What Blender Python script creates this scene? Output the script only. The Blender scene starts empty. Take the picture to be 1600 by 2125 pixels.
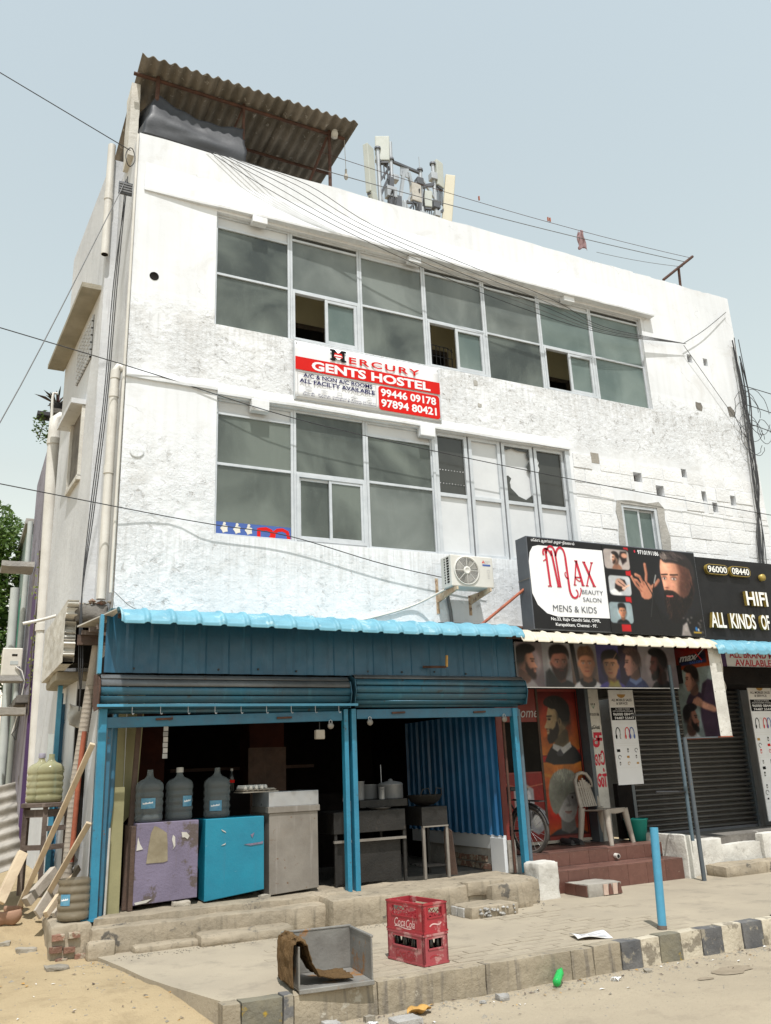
import bpy, bmesh, math, random
import numpy as np
from mathutils import Matrix, Vector, noise as mnoise
random.seed(7)
SC = bpy.context.scene
COL = SC.collection
# ------------------------------------------------------------------ camera
cam_d = bpy.data.cameras.new('camera')
cam = bpy.data.objects.new('camera', cam_d); COL.objects.link(cam)
cam_d.sensor_fit = 'HORIZONTAL'; cam_d.sensor_width = 36.0
cam_d.lens = 36.0 * 1745.5 / 1600.0
cam_d.clip_start = 0.05; cam_d.clip_end = 2000
Rr = [(0.89701, 0.431535, -0.095666), (-0.440204, 0.852612, -0.281553), (-0.039934, 0.294668, 0.954765)]
cam.matrix_world = Matrix(((Rr[0][0], Rr[0][2], -Rr[0][1], -1.3317),
                           (Rr[1][0], Rr[1][2], -Rr[1][1], -9.0),
                           (Rr[2][0], Rr[2][2], -Rr[2][1], 1.4), (0, 0, 0, 1)))
SC.camera = cam
# ------------------------------------------------------------------ sky, sun, exposure
SUN = Vector((-0.12, -0.361, 0.82)).normalized()
el = math.asin(SUN.z); az = math.atan2(SUN.x, SUN.y)
W = bpy.data.worlds.new('World'); SC.world = W; W.use_nodes = True
wn = W.node_tree.nodes; wl = W.node_tree.links
for n in list(wn): wn.remove(n)
sky = wn.new('ShaderNodeTexSky'); sky.sky_type = 'NISHITA'; sky.sun_disc = False
sky.sun_elevation = el; sky.sun_rotation = az % (2 * math.pi)
sky.altitude = 0; sky.air_density = 2.8; sky.dust_density = 0.3; sky.ozone_density = 1.0
hsv = wn.new('ShaderNodeHueSaturation'); hsv.inputs['Saturation'].default_value = 0.45; hsv.inputs['Value'].default_value = 1.0; hsv.inputs['Hue'].default_value = 0.478
bg = wn.new('ShaderNodeBackground'); bg.inputs['Strength'].default_value = 0.15
wo = wn.new('ShaderNodeOutputWorld')
wl.new(sky.outputs[0], hsv.inputs['Color']); wl.new(hsv.outputs[0], bg.inputs[0]); wl.new(bg.outputs[0], wo.inputs[0])
sun_d = bpy.data.lights.new('sun', 'SUN'); sun_d.energy = 4.4; sun_d.angle = math.radians(0.6); sun_d.color = (1.0, 0.975, 0.94)
sun = bpy.data.objects.new('sun', sun_d); COL.objects.link(sun)
sun.rotation_euler = SUN.to_track_quat('Z', 'Y').to_euler()
SC.view_settings.view_transform = 'Standard'; SC.view_settings.look = 'None'
SC.view_settings.gamma = 1.0; SC.view_settings.use_curve_mapping = False
SC.view_settings.exposure = 0.15
SC.render.engine = 'CYCLES'
SC.cycles.max_bounces = 6; SC.cycles.diffuse_bounces = 3; SC.cycles.transparent_max_bounces = 12

# ------------------------------------------------------------------ materials
MATS = {}
def _new(name):
    m = bpy.data.materials.new(name); m.use_nodes = True
    nt = m.node_tree; nt.nodes.clear()
    out = nt.nodes.new('ShaderNodeOutputMaterial'); b = nt.nodes.new('ShaderNodeBsdfPrincipled')
    nt.links.new(b.outputs[0], out.inputs[0])
    return m, nt, b, out
def c4(c): return (c[0], c[1], c[2], 1.0)
def noise_node(nt, vec, scale, detail=6, rough=0.6, dist=0.0):
    n = nt.nodes.new('ShaderNodeTexNoise'); n.inputs['Scale'].default_value = scale
    n.inputs['Detail'].default_value = detail; n.inputs['Roughness'].default_value = rough
    n.inputs['Distortion'].default_value = dist
    if vec is not None: nt.links.new(vec, n.inputs['Vector'])
    return n.outputs['Fac']
def ramp(nt, fac, lo, hi, a=0.0, b=1.0):
    n = nt.nodes.new('ShaderNodeMapRange'); n.clamp = True
    n.inputs['From Min'].default_value = lo; n.inputs['From Max'].default_value = hi
    n.inputs['To Min'].default_value = a; n.inputs['To Max'].default_value = b
    nt.links.new(fac, n.inputs['Value']); return n.outputs[0]
def mixc(nt, fac, a, b):
    n = nt.nodes.new('ShaderNodeMix'); n.data_type = 'RGBA'
    for k, v in ((6, a), (7, b)):
        if isinstance(v, (tuple, list)): n.inputs[k].default_value = c4(v)
        else: nt.links.new(v, n.inputs[k])
    if isinstance(fac, (int, float)): n.inputs[0].default_value = fac
    else: nt.links.new(fac, n.inputs[0])
    return n.outputs[2]
def mth(nt, op, a, b=None):
    n = nt.nodes.new('ShaderNodeMath'); n.operation = op
    for k, v in ((0, a), (1, b)):
        if v is None: continue
        if isinstance(v, (int, float)): n.inputs[k].default_value = v
        else: nt.links.new(v, n.inputs[k])
    return n.outputs[0]
def bump_to(nt, b, h, strength, dist):
    n = nt.nodes.new('ShaderNodeBump'); n.inputs['Distance'].default_value = dist
    if isinstance(strength, (int, float)): n.inputs['Strength'].default_value = strength
    else: nt.links.new(strength, n.inputs['Strength'])
    nt.links.new(h, n.inputs['Height']); nt.links.new(n.outputs[0], b.inputs['Normal'])
def objco(nt, scale=None):
    t = nt.nodes.new('ShaderNodeTexCoord'); v = t.outputs['Object']
    if scale:
        m = nt.nodes.new('ShaderNodeMapping'); m.inputs['Scale'].default_value = scale
        nt.links.new(v, m.inputs['Vector']); v = m.outputs[0]
    return v
def M(name, c1, c2=None, scale=4, rough=0.8, metal=0.0, bump=0.0, bscale=40, spot=None, sscale=6, sthr=0.6, streak=None, stk=0.55, rand=0.0, spec=0.5):
    """weathered paint / stone / metal: two tones of noise, optional spots and vertical streaks, fine relief"""
    if name in MATS: return MATS[name]
    m, nt, b, out = _new(name); v = objco(nt)
    c2 = c2 or tuple(x * 0.82 for x in c1)
    col = mixc(nt, ramp(nt, noise_node(nt, v, scale, 8, 0.62), 0.35, 0.65), c1, c2)
    if streak:
        vs = objco(nt, (7.0, 7.0, 0.55))
        col = mixc(nt, ramp(nt, noise_node(nt, vs, 2.2, 6, 0.6), stk, stk + 0.16), col, streak)
    if spot:
        col = mixc(nt, ramp(nt, noise_node(nt, v, sscale, 9, 0.68), sthr, sthr + 0.05), col, spot)
    if rand:
        oi = nt.nodes.new('ShaderNodeObjectInfo')
        h = nt.nodes.new('ShaderNodeHueSaturation'); nt.links.new(col, h.inputs['Color'])
        nt.links.new(ramp(nt, oi.outputs['Random'], 0, 1, 1 - rand, 1 + rand), h.inputs['Value']); col = h.outputs[0]
    nt.links.new(col, b.inputs['Base Color'])
    nt.links.new(ramp(nt, noise_node(nt, v, scale * 3, 4), 0.3, 0.7, max(0.05, rough - 0.12), min(1, rough + 0.1)), b.inputs['Roughness'])
    b.inputs['Metallic'].default_value = metal
    b.inputs['Specular IOR Level'].default_value = spec
    if bump: bump_to(nt, b, noise_node(nt, v, bscale, 8, 0.65), min(1.0, bump), 0.02)
    MATS[name] = m; return m

def facade_mat():
    m, nt, b, out = _new('whitewash'); v = objco(nt)
    sep = nt.nodes.new('ShaderNodeSeparateXYZ'); nt.links.new(v, sep.inputs[0]); z = sep.outputs[2]; x = sep.outputs[0]
    big = noise_node(nt, v, 0.55, 6, 0.55)
    col = mixc(nt, ramp(nt, big, 0.35, 0.7), (0.73, 0.745, 0.765), (0.615, 0.63, 0.65))
    vs = objco(nt, (5.0, 5.0, 0.35))
    col = mixc(nt, ramp(nt, noise_node(nt, vs, 1.6, 7, 0.6), 0.46, 0.76, 0, 0.42), col, (0.50, 0.50, 0.495))
    col = mixc(nt, ramp(nt, noise_node(nt, v, 1.9, 9, 0.7, 0.6), 0.54, 0.70, 0, 0.5), col, (0.50, 0.485, 0.46))
    # stripped-plaster zones
    b1 = mth(nt, 'MULTIPLY', ramp(nt, z, 5.75, 6.0), ramp(nt, z, 7.0, 6.7))
    b2 = mth(nt, 'MULTIPLY', ramp(nt, z, 2.9, 3.2), mth(nt, 'MULTIPLY', ramp(nt, z, 5.4, 4.6), ramp(nt, x, 1.4, 0.8)))
    b3 = mth(nt, 'MULTIPLY', ramp(nt, z, 4.05, 3.9), 0.55)
    zone = mth(nt, 'MAXIMUM', mth(nt, 'MAXIMUM', b1, b2), b3)
    zmask = mth(nt, 'MULTIPLY', zone, ramp(nt, noise_node(nt, v, 1.1, 5, 0.6), 0.34, 0.5))
    pit = noise_node(nt, v, 7.0, 10, 0.72, 0.4)
    pitm = mth(nt, 'MULTIPLY', ramp(nt, pit, 0.57, 0.66), zmask)
    col = mixc(nt, mth(nt, 'MULTIPLY', pitm, 0.8), col, (0.36, 0.345, 0.32))
    # rain-washed dirt below the two window rows
    drip = mth(nt, 'MULTIPLY', mth(nt, 'MAXIMUM', mth(nt, 'MULTIPLY', ramp(nt, z, 5.95, 6.66), ramp(nt, z, 6.70, 6.67)), mth(nt, 'MULTIPLY', ramp(nt, z, 3.2, 4.0), ramp(nt, z, 4.04, 4.01))), ramp(nt, noise_node(nt, vs, 5.0, 6, 0.65), 0.44, 0.62))
    col = mixc(nt, mth(nt, 'MULTIPLY', drip, 0.40), col, (0.36, 0.355, 0.34))
    # a few bare cement patches
    bare = mth(nt, 'MULTIPLY', ramp(nt, noise_node(nt, v, 2.3, 9, 0.7), 0.70, 0.72), 0.8)
    col = mixc(nt, bare, col, (0.42, 0.41, 0.39))
    # thin cracks
    vo = nt.nodes.new('ShaderNodeTexVoronoi'); vo.feature = 'DISTANCE_TO_EDGE'; vo.inputs['Scale'].default_value = 0.75
    wv = nt.nodes.new('ShaderNodeVectorMath'); wv.operation = 'ADD'
    nz = nt.nodes.new('ShaderNodeTexNoise'); nz.inputs['Scale'].default_value = 2.5; nz.inputs['Detail'].default_value = 6
    sc = nt.nodes.new('ShaderNodeVectorMath'); sc.operation = 'SCALE'; sc.inputs['Scale'].default_value = 0.8
    nt.links.new(v, nz.inputs['Vector']); nt.links.new(nz.outputs['Color'], sc.inputs[0]); nt.links.new(v, wv.inputs[0]); nt.links.new(sc.outputs[0], wv.inputs[1]); nt.links.new(wv.outputs[0], vo.inputs['Vector'])
    crack = mth(nt, 'MULTIPLY', ramp(nt, vo.outputs['Distance'], 0.006, 0.0), ramp(nt, noise_node(nt, v, 0.9, 3), 0.5, 0.56))
    col = mixc(nt, mth(nt, 'MULTIPLY', crack, 0.5), col, (0.30, 0.29, 0.27))
    nt.links.new(col, b.inputs['Base Color']); b.inputs['Roughness'].default_value = 0.92
    b.inputs['Specular IOR Level'].default_value = 0.2
    h = mth(nt, 'ADD', mth(nt, 'MULTIPLY', noise_node(nt, v, 11, 10, 0.72), mth(nt, 'ADD', mth(nt, 'MULTIPLY', zmask, 1.25), 0.09)), mth(nt, 'MULTIPLY', noise_node(nt, v, 1.6, 5, 0.5), 0.40))
    h = mth(nt, 'SUBTRACT', h, mth(nt, 'MULTIPLY', pitm, 0.35))
    bump_to(nt, b, h, 0.75, 0.03)
    MATS['whitewash'] = m; return m
facade_mat()
M('whitewash_side', (0.60, 0.61, 0.62), (0.50, 0.51, 0.525), 1.2, 0.9, bump=0.35, bscale=14, streak=(0.42, 0.42, 0.43), stk=0.56, spec=0.2)  # whitewash greyed and blued to put the left wall's shade into the colour
M('whitewash_dirty', (0.62, 0.60, 0.55), (0.46, 0.44, 0.40), 3, 0.9, bump=0.6, bscale=16, spot=(0.36, 0.34, 0.31), sscale=5, sthr=0.60, spec=0.2)
M('block_wash', (0.74, 0.742, 0.745), (0.63, 0.635, 0.64), 2.2, 0.92, bump=0.55, bscale=24, spot=(0.46, 0.46, 0.46), sscale=7, sthr=0.62, rand=0.05, spec=0.2)
M('cement', (0.40, 0.385, 0.355), (0.30, 0.29, 0.27), 3, 0.95, bump=0.6, bscale=22, spec=0.2)
M('cement_pale', (0.36, 0.335, 0.295), (0.25, 0.23, 0.20), 2.2, 0.95, bump=0.6, bscale=20, spot=(0.25, 0.23, 0.20), sscale=9, sthr=0.63, spec=0.2)
M('plinth_cement', (0.35, 0.295, 0.22), (0.235, 0.20, 0.15), 1.8, 0.95, bump=1.0, bscale=9, spot=(0.105, 0.095, 0.082), sscale=4.5, sthr=0.60, streak=(0.19, 0.163, 0.122), stk=0.54, spec=0.15)
M('concrete_dark', (0.20, 0.185, 0.165), (0.12, 0.11, 0.10), 4, 0.95, bump=0.8, bscale=16, spec=0.15)
M('soffit', (0.34, 0.31, 0.25), (0.25, 0.23, 0.18), 3, 0.95, bump=0.4, spec=0.15)
M('aluminium', (0.54, 0.565, 0.59), (0.45, 0.475, 0.50), 6, 0.45, metal=0.15, bump=0.05)
M('door_panel_white', (0.60, 0.615, 0.625), (0.52, 0.535, 0.55), 1.5, 0.5, bump=0.05)
M('room_beige', (0.76, 0.65, 0.43), (0.68, 0.58, 0.38), 1.5, 0.9)
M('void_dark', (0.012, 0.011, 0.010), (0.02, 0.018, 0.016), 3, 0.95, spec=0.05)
M('shop_dark', (0.014, 0.011, 0.010), (0.007, 0.006, 0.006), 2.5, 0.9, bump=0.2, spec=0.1)  # near-black: deep shade indoors and under awnings put into the colour
M('soot_red', (0.05, 0.016, 0.010), (0.025, 0.010, 0.008), 3, 0.85, bump=0.2, spec=0.1)
M('asbestos', (0.21, 0.185, 0.155), (0.12, 0.105, 0.085), 2.5, 0.95, bump=0.5, bscale=30, spot=(0.33, 0.31, 0.28), sscale=10, sthr=0.60, spec=0.15)
M('asbestos_pale', (0.40, 0.37, 0.33), (0.27, 0.25, 0.22), 4, 0.95, bump=0.4, spec=0.15)
M('rust', (0.10, 0.045, 0.028), (0.05, 0.024, 0.017), 8, 0.85, metal=0.1, bump=0.5)
M('rust_red', (0.34, 0.095, 0.045), (0.20, 0.05, 0.025), 6, 0.7, bump=0.2)
M('tarp_black', (0.022, 0.024, 0.029), (0.034, 0.036, 0.042), 3, 0.58, bump=0.1, bscale=30)
M('blue_awning', (0.145, 0.345, 0.43), (0.105, 0.275, 0.36), 5, 0.6, bump=0.08, spot=(0.26, 0.42, 0.47), sscale=6, sthr=0.58)
M('cream_awning', (0.58, 0.53, 0.43), (0.48, 0.43, 0.34), 4, 0.5, bump=0.08, spot=(0.34, 0.29, 0.21), sscale=7, sthr=0.66)
M('blue_sheet', (0.013, 0.092, 0.165), (0.009, 0.068, 0.125), 3, 0.42, bump=0.1, streak=(0.02, 0.13, 0.22), stk=0.6, spot=(0.02, 0.04, 0.06), sscale=12, sthr=0.69)  # blue lowered so the colour itself holds the shade under the awning
M('blue_sheet_in', (0.014, 0.11, 0.25), (0.010, 0.08, 0.19), 3, 0.45, bump=0.05, streak=(0.018, 0.13, 0.26), stk=0.6)
M('blue_slat', (0.022, 0.12, 0.18), (0.05, 0.095, 0.125), 2.2, 0.4, metal=0.3, bump=0.25, bscale=60, spot=(0.05, 0.06, 0.06), sscale=9, sthr=0.62, streak=(0.05, 0.15, 0.20), stk=0.58)
M('grey_slat', (0.15, 0.155, 0.16), (0.09, 0.095, 0.10), 2.2, 0.4, metal=0.35, bump=0.25, bscale=60, spot=(0.10, 0.08, 0.07), sscale=9, sthr=0.62)
M('blue_paint', (0.020, 0.19, 0.30), (0.016, 0.145, 0.24), 4, 0.42, bump=0.2, spot=(0.04, 0.05, 0.055), sscale=9, sthr=0.62, streak=(0.03, 0.14, 0.20), stk=0.56)
M('blue_paint_old', (0.02, 0.13, 0.21), (0.03, 0.10, 0.16), 5, 0.5, bump=0.2, spot=(0.12, 0.06, 0.04), sscale=9, sthr=0.62)
M('blue_pole', (0.065, 0.28, 0.42), (0.055, 0.23, 0.36), 6, 0.4, bump=0.1, spot=(0.22, 0.24, 0.24), sscale=14, sthr=0.66)
M('turquoise_paint', (0.006, 0.185, 0.275), (0.005, 0.145, 0.225), 2.5, 0.4, bump=0.1, spot=(0.25, 0.38, 0.42), sscale=10, sthr=0.69, streak=(0.015, 0.16, 0.24), stk=0.62)  # turquoise darkened to hold the stall front's shade
M('lavender_paint', (0.17, 0.145, 0.215), (0.125, 0.105, 0.155), 2.5, 0.7, bump=0.3, spot=(0.085, 0.065, 0.06), sscale=4.0, sthr=0.545, streak=(0.12, 0.095, 0.11), stk=0.60)  # lavender darkened for the shade too; spots and streaks are grime
M('stained_paper', (0.25, 0.215, 0.145), (0.17, 0.14, 0.09), 7, 0.9)
M('torn_white', (0.50, 0.48, 0.44), (0.38, 0.36, 0.32), 7, 0.9)
M('steel_dull', (0.24, 0.22, 0.195), (0.17, 0.152, 0.132), 3, 0.45, metal=0.3, bump=0.1, spot=(0.15, 0.085, 0.045), sscale=22, sthr=0.63, streak=(0.30, 0.28, 0.26), stk=0.60)  # steel tone lowered for the shade it stands in; spots are rust
M('steel_bright', (0.40, 0.41, 0.42), (0.31, 0.32, 0.33), 4, 0.38, metal=0.55)
M('soot_metal', (0.010, 0.009, 0.008), (0.020, 0.018, 0.016), 5, 0.6, metal=0.2, bump=0.3, spot=(0.04, 0.032, 0.026), sscale=12, sthr=0.64)  # soot black, lowered further to hold the stall's shade
M('wood_dark', (0.085, 0.05, 0.034), (0.05, 0.03, 0.021), 5, 0.75, bump=0.4, streak=(0.11, 0.07, 0.05), stk=0.6)
M('wood_old', (0.14, 0.105, 0.085), (0.085, 0.062, 0.05), 5, 0.8, bump=0.4, streak=(0.28, 0.23, 0.19), stk=0.6)
M('wood_pale', (0.58, 0.47, 0.33), (0.46, 0.36, 0.25), 5, 0.8, bump=0.3, streak=(0.38, 0.29, 0.19), stk=0.6)
M('wood_grey', (0.42, 0.37, 0.31), (0.32, 0.28, 0.23), 5, 0.85, bump=0.3)
M('board_olive', (0.27, 0.25, 0.13), (0.21, 0.195, 0.10), 3, 0.7, bump=0.1)
M('pvc_white', (0.62, 0.60, 0.555), (0.52, 0.495, 0.45), 3, 0.45, bump=0.05, streak=(0.40, 0.37, 0.32), stk=0.60)
M('pvc_grey', (0.46, 0.49, 0.47), (0.38, 0.41, 0.39), 3, 0.5)
M('pole_grey', (0.075, 0.092, 0.105), (0.055, 0.068, 0.08), 5, 0.45, bump=0.15, spot=(0.16, 0.10, 0.07), sscale=14, sthr=0.66)
M('pole_greyblue', (0.085, 0.125, 0.155), (0.065, 0.10, 0.125), 5, 0.45, bump=0.15)
M('purple_paint', (0.30, 0.28, 0.33), (0.20, 0.185, 0.225), 2, 0.85, bump=0.4, streak=(0.12, 0.105, 0.12), stk=0.5, spot=(0.12, 0.10, 0.09), sscale=3, sthr=0.58)
M('purple_deep', (0.08, 0.035, 0.12), (0.06, 0.028, 0.09), 2, 0.8)
M('green_paint', (0.30, 0.37, 0.335), (0.21, 0.27, 0.245), 2, 0.85, bump=0.3, streak=(0.10, 0.13, 0.115), stk=0.5)
M('green_deep', (0.045, 0.22, 0.145), (0.035, 0.17, 0.11), 2, 0.8)
M('gate_blue', (0.035, 0.16, 0.27), (0.028, 0.12, 0.21), 4, 0.5, bump=0.1)
M('ac_white', (0.62, 0.61, 0.575), (0.54, 0.53, 0.49), 3, 0.5, bump=0.04, streak=(0.60, 0.57, 0.50), stk=0.64)
M('ac_cream', (0.66, 0.63, 0.55), (0.55, 0.52, 0.45), 3, 0.55)
M('fan_grey', (0.30, 0.29, 0.27), (0.22, 0.21, 0.20), 4, 0.6)
M('bracket_rust', (0.52, 0.42, 0.30), (0.34, 0.20, 0.11), 9, 0.8, bump=0.3, spot=(0.12, 0.06, 0.04), sscale=10, sthr=0.58)
M('antenna_white', (0.46, 0.48, 0.44), (0.40, 0.42, 0.38), 1.5, 0.6)
M('antenna_cream', (0.56, 0.52, 0.40), (0.50, 0.46, 0.35), 1.5, 0.6)
M('tower_steel', (0.42, 0.44, 0.46), (0.32, 0.34, 0.36), 2, 0.5, metal=0.3)
M('tower_dark', (0.10, 0.105, 0.12), (0.07, 0.075, 0.085), 2, 0.6)
M('cable_black', (0.02, 0.02, 0.022), (0.03, 0.03, 0.032), 8, 0.6)
M('cable_grey', (0.14, 0.14, 0.14), (0.10, 0.10, 0.10), 8, 0.6)
M('sign_frame', (0.10, 0.11, 0.125), (0.075, 0.08, 0.095), 3, 0.5, metal=0.2)
M('sign_black', (0.009, 0.009, 0.010), (0.014, 0.014, 0.015), 2, 0.5, spec=0.25)
M('letter_white', (0.80, 0.79, 0.74), (0.74, 0.73, 0.68), 4, 0.5)
M('letter_gold', (0.42, 0.30, 0.07), (0.30, 0.21, 0.045), 6, 0.45, metal=0.3)
M('flex_white', (0.74, 0.745, 0.76), (0.69, 0.695, 0.71), 2, 0.7, bump=0.05, bscale=5, spec=0.15)
M('flex_red', (0.58, 0.014, 0.010), (0.52, 0.012, 0.009), 2, 0.75, bump=0.05, bscale=5, spec=0.12)
M('flex_navy', (0.012, 0.010, 0.085), None, 2, 0.75, spec=0.1); M('flex_black', (0.010, 0.010, 0.011), None, 2, 0.75, spec=0.1)
M('flex_grey', (0.45, 0.45, 0.46), None, 2, 0.5); M('flex_crimson', (0.50, 0.015, 0.04), (0.45, 0.013, 0.036), 3, 0.45)
M('flex_slate', (0.10, 0.11, 0.13), None, 2, 0.5); M('flex_blue', (0.05, 0.11, 0.36), None, 2, 0.5)
M('shutter_brown', (0.11, 0.104, 0.096), (0.08, 0.076, 0.071), 1.8, 0.5, metal=0.3, bump=0.2, spot=(0.12, 0.11, 0.10), sscale=10, sthr=0.68, streak=(0.05, 0.05, 0.05), stk=0.6)
M('tile_brown', (0.125, 0.055, 0.042), (0.10, 0.043, 0.032), 14, 0.4, bump=0.08, bscale=90, spot=(0.19, 0.125, 0.10), sscale=40, sthr=0.62, rand=0.10)
M('tile_floor', (0.15, 0.075, 0.058), (0.10, 0.05, 0.04), 10, 0.4, rand=0.35)
M('tile_cream', (0.52, 0.40, 0.33), (0.40, 0.28, 0.22), 9, 0.5)
M('red_door', (0.20, 0.022, 0.015), (0.15, 0.017, 0.012), 3, 0.5)
M('plastic_grey', (0.34, 0.30, 0.255), (0.27, 0.235, 0.20), 5, 0.5, bump=0.05)
M('plastic_teal', (0.02, 0.30, 0.25), None, 4, 0.4)
M('rubber', (0.03, 0.028, 0.026), (0.07, 0.06, 0.052), 30, 0.8, bump=0.3)
M('crate_red', (0.34, 0.020, 0.030), (0.27, 0.024, 0.032), 5, 0.5, bump=0.1, spot=(0.38, 0.15, 0.14), sscale=8, sthr=0.555)
M('crate_print', (0.66, 0.42, 0.40), None, 5, 0.6)
M('bottle_dark', (0.012, 0.014, 0.012), None, 5, 0.12)
M('galv_sink', (0.25, 0.24, 0.22), (0.17, 0.16, 0.145), 4, 0.55, metal=0.25, bump=0.2, spot=(0.30, 0.15, 0.055), sscale=4.5, sthr=0.57)
M('sacking', (0.17, 0.105, 0.05), (0.115, 0.07, 0.033), 6, 0.95, bump=1.0, bscale=90, spec=0.1)
M('kerb_cement', (0.335, 0.285, 0.21), (0.235, 0.20, 0.148), 2.5, 0.95, bump=0.7, bscale=18, streak=(0.16, 0.14, 0.115), stk=0.52, spot=(0.40, 0.365, 0.30), sscale=7, sthr=0.62, spec=0.15)
M('kerb_white', (0.52, 0.465, 0.365), (0.40, 0.35, 0.27), 4, 0.9, bump=0.7, bscale=18, spot=(0.23, 0.20, 0.155), sscale=6, sthr=0.52, spec=0.15)
M('kerb_black', (0.085, 0.085, 0.088), (0.15, 0.145, 0.14), 4, 0.9, bump=0.6, bscale=18, spot=(0.27, 0.24, 0.19), sscale=6, sthr=0.53, spec=0.15)
M('kerb_yellow', (0.20, 0.18, 0.13), (0.13, 0.125, 0.105), 4, 0.9, bump=0.7, bscale=18, spot=(0.32, 0.22, 0.035), sscale=4, sthr=0.57, spec=0.15)
M('brick', (0.24, 0.125, 0.085), (0.17, 0.09, 0.062), 8, 0.95, bump=0.8, spot=(0.33, 0.28, 0.21), sscale=7, sthr=0.50, rand=0.15)
M('stone', (0.33, 0.295, 0.24), (0.23, 0.205, 0.165), 8, 0.95, bump=0.7, rand=0.2)
M('stone_grey', (0.36, 0.345, 0.32), (0.26, 0.25, 0.235), 8, 0.95, bump=0.7, rand=0.2)
M('terracotta', (0.34, 0.20, 0.13), (0.26, 0.15, 0.10), 6, 0.9, bump=0.2)
M('bark', (0.12, 0.09, 0.07), (0.07, 0.055, 0.042), 8, 0.95, bump=0.8)
M('egg_white', (0.80, 0.77, 0.72), None, 3, 0.5)
M('leaf_dry', (0.46, 0.27, 0.07), (0.36, 0.19, 0.05), 20, 0.8)
M('newsprint', (0.72, 0.71, 0.69), (0.62, 0.61, 0.60), 6, 0.9)
M('skin_blank', (0.5, 0.4, 0.33), None, 3, 0.6)
M('cloth_rose', (0.30, 0.19, 0.19), (0.20, 0.12, 0.13), 18, 0.9, bump=0.3)
M('net_black', (0.05, 0.045, 0.042), None, 5, 0.8)
M('pot_black', (0.04, 0.04, 0.045), None, 5, 0.7)

def ground_mat(name, c1, c2, c3, bumpd):
    m, nt, b, out = _new(name); v = objco(nt)
    col = mixc(nt, ramp(nt, noise_node(nt, v, 0.9, 8, 0.6), 0.35, 0.68), c1, c2)
    col = mixc(nt, ramp(nt, noise_node(nt, v, 3.2, 9, 0.7), 0.52, 0.72, 0, 0.8), col, c3)
    col = mixc(nt, ramp(nt, noise_node(nt, v, 60, 5, 0.7), 0.60, 0.74, 0, 0.7), col, tuple(x * 0.55 for x in c3))
    col = mixc(nt, ramp(nt, noise_node(nt, v, 34, 4, 0.7), 0.66, 0.74, 0, 0.5), col, tuple(min(0.7, x * 1.35) for x in c1))
    nt.links.new(col, b.inputs['Base Color']); b.inputs['Roughness'].default_value = 0.97; b.inputs['Specular IOR Level'].default_value = 0.1
    h = mth(nt, 'ADD', noise_node(nt, v, 5, 10, 0.7), mth(nt, 'MULTIPLY', noise_node(nt, v, 40, 6, 0.7), 0.5))
    bump_to(nt, b, h, 0.6, bumpd); MATS[name] = m; return m
ground_mat('sand', (0.385, 0.30, 0.185), (0.325, 0.25, 0.15), (0.25, 0.19, 0.115), 0.03)
ground_mat('road_dust', (0.355, 0.30, 0.22), (0.305, 0.257, 0.19), (0.24, 0.20, 0.15), 0.018)
ground_mat('pavement_dust', (0.36, 0.31, 0.235), (0.295, 0.255, 0.197), (0.215, 0.187, 0.148), 0.010)
def glass_mat(name, col, col2, transp, rough, milky=0.0):
    m, nt, b, out = _new(name); v = objco(nt); oi = nt.nodes.new('ShaderNodeObjectInfo'); of = nt.nodes.new('ShaderNodeVectorMath'); of.operation = 'ADD'
    sc_ = nt.nodes.new('ShaderNodeVectorMath'); sc_.operation = 'SCALE'; sc_.inputs[0].default_value = (17.0, 5.0, 11.0); nt.links.new(oi.outputs['Random'], sc_.inputs['Scale']); nt.links.new(v, of.inputs[0]); nt.links.new(sc_.outputs[0], of.inputs[1]); v = of.outputs[0]
    mp = nt.nodes.new('ShaderNodeMapping'); mp.inputs['Scale'].default_value = (3.0, 3.0, 0.8); nt.links.new(v, mp.inputs['Vector']); vs = mp.outputs[0]
    c = mixc(nt, ramp(nt, noise_node(nt, v, 1.25, 4, 0.5, 0.6), 0.34, 0.66), col, col2)
    c = mixc(nt, ramp(nt, noise_node(nt, vs, 2.2, 9, 0.7), 0.52, 0.80, 0, 0.35), c, tuple(x * 1.35 for x in col2))
    c = mixc(nt, ramp(nt, noise_node(nt, v, 45, 3, 0.6), 0.60, 0.75, 0, 0.25), c, tuple(x * 1.4 for x in col2))
    nt.links.new(c, b.inputs['Base Color']); b.inputs['Roughness'].default_value = rough
    b.inputs['Specular IOR Level'].default_value = 0.7
    bump_to(nt, b, noise_node(nt, v, 90, 3, 0.6), 0.10, 0.003)
    tr = nt.nodes.new('ShaderNodeBsdfTransparent'); tr.inputs[0].default_value = (0.8, 0.88, 0.86, 1)
    tl = nt.nodes.new('ShaderNodeBsdfTranslucent'); tl.inputs[0].default_value = (0.75, 0.78, 0.76, 1)
    m1 = nt.nodes.new('ShaderNodeMixShader'); m1.inputs[0].default_value = 0.5
    nt.links.new(tl.outputs[0], m1.inputs[1]); nt.links.new(tr.outputs[0], m1.inputs[2])
    mx = nt.nodes.new('ShaderNodeMixShader'); mx.inputs[0].default_value = transp
    nt.links.new(b.outputs[0], mx.inputs[1]); nt.links.new(m1.outputs[0], mx.inputs[2]); nt.links.new(mx.outputs[0], out.inputs[0])
    MATS[name] = m; return m
glass_mat('glass_dusty', (0.050, 0.060, 0.055), (0.185, 0.21, 0.185), 0.34, 0.24)
glass_mat('glass_grey', (0.105, 0.122, 0.115), (0.255, 0.28, 0.262), 0.34, 0.26)
glass_mat('glass_green', (0.12, 0.165, 0.155), (0.235, 0.29, 0.268), 0.34, 0.22)
glass_mat('glass_dark', (0.028, 0.028, 0.025), (0.055, 0.055, 0.048), 0.16, 0.2)
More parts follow.
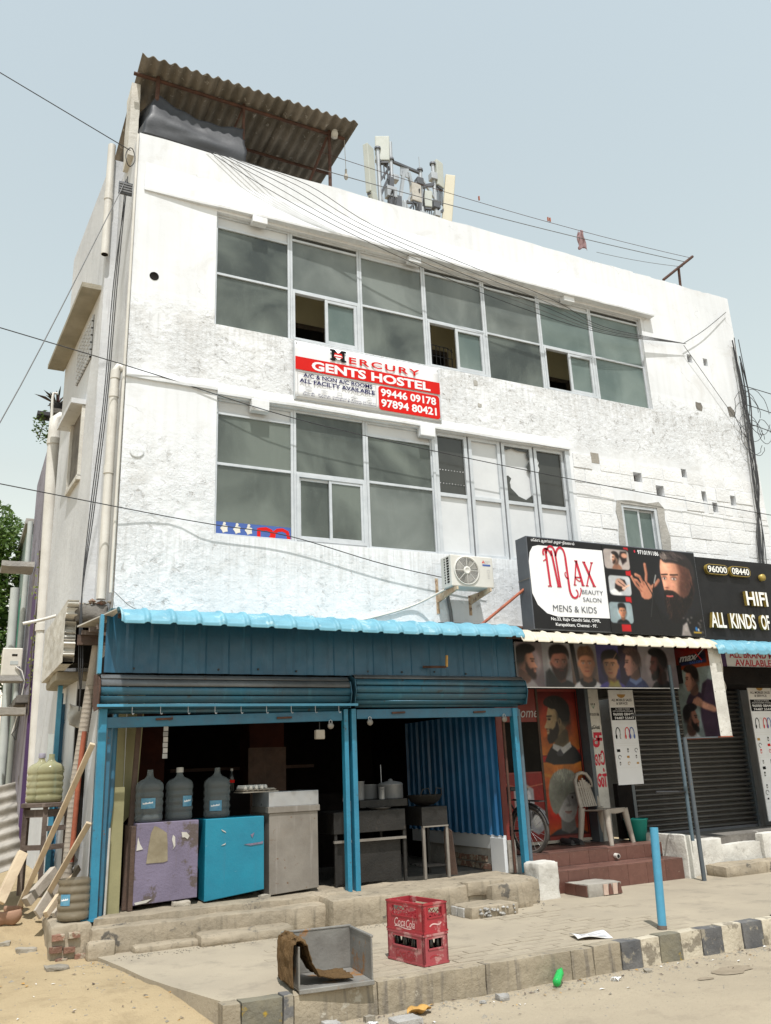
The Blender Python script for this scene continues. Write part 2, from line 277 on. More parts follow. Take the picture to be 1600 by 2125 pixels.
def plastic_clear(name, col, transp, rough=0.15):
    m, nt, b, out = _new(name)
    b.inputs['Base Color'].default_value = c4(col); b.inputs['Roughness'].default_value = rough
    tr = nt.nodes.new('ShaderNodeBsdfTransparent'); tr.inputs[0].default_value = c4(tuple(min(1, 0.45 + 0.6 * x) for x in col))
    fr = nt.nodes.new('ShaderNodeLayerWeight'); fr.inputs[0].default_value = 0.25
    mx = nt.nodes.new('ShaderNodeMixShader')
    nt.links.new(ramp(nt, fr.outputs['Facing'], 0.0, 1.0, transp, transp * 0.25), mx.inputs[0])
    nt.links.new(b.outputs[0], mx.inputs[1]); nt.links.new(tr.outputs[0], mx.inputs[2]); nt.links.new(mx.outputs[0], out.inputs[0])
    MATS[name] = m; return m
plastic_clear('jug_clear', (0.22, 0.25, 0.255), 0.66, 0.10)
plastic_clear('jug_dusty', (0.22, 0.185, 0.13), 0.42, 0.4)
plastic_clear('jug_yellow', (0.46, 0.44, 0.26), 0.60)
plastic_clear('pet_green', (0.03, 0.50, 0.12), 0.45)
def print_mat():
    m, nt, b, out = _new('print'); a = nt.nodes.new('ShaderNodeVertexColor'); a.layer_name = 'Col'
    nt.links.new(a.outputs['Color'], b.inputs['Base Color']); b.inputs['Roughness'].default_value = 0.42; b.inputs['Specular IOR Level'].default_value = 0.35
    MATS['print'] = m
print_mat()
def leaf_mat(name, c1, c2):
    m, nt, b, out = _new(name)
    oi = nt.nodes.new('ShaderNodeNewGeometry')
    c = mixc(nt, oi.outputs['Random Per Island'], c1, c2)
    nt.links.new(c, b.inputs['Base Color']); b.inputs['Roughness'].default_value = 0.5
    tl = nt.nodes.new('ShaderNodeBsdfTranslucent'); nt.links.new(c, tl.inputs[0])
    mx = nt.nodes.new('ShaderNodeMixShader'); mx.inputs[0].default_value = 0.3
    nt.links.new(b.outputs[0], mx.inputs[1]); nt.links.new(tl.outputs[0], mx.inputs[2]); nt.links.new(mx.outputs[0], out.inputs[0])
    MATS[name] = m
leaf_mat('leaf', (0.05, 0.11, 0.02), (0.13, 0.20, 0.045)); leaf_mat('leaf_yellow', (0.22, 0.24, 0.05), (0.12, 0.17, 0.03)); leaf_mat('leaf_red', (0.10, 0.03, 0.035), (0.05, 0.06, 0.03))

# ------------------------------------------------------------------ mesh helpers
V = Vector
def perp(d):
    d = V(d).normalized(); a = V((0, 0, 1)) if abs(d.z) < 0.9 else V((1, 0, 0))
    s = d.cross(a).normalized(); return s, d.cross(s).normalized()
class MB:
    def __init__(s): s.v = []; s.f = []; s.m = []; s.sm = []
    def add(s, vs, fs, mi=0, smooth=False):
        o = len(s.v); s.v += [tuple(p) for p in vs]
        for f in fs: s.f.append([i + o for i in f]); s.m.append(mi); s.sm.append(smooth)
        return s
    def box(s, x0, y0, z0, x1, y1, z1, mi=0):
        if x0 > x1: x0, x1 = x1, x0
        if y0 > y1: y0, y1 = y1, y0
        if z0 > z1: z0, z1 = z1, z0
        vs = [(x0, y0, z0), (x1, y0, z0), (x1, y1, z0), (x0, y1, z0), (x0, y0, z1), (x1, y0, z1), (x1, y1, z1), (x0, y1, z1)]
        return s.add(vs, [(0, 3, 2, 1), (4, 5, 6, 7), (0, 1, 5, 4), (1, 2, 6, 5), (2, 3, 7, 6), (3, 0, 4, 7)], mi)
    def bar(s, a, b, w, h=None, up=(0, 0, 1), mi=0):
        a = V(a); b = V(b); h = h or w; d = (b - a).normalized(); u = V(up)
        if abs(d.dot(u)) > 0.98: u = V((0, 1, 0))
        r = d.cross(u).normalized(); u = r.cross(d).normalized()
        vs = []
        for p in (a, b):
            for i, j in ((-1, -1), (1, -1), (1, 1), (-1, 1)): vs.append(p + r * (i * w / 2) + u * (j * h / 2))
        return s.add(vs, [(0, 1, 2, 3), (7, 6, 5, 4), (0, 4, 5, 1), (1, 5, 6, 2), (2, 6, 7, 3), (3, 7, 4, 0)], mi)
    def tube(s, pts, r, n=8, caps=True, mi=0, smooth=True):
        pts = [V(p) for p in pts]; k = len(pts); rs = r if isinstance(r, (list, tuple)) else [r] * k
        vs = []; sd = None
        for i, p in enumerate(pts):
            d = (pts[min(i + 1, k - 1)] - pts[max(i - 1, 0)]).normalized()
            if sd is None: sd, _ = perp(d)
            sd = (sd - d * sd.dot(d)).normalized(); t = d.cross(sd)
            for j in range(n):
                a = 2 * math.pi * j / n; vs.append(p + (sd * math.cos(a) + t * math.sin(a)) * rs[i])
        fs = [(i * n + j, i * n + (j + 1) % n, (i + 1) * n + (j + 1) % n, (i + 1) * n + j) for i in range(k - 1) for j in range(n)]
        s.add(vs, fs, mi, smooth)
        if caps: s.add(vs[:n], [tuple(reversed(range(n)))], mi); s.add(vs[-n:], [tuple(range(n))], mi)
        return s
    def lathe(s, prof, c=(0, 0, 0), n=20, axis=(0, 0, 1), mi=0, smooth=True):
        c = V(c); ax = V(axis).normalized(); a, b = perp(ax); vs = []
        for r, z in prof:
            for j in range(n):
                t = 2 * math.pi * j / n; vs.append(c + ax * z + (a * math.cos(t) + b * math.sin(t)) * max(r, 1e-4))
        fs = [(i * n + j, i * n + (j + 1) % n, (i + 1) * n + (j + 1) % n, (i + 1) * n + j) for i in range(len(prof) - 1) for j in range(n)]
        return s.add(vs, fs, mi, smooth)
    def sheet(s, fn, nu, nv, th=0.0, mi=0, smooth=True, off=None):
        """grid surface fn(u,v)->point, u,v in 0..1; th>0 gives a closed sheet thickened along off"""
        P = [[V(fn(i / nu, j / nv)) for j in range(nv + 1)] for i in range(nu + 1)]
        idx = lambda i, j: i * (nv + 1) + j
        top = [p for row in P for p in row]
        fs = [(idx(i, j), idx(i + 1, j), idx(i + 1, j + 1), idx(i, j + 1)) for i in range(nu) for j in range(nv)]
        if not th: return s.add(top, fs, mi, smooth)
        off = V(off); N = len(top); bot = [p + off * th for p in top]
        fs2 = [tuple(N + k for k in reversed(f)) for f in fs]
        ed = []
        for i in range(nu): ed += [(idx(i, 0), N + idx(i, 0), N + idx(i + 1, 0), idx(i + 1, 0)), (idx(i, nv), idx(i + 1, nv), N + idx(i + 1, nv), N + idx(i, nv))]
        for j in range(nv): ed += [(idx(0, j), idx(0, j + 1), N + idx(0, j + 1), N + idx(0, j)), (idx(nu, j), N + idx(nu, j), N + idx(nu, j + 1), idx(nu, j + 1))]
        o = len(s.v); s.v += [tuple(p) for p in top + bot]
        for f in fs + fs2: s.f.append([k + o for k in f]); s.m.append(mi); s.sm.append(smooth)
        for f in ed: s.f.append([k + o for k in f]); s.m.append(mi); s.sm.append(False)
        return s
    def prism(s, pts, fr, d0, d1, mi=0):
        """2-D outline on a frame, from depth d0 to d1 along the frame's normal"""
        k = len(pts); a = [fr.p(x, y, d0) for x, y in pts]; b = [fr.p(x, y, d1) for x, y in pts]
        fs = [tuple(reversed(range(k))), tuple(range(k, 2 * k))] + [(i, (i + 1) % k, k + (i + 1) % k, k + i) for i in range(k)]
        return s.add(a + b, fs, mi)
    def build(s, name, mat, parent=None, bevel=0.0, local=False, wsm=False, jit=0.0):
        me = bpy.data.meshes.new(name); vs = s.v
        if jit: vs = [tuple(c + random.uniform(-jit, jit) for c in p) for p in vs]
        me.from_pydata(vs, [], s.f)
        mats = mat if isinstance(mat, (list, tuple)) else [mat]
        for m in mats: me.materials.append(MATS[m])
        me.polygons.foreach_set('material_index', s.m); me.polygons.foreach_set('use_smooth', s.sm); me.update()
        o = bpy.data.objects.new(name, me); COL.objects.link(o)
        if parent is not None:
            o.parent = parent
            if not local: o.matrix_parent_inverse = root_off(parent)
        if bevel:
            bm = bmesh.new(); bm.from_mesh(me); bmesh.ops.recalc_face_normals(bm, faces=bm.faces[:]); bm.to_mesh(me); bm.free()
            md = o.modifiers.new('bevel', 'BEVEL'); md.width = bevel; md.segments = 2; md.limit_method = 'ANGLE'; md.angle_limit = math.radians(40)
        return o
def root_off(p):
    """inverse of a parent's world matrix for parts whose vertices are in world coordinates"""
    m = Matrix.Identity(4)
    while p is not None:
        m = (p.matrix_parent_inverse @ p.matrix_basis if p.parent is not None else p.matrix_basis) @ m; p = p.parent
    return m.inverted()
class Frame:
    def __init__(s, o, r, u): s.o = V(o); s.r = V(r).normalized(); s.u = V(u).normalized(); s.n = s.r.cross(s.u).normalized()
    def p(s, x, y, d=0.0): return s.o + s.r * x + s.u * y + s.n * d
def FY(x, y, z): return Frame((x, y, z), (1, 0, 0), (0, 0, 1))      # faces the street (-y)
def FX(x, y, z): return Frame((x, y, z), (0, -1, 0), (0, 0, 1))     # faces left (-x)
def setp(o, label=None, cat=None, group=None, kind=None):
    if label: o['label'] = label
    if cat: o['category'] = cat
    if group: o['group'] = group
    if kind: o['kind'] = kind
    return o
def thing(name, label, cat, loc=(0, 0, 0), group=None, rz=0.0):
    o = bpy.data.objects.new(name, None); COL.objects.link(o); o.location = loc; o.rotation_euler = (0, 0, rz)
    o.empty_display_size = 0.1
    return setp(o, label, cat, group)
def copy_tree(o, parent=None):
    c = o.copy(); COL.objects.link(c)
    if parent is not None: c.parent = parent
    for ch in list(o.children): copy_tree(ch, c)
    return c
def share(o, parent, loc=(0, 0, 0), rot=(0, 0, 0), sc=(1, 1, 1)):
    c = o.copy(); COL.objects.link(c); c.parent = parent; c.location = loc; c.rotation_euler = rot; c.scale = sc; return c
# ------------------------------------------------------------------ lettering
def text_mesh(body, bold=0.0, spacing=1.0):
    cu = bpy.data.curves.new('lettering', 'FONT'); cu.body = body; cu.size = 1.0; cu.offset = bold; cu.space_character = spacing; cu.resolution_u = 3
    ob = bpy.data.objects.new('lettering', cu); COL.objects.link(ob)
    dg = bpy.context.evaluated_depsgraph_get()
    me = bpy.data.meshes.new_from_object(ob.evaluated_get(dg))
    vs = np.array([v.co[:2] for v in me.vertices]).reshape(-1, 2); fs = [list(p.vertices) for p in me.polygons]
    bpy.data.objects.remove(ob); bpy.data.curves.remove(cu); bpy.data.meshes.remove(me)
    return vs, fs
def text(mb, body, fr, x0, y0, x1, y1, d=0.002, th=0.0, bold=0.0, mi=0, spacing=1.0, shear=0.0, mi_side=None):
    """flat (or, with th, solid) lettering fitted into the rectangle x0..x1, y0..y1 of a frame"""
    vs, fs = text_mesh(body, bold, spacing)
    if len(vs) == 0: return
    mn = vs.min(0); mx = vs.max(0); k = (vs - mn) / np.maximum(mx - mn, 1e-6)
    P = [(x0 + a * (x1 - x0) + shear * b * (y1 - y0), y0 + b * (y1 - y0)) for a, b in k]
    mb.add([fr.p(x, y, d + th) for x, y in P], fs, mi)
    if th:
        ec = {}
        for f in fs:
            for i in range(len(f)): ec[(f[i], f[(i + 1) % len(f)])] = 1
        sd = [(a, b) for a, b in ec if (b, a) not in ec]
        o = len(mb.v)
        for a, b in sd:
            mb.add([fr.p(*P[a], d + th), fr.p(*P[a], d), fr.p(*P[b], d), fr.p(*P[b], d + th)], [(0, 1, 2, 3)], mi if mi_side is None else mi_side)
def pl(mb, pts, fr, d=0.002, mi=0): mb.add([fr.p(x, y, d) for x, y in pts], [tuple(range(len(pts)))], mi)
def rrect(x0, y0, x1, y1, r, corners=(1, 1, 1, 1), n=5):
    P = []
    for (cx, cy, a0, on) in ((x1 - r, y1 - r, 0, corners[0]), (x0 + r, y1 - r, 90, corners[1]), (x0 + r, y0 + r, 180, corners[2]), (x1 - r, y0 + r, 270, corners[3])):
        if not on: P.append((x1 if a0 in (0, 270) else x0, y1 if a0 in (0, 90) else y0)); continue
        for k in range(n + 1):
            a = math.radians(a0 + 90 * k / n); P.append((cx + r * math.cos(a), cy + r * math.sin(a)))
    return P
def stroke(mb, pts, w, fr, d=0.002, mi=0):
    """a flat ribbon along a 2-D path"""
    P = [V((x, y)) for x, y in pts]; L = []; Rg = []
    ws = w if isinstance(w, (list, tuple)) else [w] * len(P)
    for i, p in enumerate(P):
        t = (P[min(i + 1, len(P) - 1)] - P[max(i - 1, 0)]).normalized(); n = V((-t.y, t.x)) * ws[i] / 2
        L.append(p + n); Rg.append(p - n)
    for i in range(len(P) - 1): pl(mb, [tuple(L[i]), tuple(Rg[i]), tuple(Rg[i + 1]), tuple(L[i + 1])], fr, d, mi)
def bez(p, n=14):
    out = []
    for k in range(n + 1):
        t = k / n; q = [V(a) for a in p]
        while len(q) > 1: q = [q[i] * (1 - t) + q[i + 1] * t for i in range(len(q) - 1)]
        out.append(tuple(q[0]))
    return out
# ------------------------------------------------------------------ printed pictures: colours on a fine grid of the print's own surface
def s2l(c): c = np.asarray(c, float); return np.where(c <= 0.04045, c / 12.92, ((c + 0.055) / 1.055) ** 2.4)
class Canvas:
    def __init__(s, w, h, col): s.w = w; s.h = h; s.a = np.ones((h, w, 3)) * np.array(col); s.Y, s.X = np.mgrid[0:h, 0:w].astype(float); s.Y += 0.5; s.X += 0.5
    def mixm(s, mask, col): s.a += mask[..., None] * (np.array(col) - s.a)
    def poly(s, pts, col, soft=1.0, al=1.0, sm=0):
        P = [tuple(p) for p in pts]
        for _ in range(sm):
            Q = []
            for i in range(len(P)):
                a, b = P[i], P[(i + 1) % len(P)]; Q += [(a[0] * .75 + b[0] * .25, a[1] * .75 + b[1] * .25), (a[0] * .25 + b[0] * .75, a[1] * .25 + b[1] * .75)]
            P = Q
        xs = [p[0] for p in P]; ys = [p[1] for p in P]; m = soft * 2 + 2
        i0 = max(0, int(min(ys) - m)); i1 = min(s.h, int(max(ys) + m) + 1); j0 = max(0, int(min(xs) - m)); j1 = min(s.w, int(max(xs) + m) + 1)
        if i0 >= i1 or j0 >= j1: return
        X = s.X[i0:i1, j0:j1]; Y = s.Y[i0:i1, j0:j1]; D = np.full(X.shape, 1e9); ins = np.zeros(X.shape, bool)
        for i in range(len(P)):
            (ax, ay), (bx, by) = P[i], P[(i + 1) % len(P)]; dx, dy = bx - ax, by - ay; L = dx * dx + dy * dy + 1e-9
            t = np.clip(((X - ax) * dx + (Y - ay) * dy) / L, 0, 1); D = np.minimum(D, np.hypot(X - ax - t * dx, Y - ay - t * dy))
            c = ((ay > Y) != (by > Y)) & (X < (bx - ax) * (Y - ay) / (by - ay + 1e-12) + ax); ins ^= c
        sd = np.where(ins, D, -D); k = np.clip(sd / max(soft, 0.01) * 0.5 + 0.5, 0, 1) * al
        s.a[i0:i1, j0:j1] += k[..., None] * (np.array(col) - s.a[i0:i1, j0:j1])
    def ell(s, cx, cy, rx, ry, col, soft=1.0, al=1.0, rot=0.0):
        c, n = math.cos(rot), math.sin(rot); dx = s.X - cx; dy = s.Y - cy
        d = np.hypot((dx * c + dy * n) / rx, (-dx * n + dy * c) / ry); k = np.clip((1 - d) * min(rx, ry) / max(soft, .01) * .5 + .5, 0, 1) * al; s.mixm(k, col)
    def line(s, pts, w, col, al=1.0, soft=0.8):
        D = np.full(s.X.shape, 1e9)
        for (ax, ay), (bx, by) in zip(pts[:-1], pts[1:]):
            dx, dy = bx - ax, by - ay; L = dx * dx + dy * dy + 1e-9; t = np.clip(((s.X - ax) * dx + (s.Y - ay) * dy) / L, 0, 1)
            D = np.minimum(D, np.hypot(s.X - ax - t * dx, s.Y - ay - t * dy))
        s.mixm(np.clip((w / 2 - D) / soft * .5 + .5, 0, 1) * al, col)
    def light(s, cx, cy, rx, ry, dx, dy, amt):
        # the studio light in the photographed face: brighter towards (dx, dy)
        d = np.hypot((s.X - cx) / rx, (s.Y - cy) / ry); k = np.clip((1.15 - d) * 4, 0, 1); t = ((s.X - cx) * dx / rx + (s.Y - cy) * dy / ry)
        s.a *= (1 + k * amt * np.clip(t, -1, 1))[..., None]; s.a = np.clip(s.a, 0, 1)
    def rect(s, x0, y0, x1, y1, col, al=1.0): s.poly([(x0, y0), (x1, y0), (x1, y1), (x0, y1)], col, 0.6, al)
    def grad(s, c0, c1, vert=True, x0=0, x1=None, y0=0, y1=None):
        x1 = x1 or s.w; y1 = y1 or s.h; t = ((s.Y - y0) / (y1 - y0) if vert else (s.X - x0) / (x1 - x0)); t = np.clip(t, 0, 1)
        m = (s.X >= x0) & (s.X < x1) & (s.Y >= y0) & (s.Y < y1); g = np.array(c0) * (1 - t[..., None]) + np.array(c1) * t[..., None]; s.a[m] = g[m]
    def hairs(s, cx, cy, rx, ry, col, n, L, w=0.8, ang=0.0, spread=0.5, al=0.5):
        for _ in range(n):
            a = random.uniform(0, 6.28); r = math.sqrt(random.random()); x = cx + rx * r * math.cos(a); y = cy + ry * r * math.sin(a); t = ang + random.uniform(-spread, spread)
            s.poly([(x - w / 2, y), (x + w / 2, y), (x + L * math.cos(t), y + L * math.sin(t))], col, 0.8, al)
    def build(s, name, fr, Wm, Hm, parent, d=0.003, noise=0.012):
        h, w = s.h, s.w; me = bpy.data.meshes.new(name)
        gx = np.linspace(0, Wm, w + 1); gy = np.linspace(0, Hm, h + 1); XX, YY = np.meshgrid(gx, gy)
        o = np.array(fr.o); r = np.array(fr.r); u = np.array(fr.u); n = np.array(fr.n)
        co = o + XX[..., None] * r + YY[..., None] * u + n * d
        idx = np.arange((h + 1) * (w + 1)).reshape(h + 1, w + 1)
        q = np.stack([idx[:-1, :-1], idx[:-1, 1:], idx[1:, 1:], idx[1:, :-1]], -1).reshape(-1, 4)
        me.vertices.add(len(co.reshape(-1, 3))); me.vertices.foreach_set('co', co.reshape(-1).astype(np.float32))
        me.loops.add(q.size); me.loops.foreach_set('vertex_index', q.reshape(-1).astype(np.int32))
        me.polygons.add(len(q)); me.polygons.foreach_set('loop_start', np.arange(0, q.size, 4, dtype=np.int32)); me.polygons.foreach_set('loop_total', np.full(len(q), 4, np.int32))
        me.update(); me.validate()
        rg_ = np.random.default_rng(3); tex = np.zeros((h, w))
        for q, am in ((6, .05), (14, .045), (40, .03)):            # soft photographic mottling of the print
            gq = rg_.normal(0, 1, (max(2, h * q // w + 2), q + 2)); yi = np.linspace(0, gq.shape[0] - 1.001, h); xi = np.linspace(0, gq.shape[1] - 1.001, w); y0 = yi.astype(int); x0 = xi.astype(int); fy = (yi - y0)[:, None]; fx = (xi - x0)[None]
            tex += am * (gq[y0][:, x0] * (1 - fy) * (1 - fx) + gq[y0 + 1][:, x0] * fy * (1 - fx) + gq[y0][:, x0 + 1] * (1 - fy) * fx + gq[y0 + 1][:, x0 + 1] * fy * fx)
        a = np.clip(s.a * (1 + tex[..., None]) + rg_.normal(0, noise, s.a.shape), 0, 1); a = s2l(a) * 0.85
        pa = np.pad(a, ((1, 1), (1, 1), (0, 0)), 'edge'); vc = (pa[:-1, :-1] + pa[1:, :-1] + pa[:-1, 1:] + pa[1:, 1:]) / 4
        at = me.color_attributes.new('Col', 'FLOAT_COLOR', 'POINT')
        rgba = np.ones((vc.shape[0] * vc.shape[1], 4), np.float32); rgba[:, :3] = vc.reshape(-1, 3)
        at.data.foreach_set('color', rgba.reshape(-1)); me.materials.append(MATS['print'])
        ob = bpy.data.objects.new(name, me); COL.objects.link(ob)
        if parent is not None: ob.parent = parent; ob.matrix_parent_inverse = root_off(parent)
        return ob
# ================================================================== GROUND
def sstep(a, b, x):
    t = min(1, max(0, (x - a) / (b - a))); return t * t * (3 - 2 * t)
def gz(x, y):
    road = -0.20
    lane = -0.20 + 0.17 * sstep(-3.45, -2.0, y) + 0.40 * sstep(-0.9, 1.2, y) + 0.25 * sstep(1.2, 8, y)
    k = sstep(0.80, 0.50, x)              # 1 on the lane side, 0 on the road side
    inner = sstep(-3.0, -2.9, y)
    z = lane * k + (1 - k) * (road * (1 - inner) + (-0.30) * inner)
    if x > 0.46 and y > -2.95: z = min(z, -0.12)
    n = mnoise.noise(V((x * 1.3, y * 1.3, 0))) * 0.030 + mnoise.noise(V((x * 4.1, y * 4.1, 3))) * 0.014 + mnoise.noise(V((x * 11, y * 11, 5))) * 0.005
    return z + n * (1.0 if k > 0.4 else 0.5)
def axis(lo, hi, step, far):
    a = list(np.arange(lo, hi, step)); g = []; d = step
    x = hi
    while x < far: g.append(x); d *= 1.35; x += d
    b = []; d = step; x = lo
    while x > -far: d *= 1.35; x -= d; b.append(x)
    return sorted(b) + a + g
gx = axis(-3.0, 6.4, 0.055, 600); gy = axis(-6.0, 1.6, 0.055, 600)
mb = MB(); nx, ny = len(gx), len(gy)
mb.add([(x, y, gz(x, y) if abs(x) < 12 and abs(y) < 14 else (-0.2 if y < 2 or x > 0.5 else 0.4)) for x in gx for y in gy],
       [(i * ny + j, (i + 1) * ny + j, (i + 1) * ny + j + 1, i * ny + j + 1) for i in range(nx - 1) for j in range(ny - 1)], 0, True)
def split_ground(o):
    me = o.data; me.materials.append(MATS['road_dust'])
    for p in me.polygons:
        c = p.center; n = mnoise.noise(c * 1.5) * 0.25
        p.material_index = 1 if (c.x + n > 0.55 and c.y < -2.9) or c.y + n < -4.3 else 0
g = mb.build('ground', 'sand'); split_ground(g); setp(g, kind='structure')

def rough_box(x0, y0, z0, x1, y1, z1, seg=0.09, amp=0.012, mb=None, freq=3.0, seed=0.0, round_=0.02, crisp=0.55):
    """a cast or broken block: subdivided faces with uneven surface and worn edges"""
    mb = mb or MB(); round_ *= crisp; seg = max(.03, seg * .62)
    def disp(p):
        p = V(p); c = V(((x0 + x1) / 2, (y0 + y1) / 2, (z0 + z1) / 2)); h = V(((x1 - x0) / 2, (y1 - y0) / 2, (z1 - z0) / 2))
        q = p - c; near = sum(1 for i in range(3) if abs(abs(q[i]) - h[i]) < 1e-6)
        n = mnoise.noise_vector(p * freq + V((seed, 0, 0))) * amp + mnoise.noise_vector(p * freq * 3.7) * amp * 0.5
        if near >= 2:
            for i in range(3):
                if abs(abs(q[i]) - h[i]) < 1e-6: q[i] -= math.copysign(round_ * (0.5 + 0.9 * abs(mnoise.noise(p * 5))), q[i])
        return c + q + n
    A = ((x0, x1), (y0, y1), (z0, z1))
    for ax in range(3):
        u, w = [(1, 2), (2, 0), (0, 1)][ax]
        nu = max(1, int((A[u][1] - A[u][0]) / seg)); nw = max(1, int((A[w][1] - A[w][0]) / seg))
        for side in (0, 1):
            def fn(a, b, ax=ax, u=u, w=w, side=side):
                p = [0, 0, 0]; p[ax] = A[ax][side]; p[u] = A[u][0] + a * (A[u][1] - A[u][0]); p[w] = A[w][0] + b * (A[w][1] - A[w][0])
                return disp(p)
            P = [fn(i / nu, j / nw) for i in range(nu + 1) for j in range(nw + 1)]
            f = [(i * (nw + 1) + j, (i + 1) * (nw + 1) + j, (i + 1) * (nw + 1) + j + 1, i * (nw + 1) + j + 1) for i in range(nu) for j in range(nw)]
            if not side: f = [tuple(reversed(q)) for q in f]
            mb.add(P, f, 0, True)
    return mb
# ------------------------------------------------------------------ pavement: slab with uneven left edge, paving blocks, kerb stones
mb = MB()
edge = [(-0.10, -0.75), (-0.06, -0.95), (0.02, -1.35), (0.10, -1.85), (0.20, -2.25), (0.31, -2.62), (0.40, -2.93)]
poly = edge + [(16, -2.93), (16, 0.9), (-0.10, 0.9)]
k = len(poly)
mb.add([(x, y, 0.0) for x, y in poly] + [(x, y, -0.32) for x, y in poly], [tuple(range(k)), tuple(range(2 * k - 1, k - 1, -1))] + [((i + 1) % k, i, k + i, k + (i + 1) % k) for i in range(k)])
pav = mb.build('pavement', 'pavement_dust'); setp(pav, kind='structure')
M('paver_dust', (0.345, 0.297, 0.225), (0.28, 0.24, 0.185), 5, 0.95, bump=0.4, bscale=40, spot=(0.22, 0.185, 0.145), sscale=4, sthr=0.60, rand=0.04, spec=0.1)
paver = None
for r in range(13):
    for c in range(17):
        x = 1.15 + c * 0.236 + (0.118 if r % 2 else 0); y = -2.84 + r * 0.120
        if x > 5.0 or (mnoise.noise(V((x * 0.9, y * 1.4, 9))) < -0.02): continue      # swallowed by sand
        if paver is None:
            paver = rough_box(-0.110, -0.052, -0.05, 0.111, 0.053, 0.0055, 0.2, 0.0, round_=0.004).build('paver', 'paver_dust', pav, local=True); o = paver
        else: o = share(paver, pav)
        o.location = (x, y, random.uniform(-0.0035, 0.001)); o.rotation_euler = (random.uniform(-.008, .008), random.uniform(-.008, .008), random.uniform(-.02, .02))
joints = [(0.36, 0.486, 'kerb_cement'), (0.486, 0.77, 'kerb_yellow'), (0.77, 0.845, 'kerb_black'), (0.845, 1.46, 'kerb_cement'), (1.46, 2.35, 'kerb_cement'), (2.35, 3.14, 'kerb_cement'),
          (3.14, 3.36, 'kerb_cement'), (3.36, 3.64, 'kerb_cement'), (3.64, 3.853, 'kerb_black'), (3.853, 4.06, 'kerb_white'), (4.06, 4.294, 'kerb_yellow'), (4.294, 4.528, 'kerb_white'),
          (4.528, 4.772, 'kerb_black'), (4.772, 5.016, 'kerb_white'), (5.016, 5.26, 'kerb_black'), (5.26, 5.51, 'kerb_white')]
for i in range(12): joints.append((5.51 + 0.25 * i, 5.76 + 0.25 * i, 'kerb_white' if i % 2 else 'kerb_black'))
kerb = MB().box(0.5, -2.99, -0.36, 9.0, -2.94, -0.06).build('kerb', 'kerb_cement'); setp(kerb, kind='structure')
for i, (a, b, m) in enumerate(joints):
    big = (b - a) > 0.4
    o = rough_box(a + 0.0012, -3.055 + random.uniform(-.004, .004), -0.32, b - 0.0012, -2.925, 0.006 + random.uniform(-.004, .004), 0.055, 0.004 if m != 'kerb_cement' else 0.006, freq=5, seed=i * 3.1, round_=0.010).build('kerb_stone', m, kerb)
    if m == 'kerb_yellow': o['label'] = 'kerb stone with worn yellow paint'
# gritty litter along the kerb foot, the plinth foot and the lane
mb = MB()
def pebble(mb, p, r):
    a = random.uniform(0, 6.3); sx, sy, sz = (random.uniform(.6, 1.3) for _ in range(3)); vs = []
    for q in ((1, 0, 0), (0, 1, 0), (-1, 0, 0), (0, -1, 0), (0, 0, 1), (0, 0, -1)):
        k = random.uniform(.75, 1.2); x, y = q[0] * sx, q[1] * sy
        vs.append((p[0] + (x * math.cos(a) - y * math.sin(a)) * r * k, p[1] + (x * math.sin(a) + y * math.cos(a)) * r * k, p[2] + q[2] * sz * r * 0.7))
    mb.add(vs, [(0, 1, 4), (1, 2, 4), (2, 3, 4), (3, 0, 4), (1, 0, 5), (2, 1, 5), (3, 2, 5), (0, 3, 5)])
for i in range(2600):
    t = random.random()
    if t < 0.45: x = random.uniform(0.5, 6.2); y = -3.07 - abs(random.gauss(0, 0.13)); z = gz(x, y)
    elif t < 0.60: x = random.uniform(-0.3, 4.4); y = -0.93 - abs(random.gauss(0, 0.10)); z = 0.003 if x > 0.0 else gz(x, y)
    elif t < 0.85: x = random.uniform(-1.9, 0.3); y = random.uniform(-3.4, 0.4); z = gz(x, y)
    else: x = random.uniform(0.6, 6); y = random.uniform(-4.0, -3.1); z = gz(x, y)
    pebble(mb, (x, y, z), random.choice((.004, .005, .006, .008, .012)) * (1.8 if random.random() < .04 else 1))
lt = MB()
for i in range(260):
    if random.random() < .6: x = random.uniform(0.5, 6.5); y = -3.08 - abs(random.gauss(0, .22))
    else: x = random.uniform(-1.8, .3); y = random.uniform(-3.4, -.9)
    a = random.uniform(0, 6.3); l = random.uniform(.008, .028); w = l * random.uniform(.15, .6); z = gz(x, y) + .006; ca, sa = math.cos(a), math.sin(a)
    lt.add([(x + ca * l, y + sa * l, z), (x - sa * w, y + ca * w, z + random.uniform(0, .01)), (x - ca * l, y - sa * l, z), (x + sa * w, y - ca * w, z + random.uniform(0, .006))], [(0, 1, 2, 3)], random.choice((0, 0, 1, 2)))
setp(lt.build('leaf_litter', ['wood_old', 'leaf_dry', 'newsprint']), 'scraps of dry leaf, straw and paper strewn over the road edge and sand', 'litter', kind='stuff')
setp(mb.build('gravel', 'stone'), 'loose grit and small stones scattered over the dusty ground', 'gravel', kind='stuff')

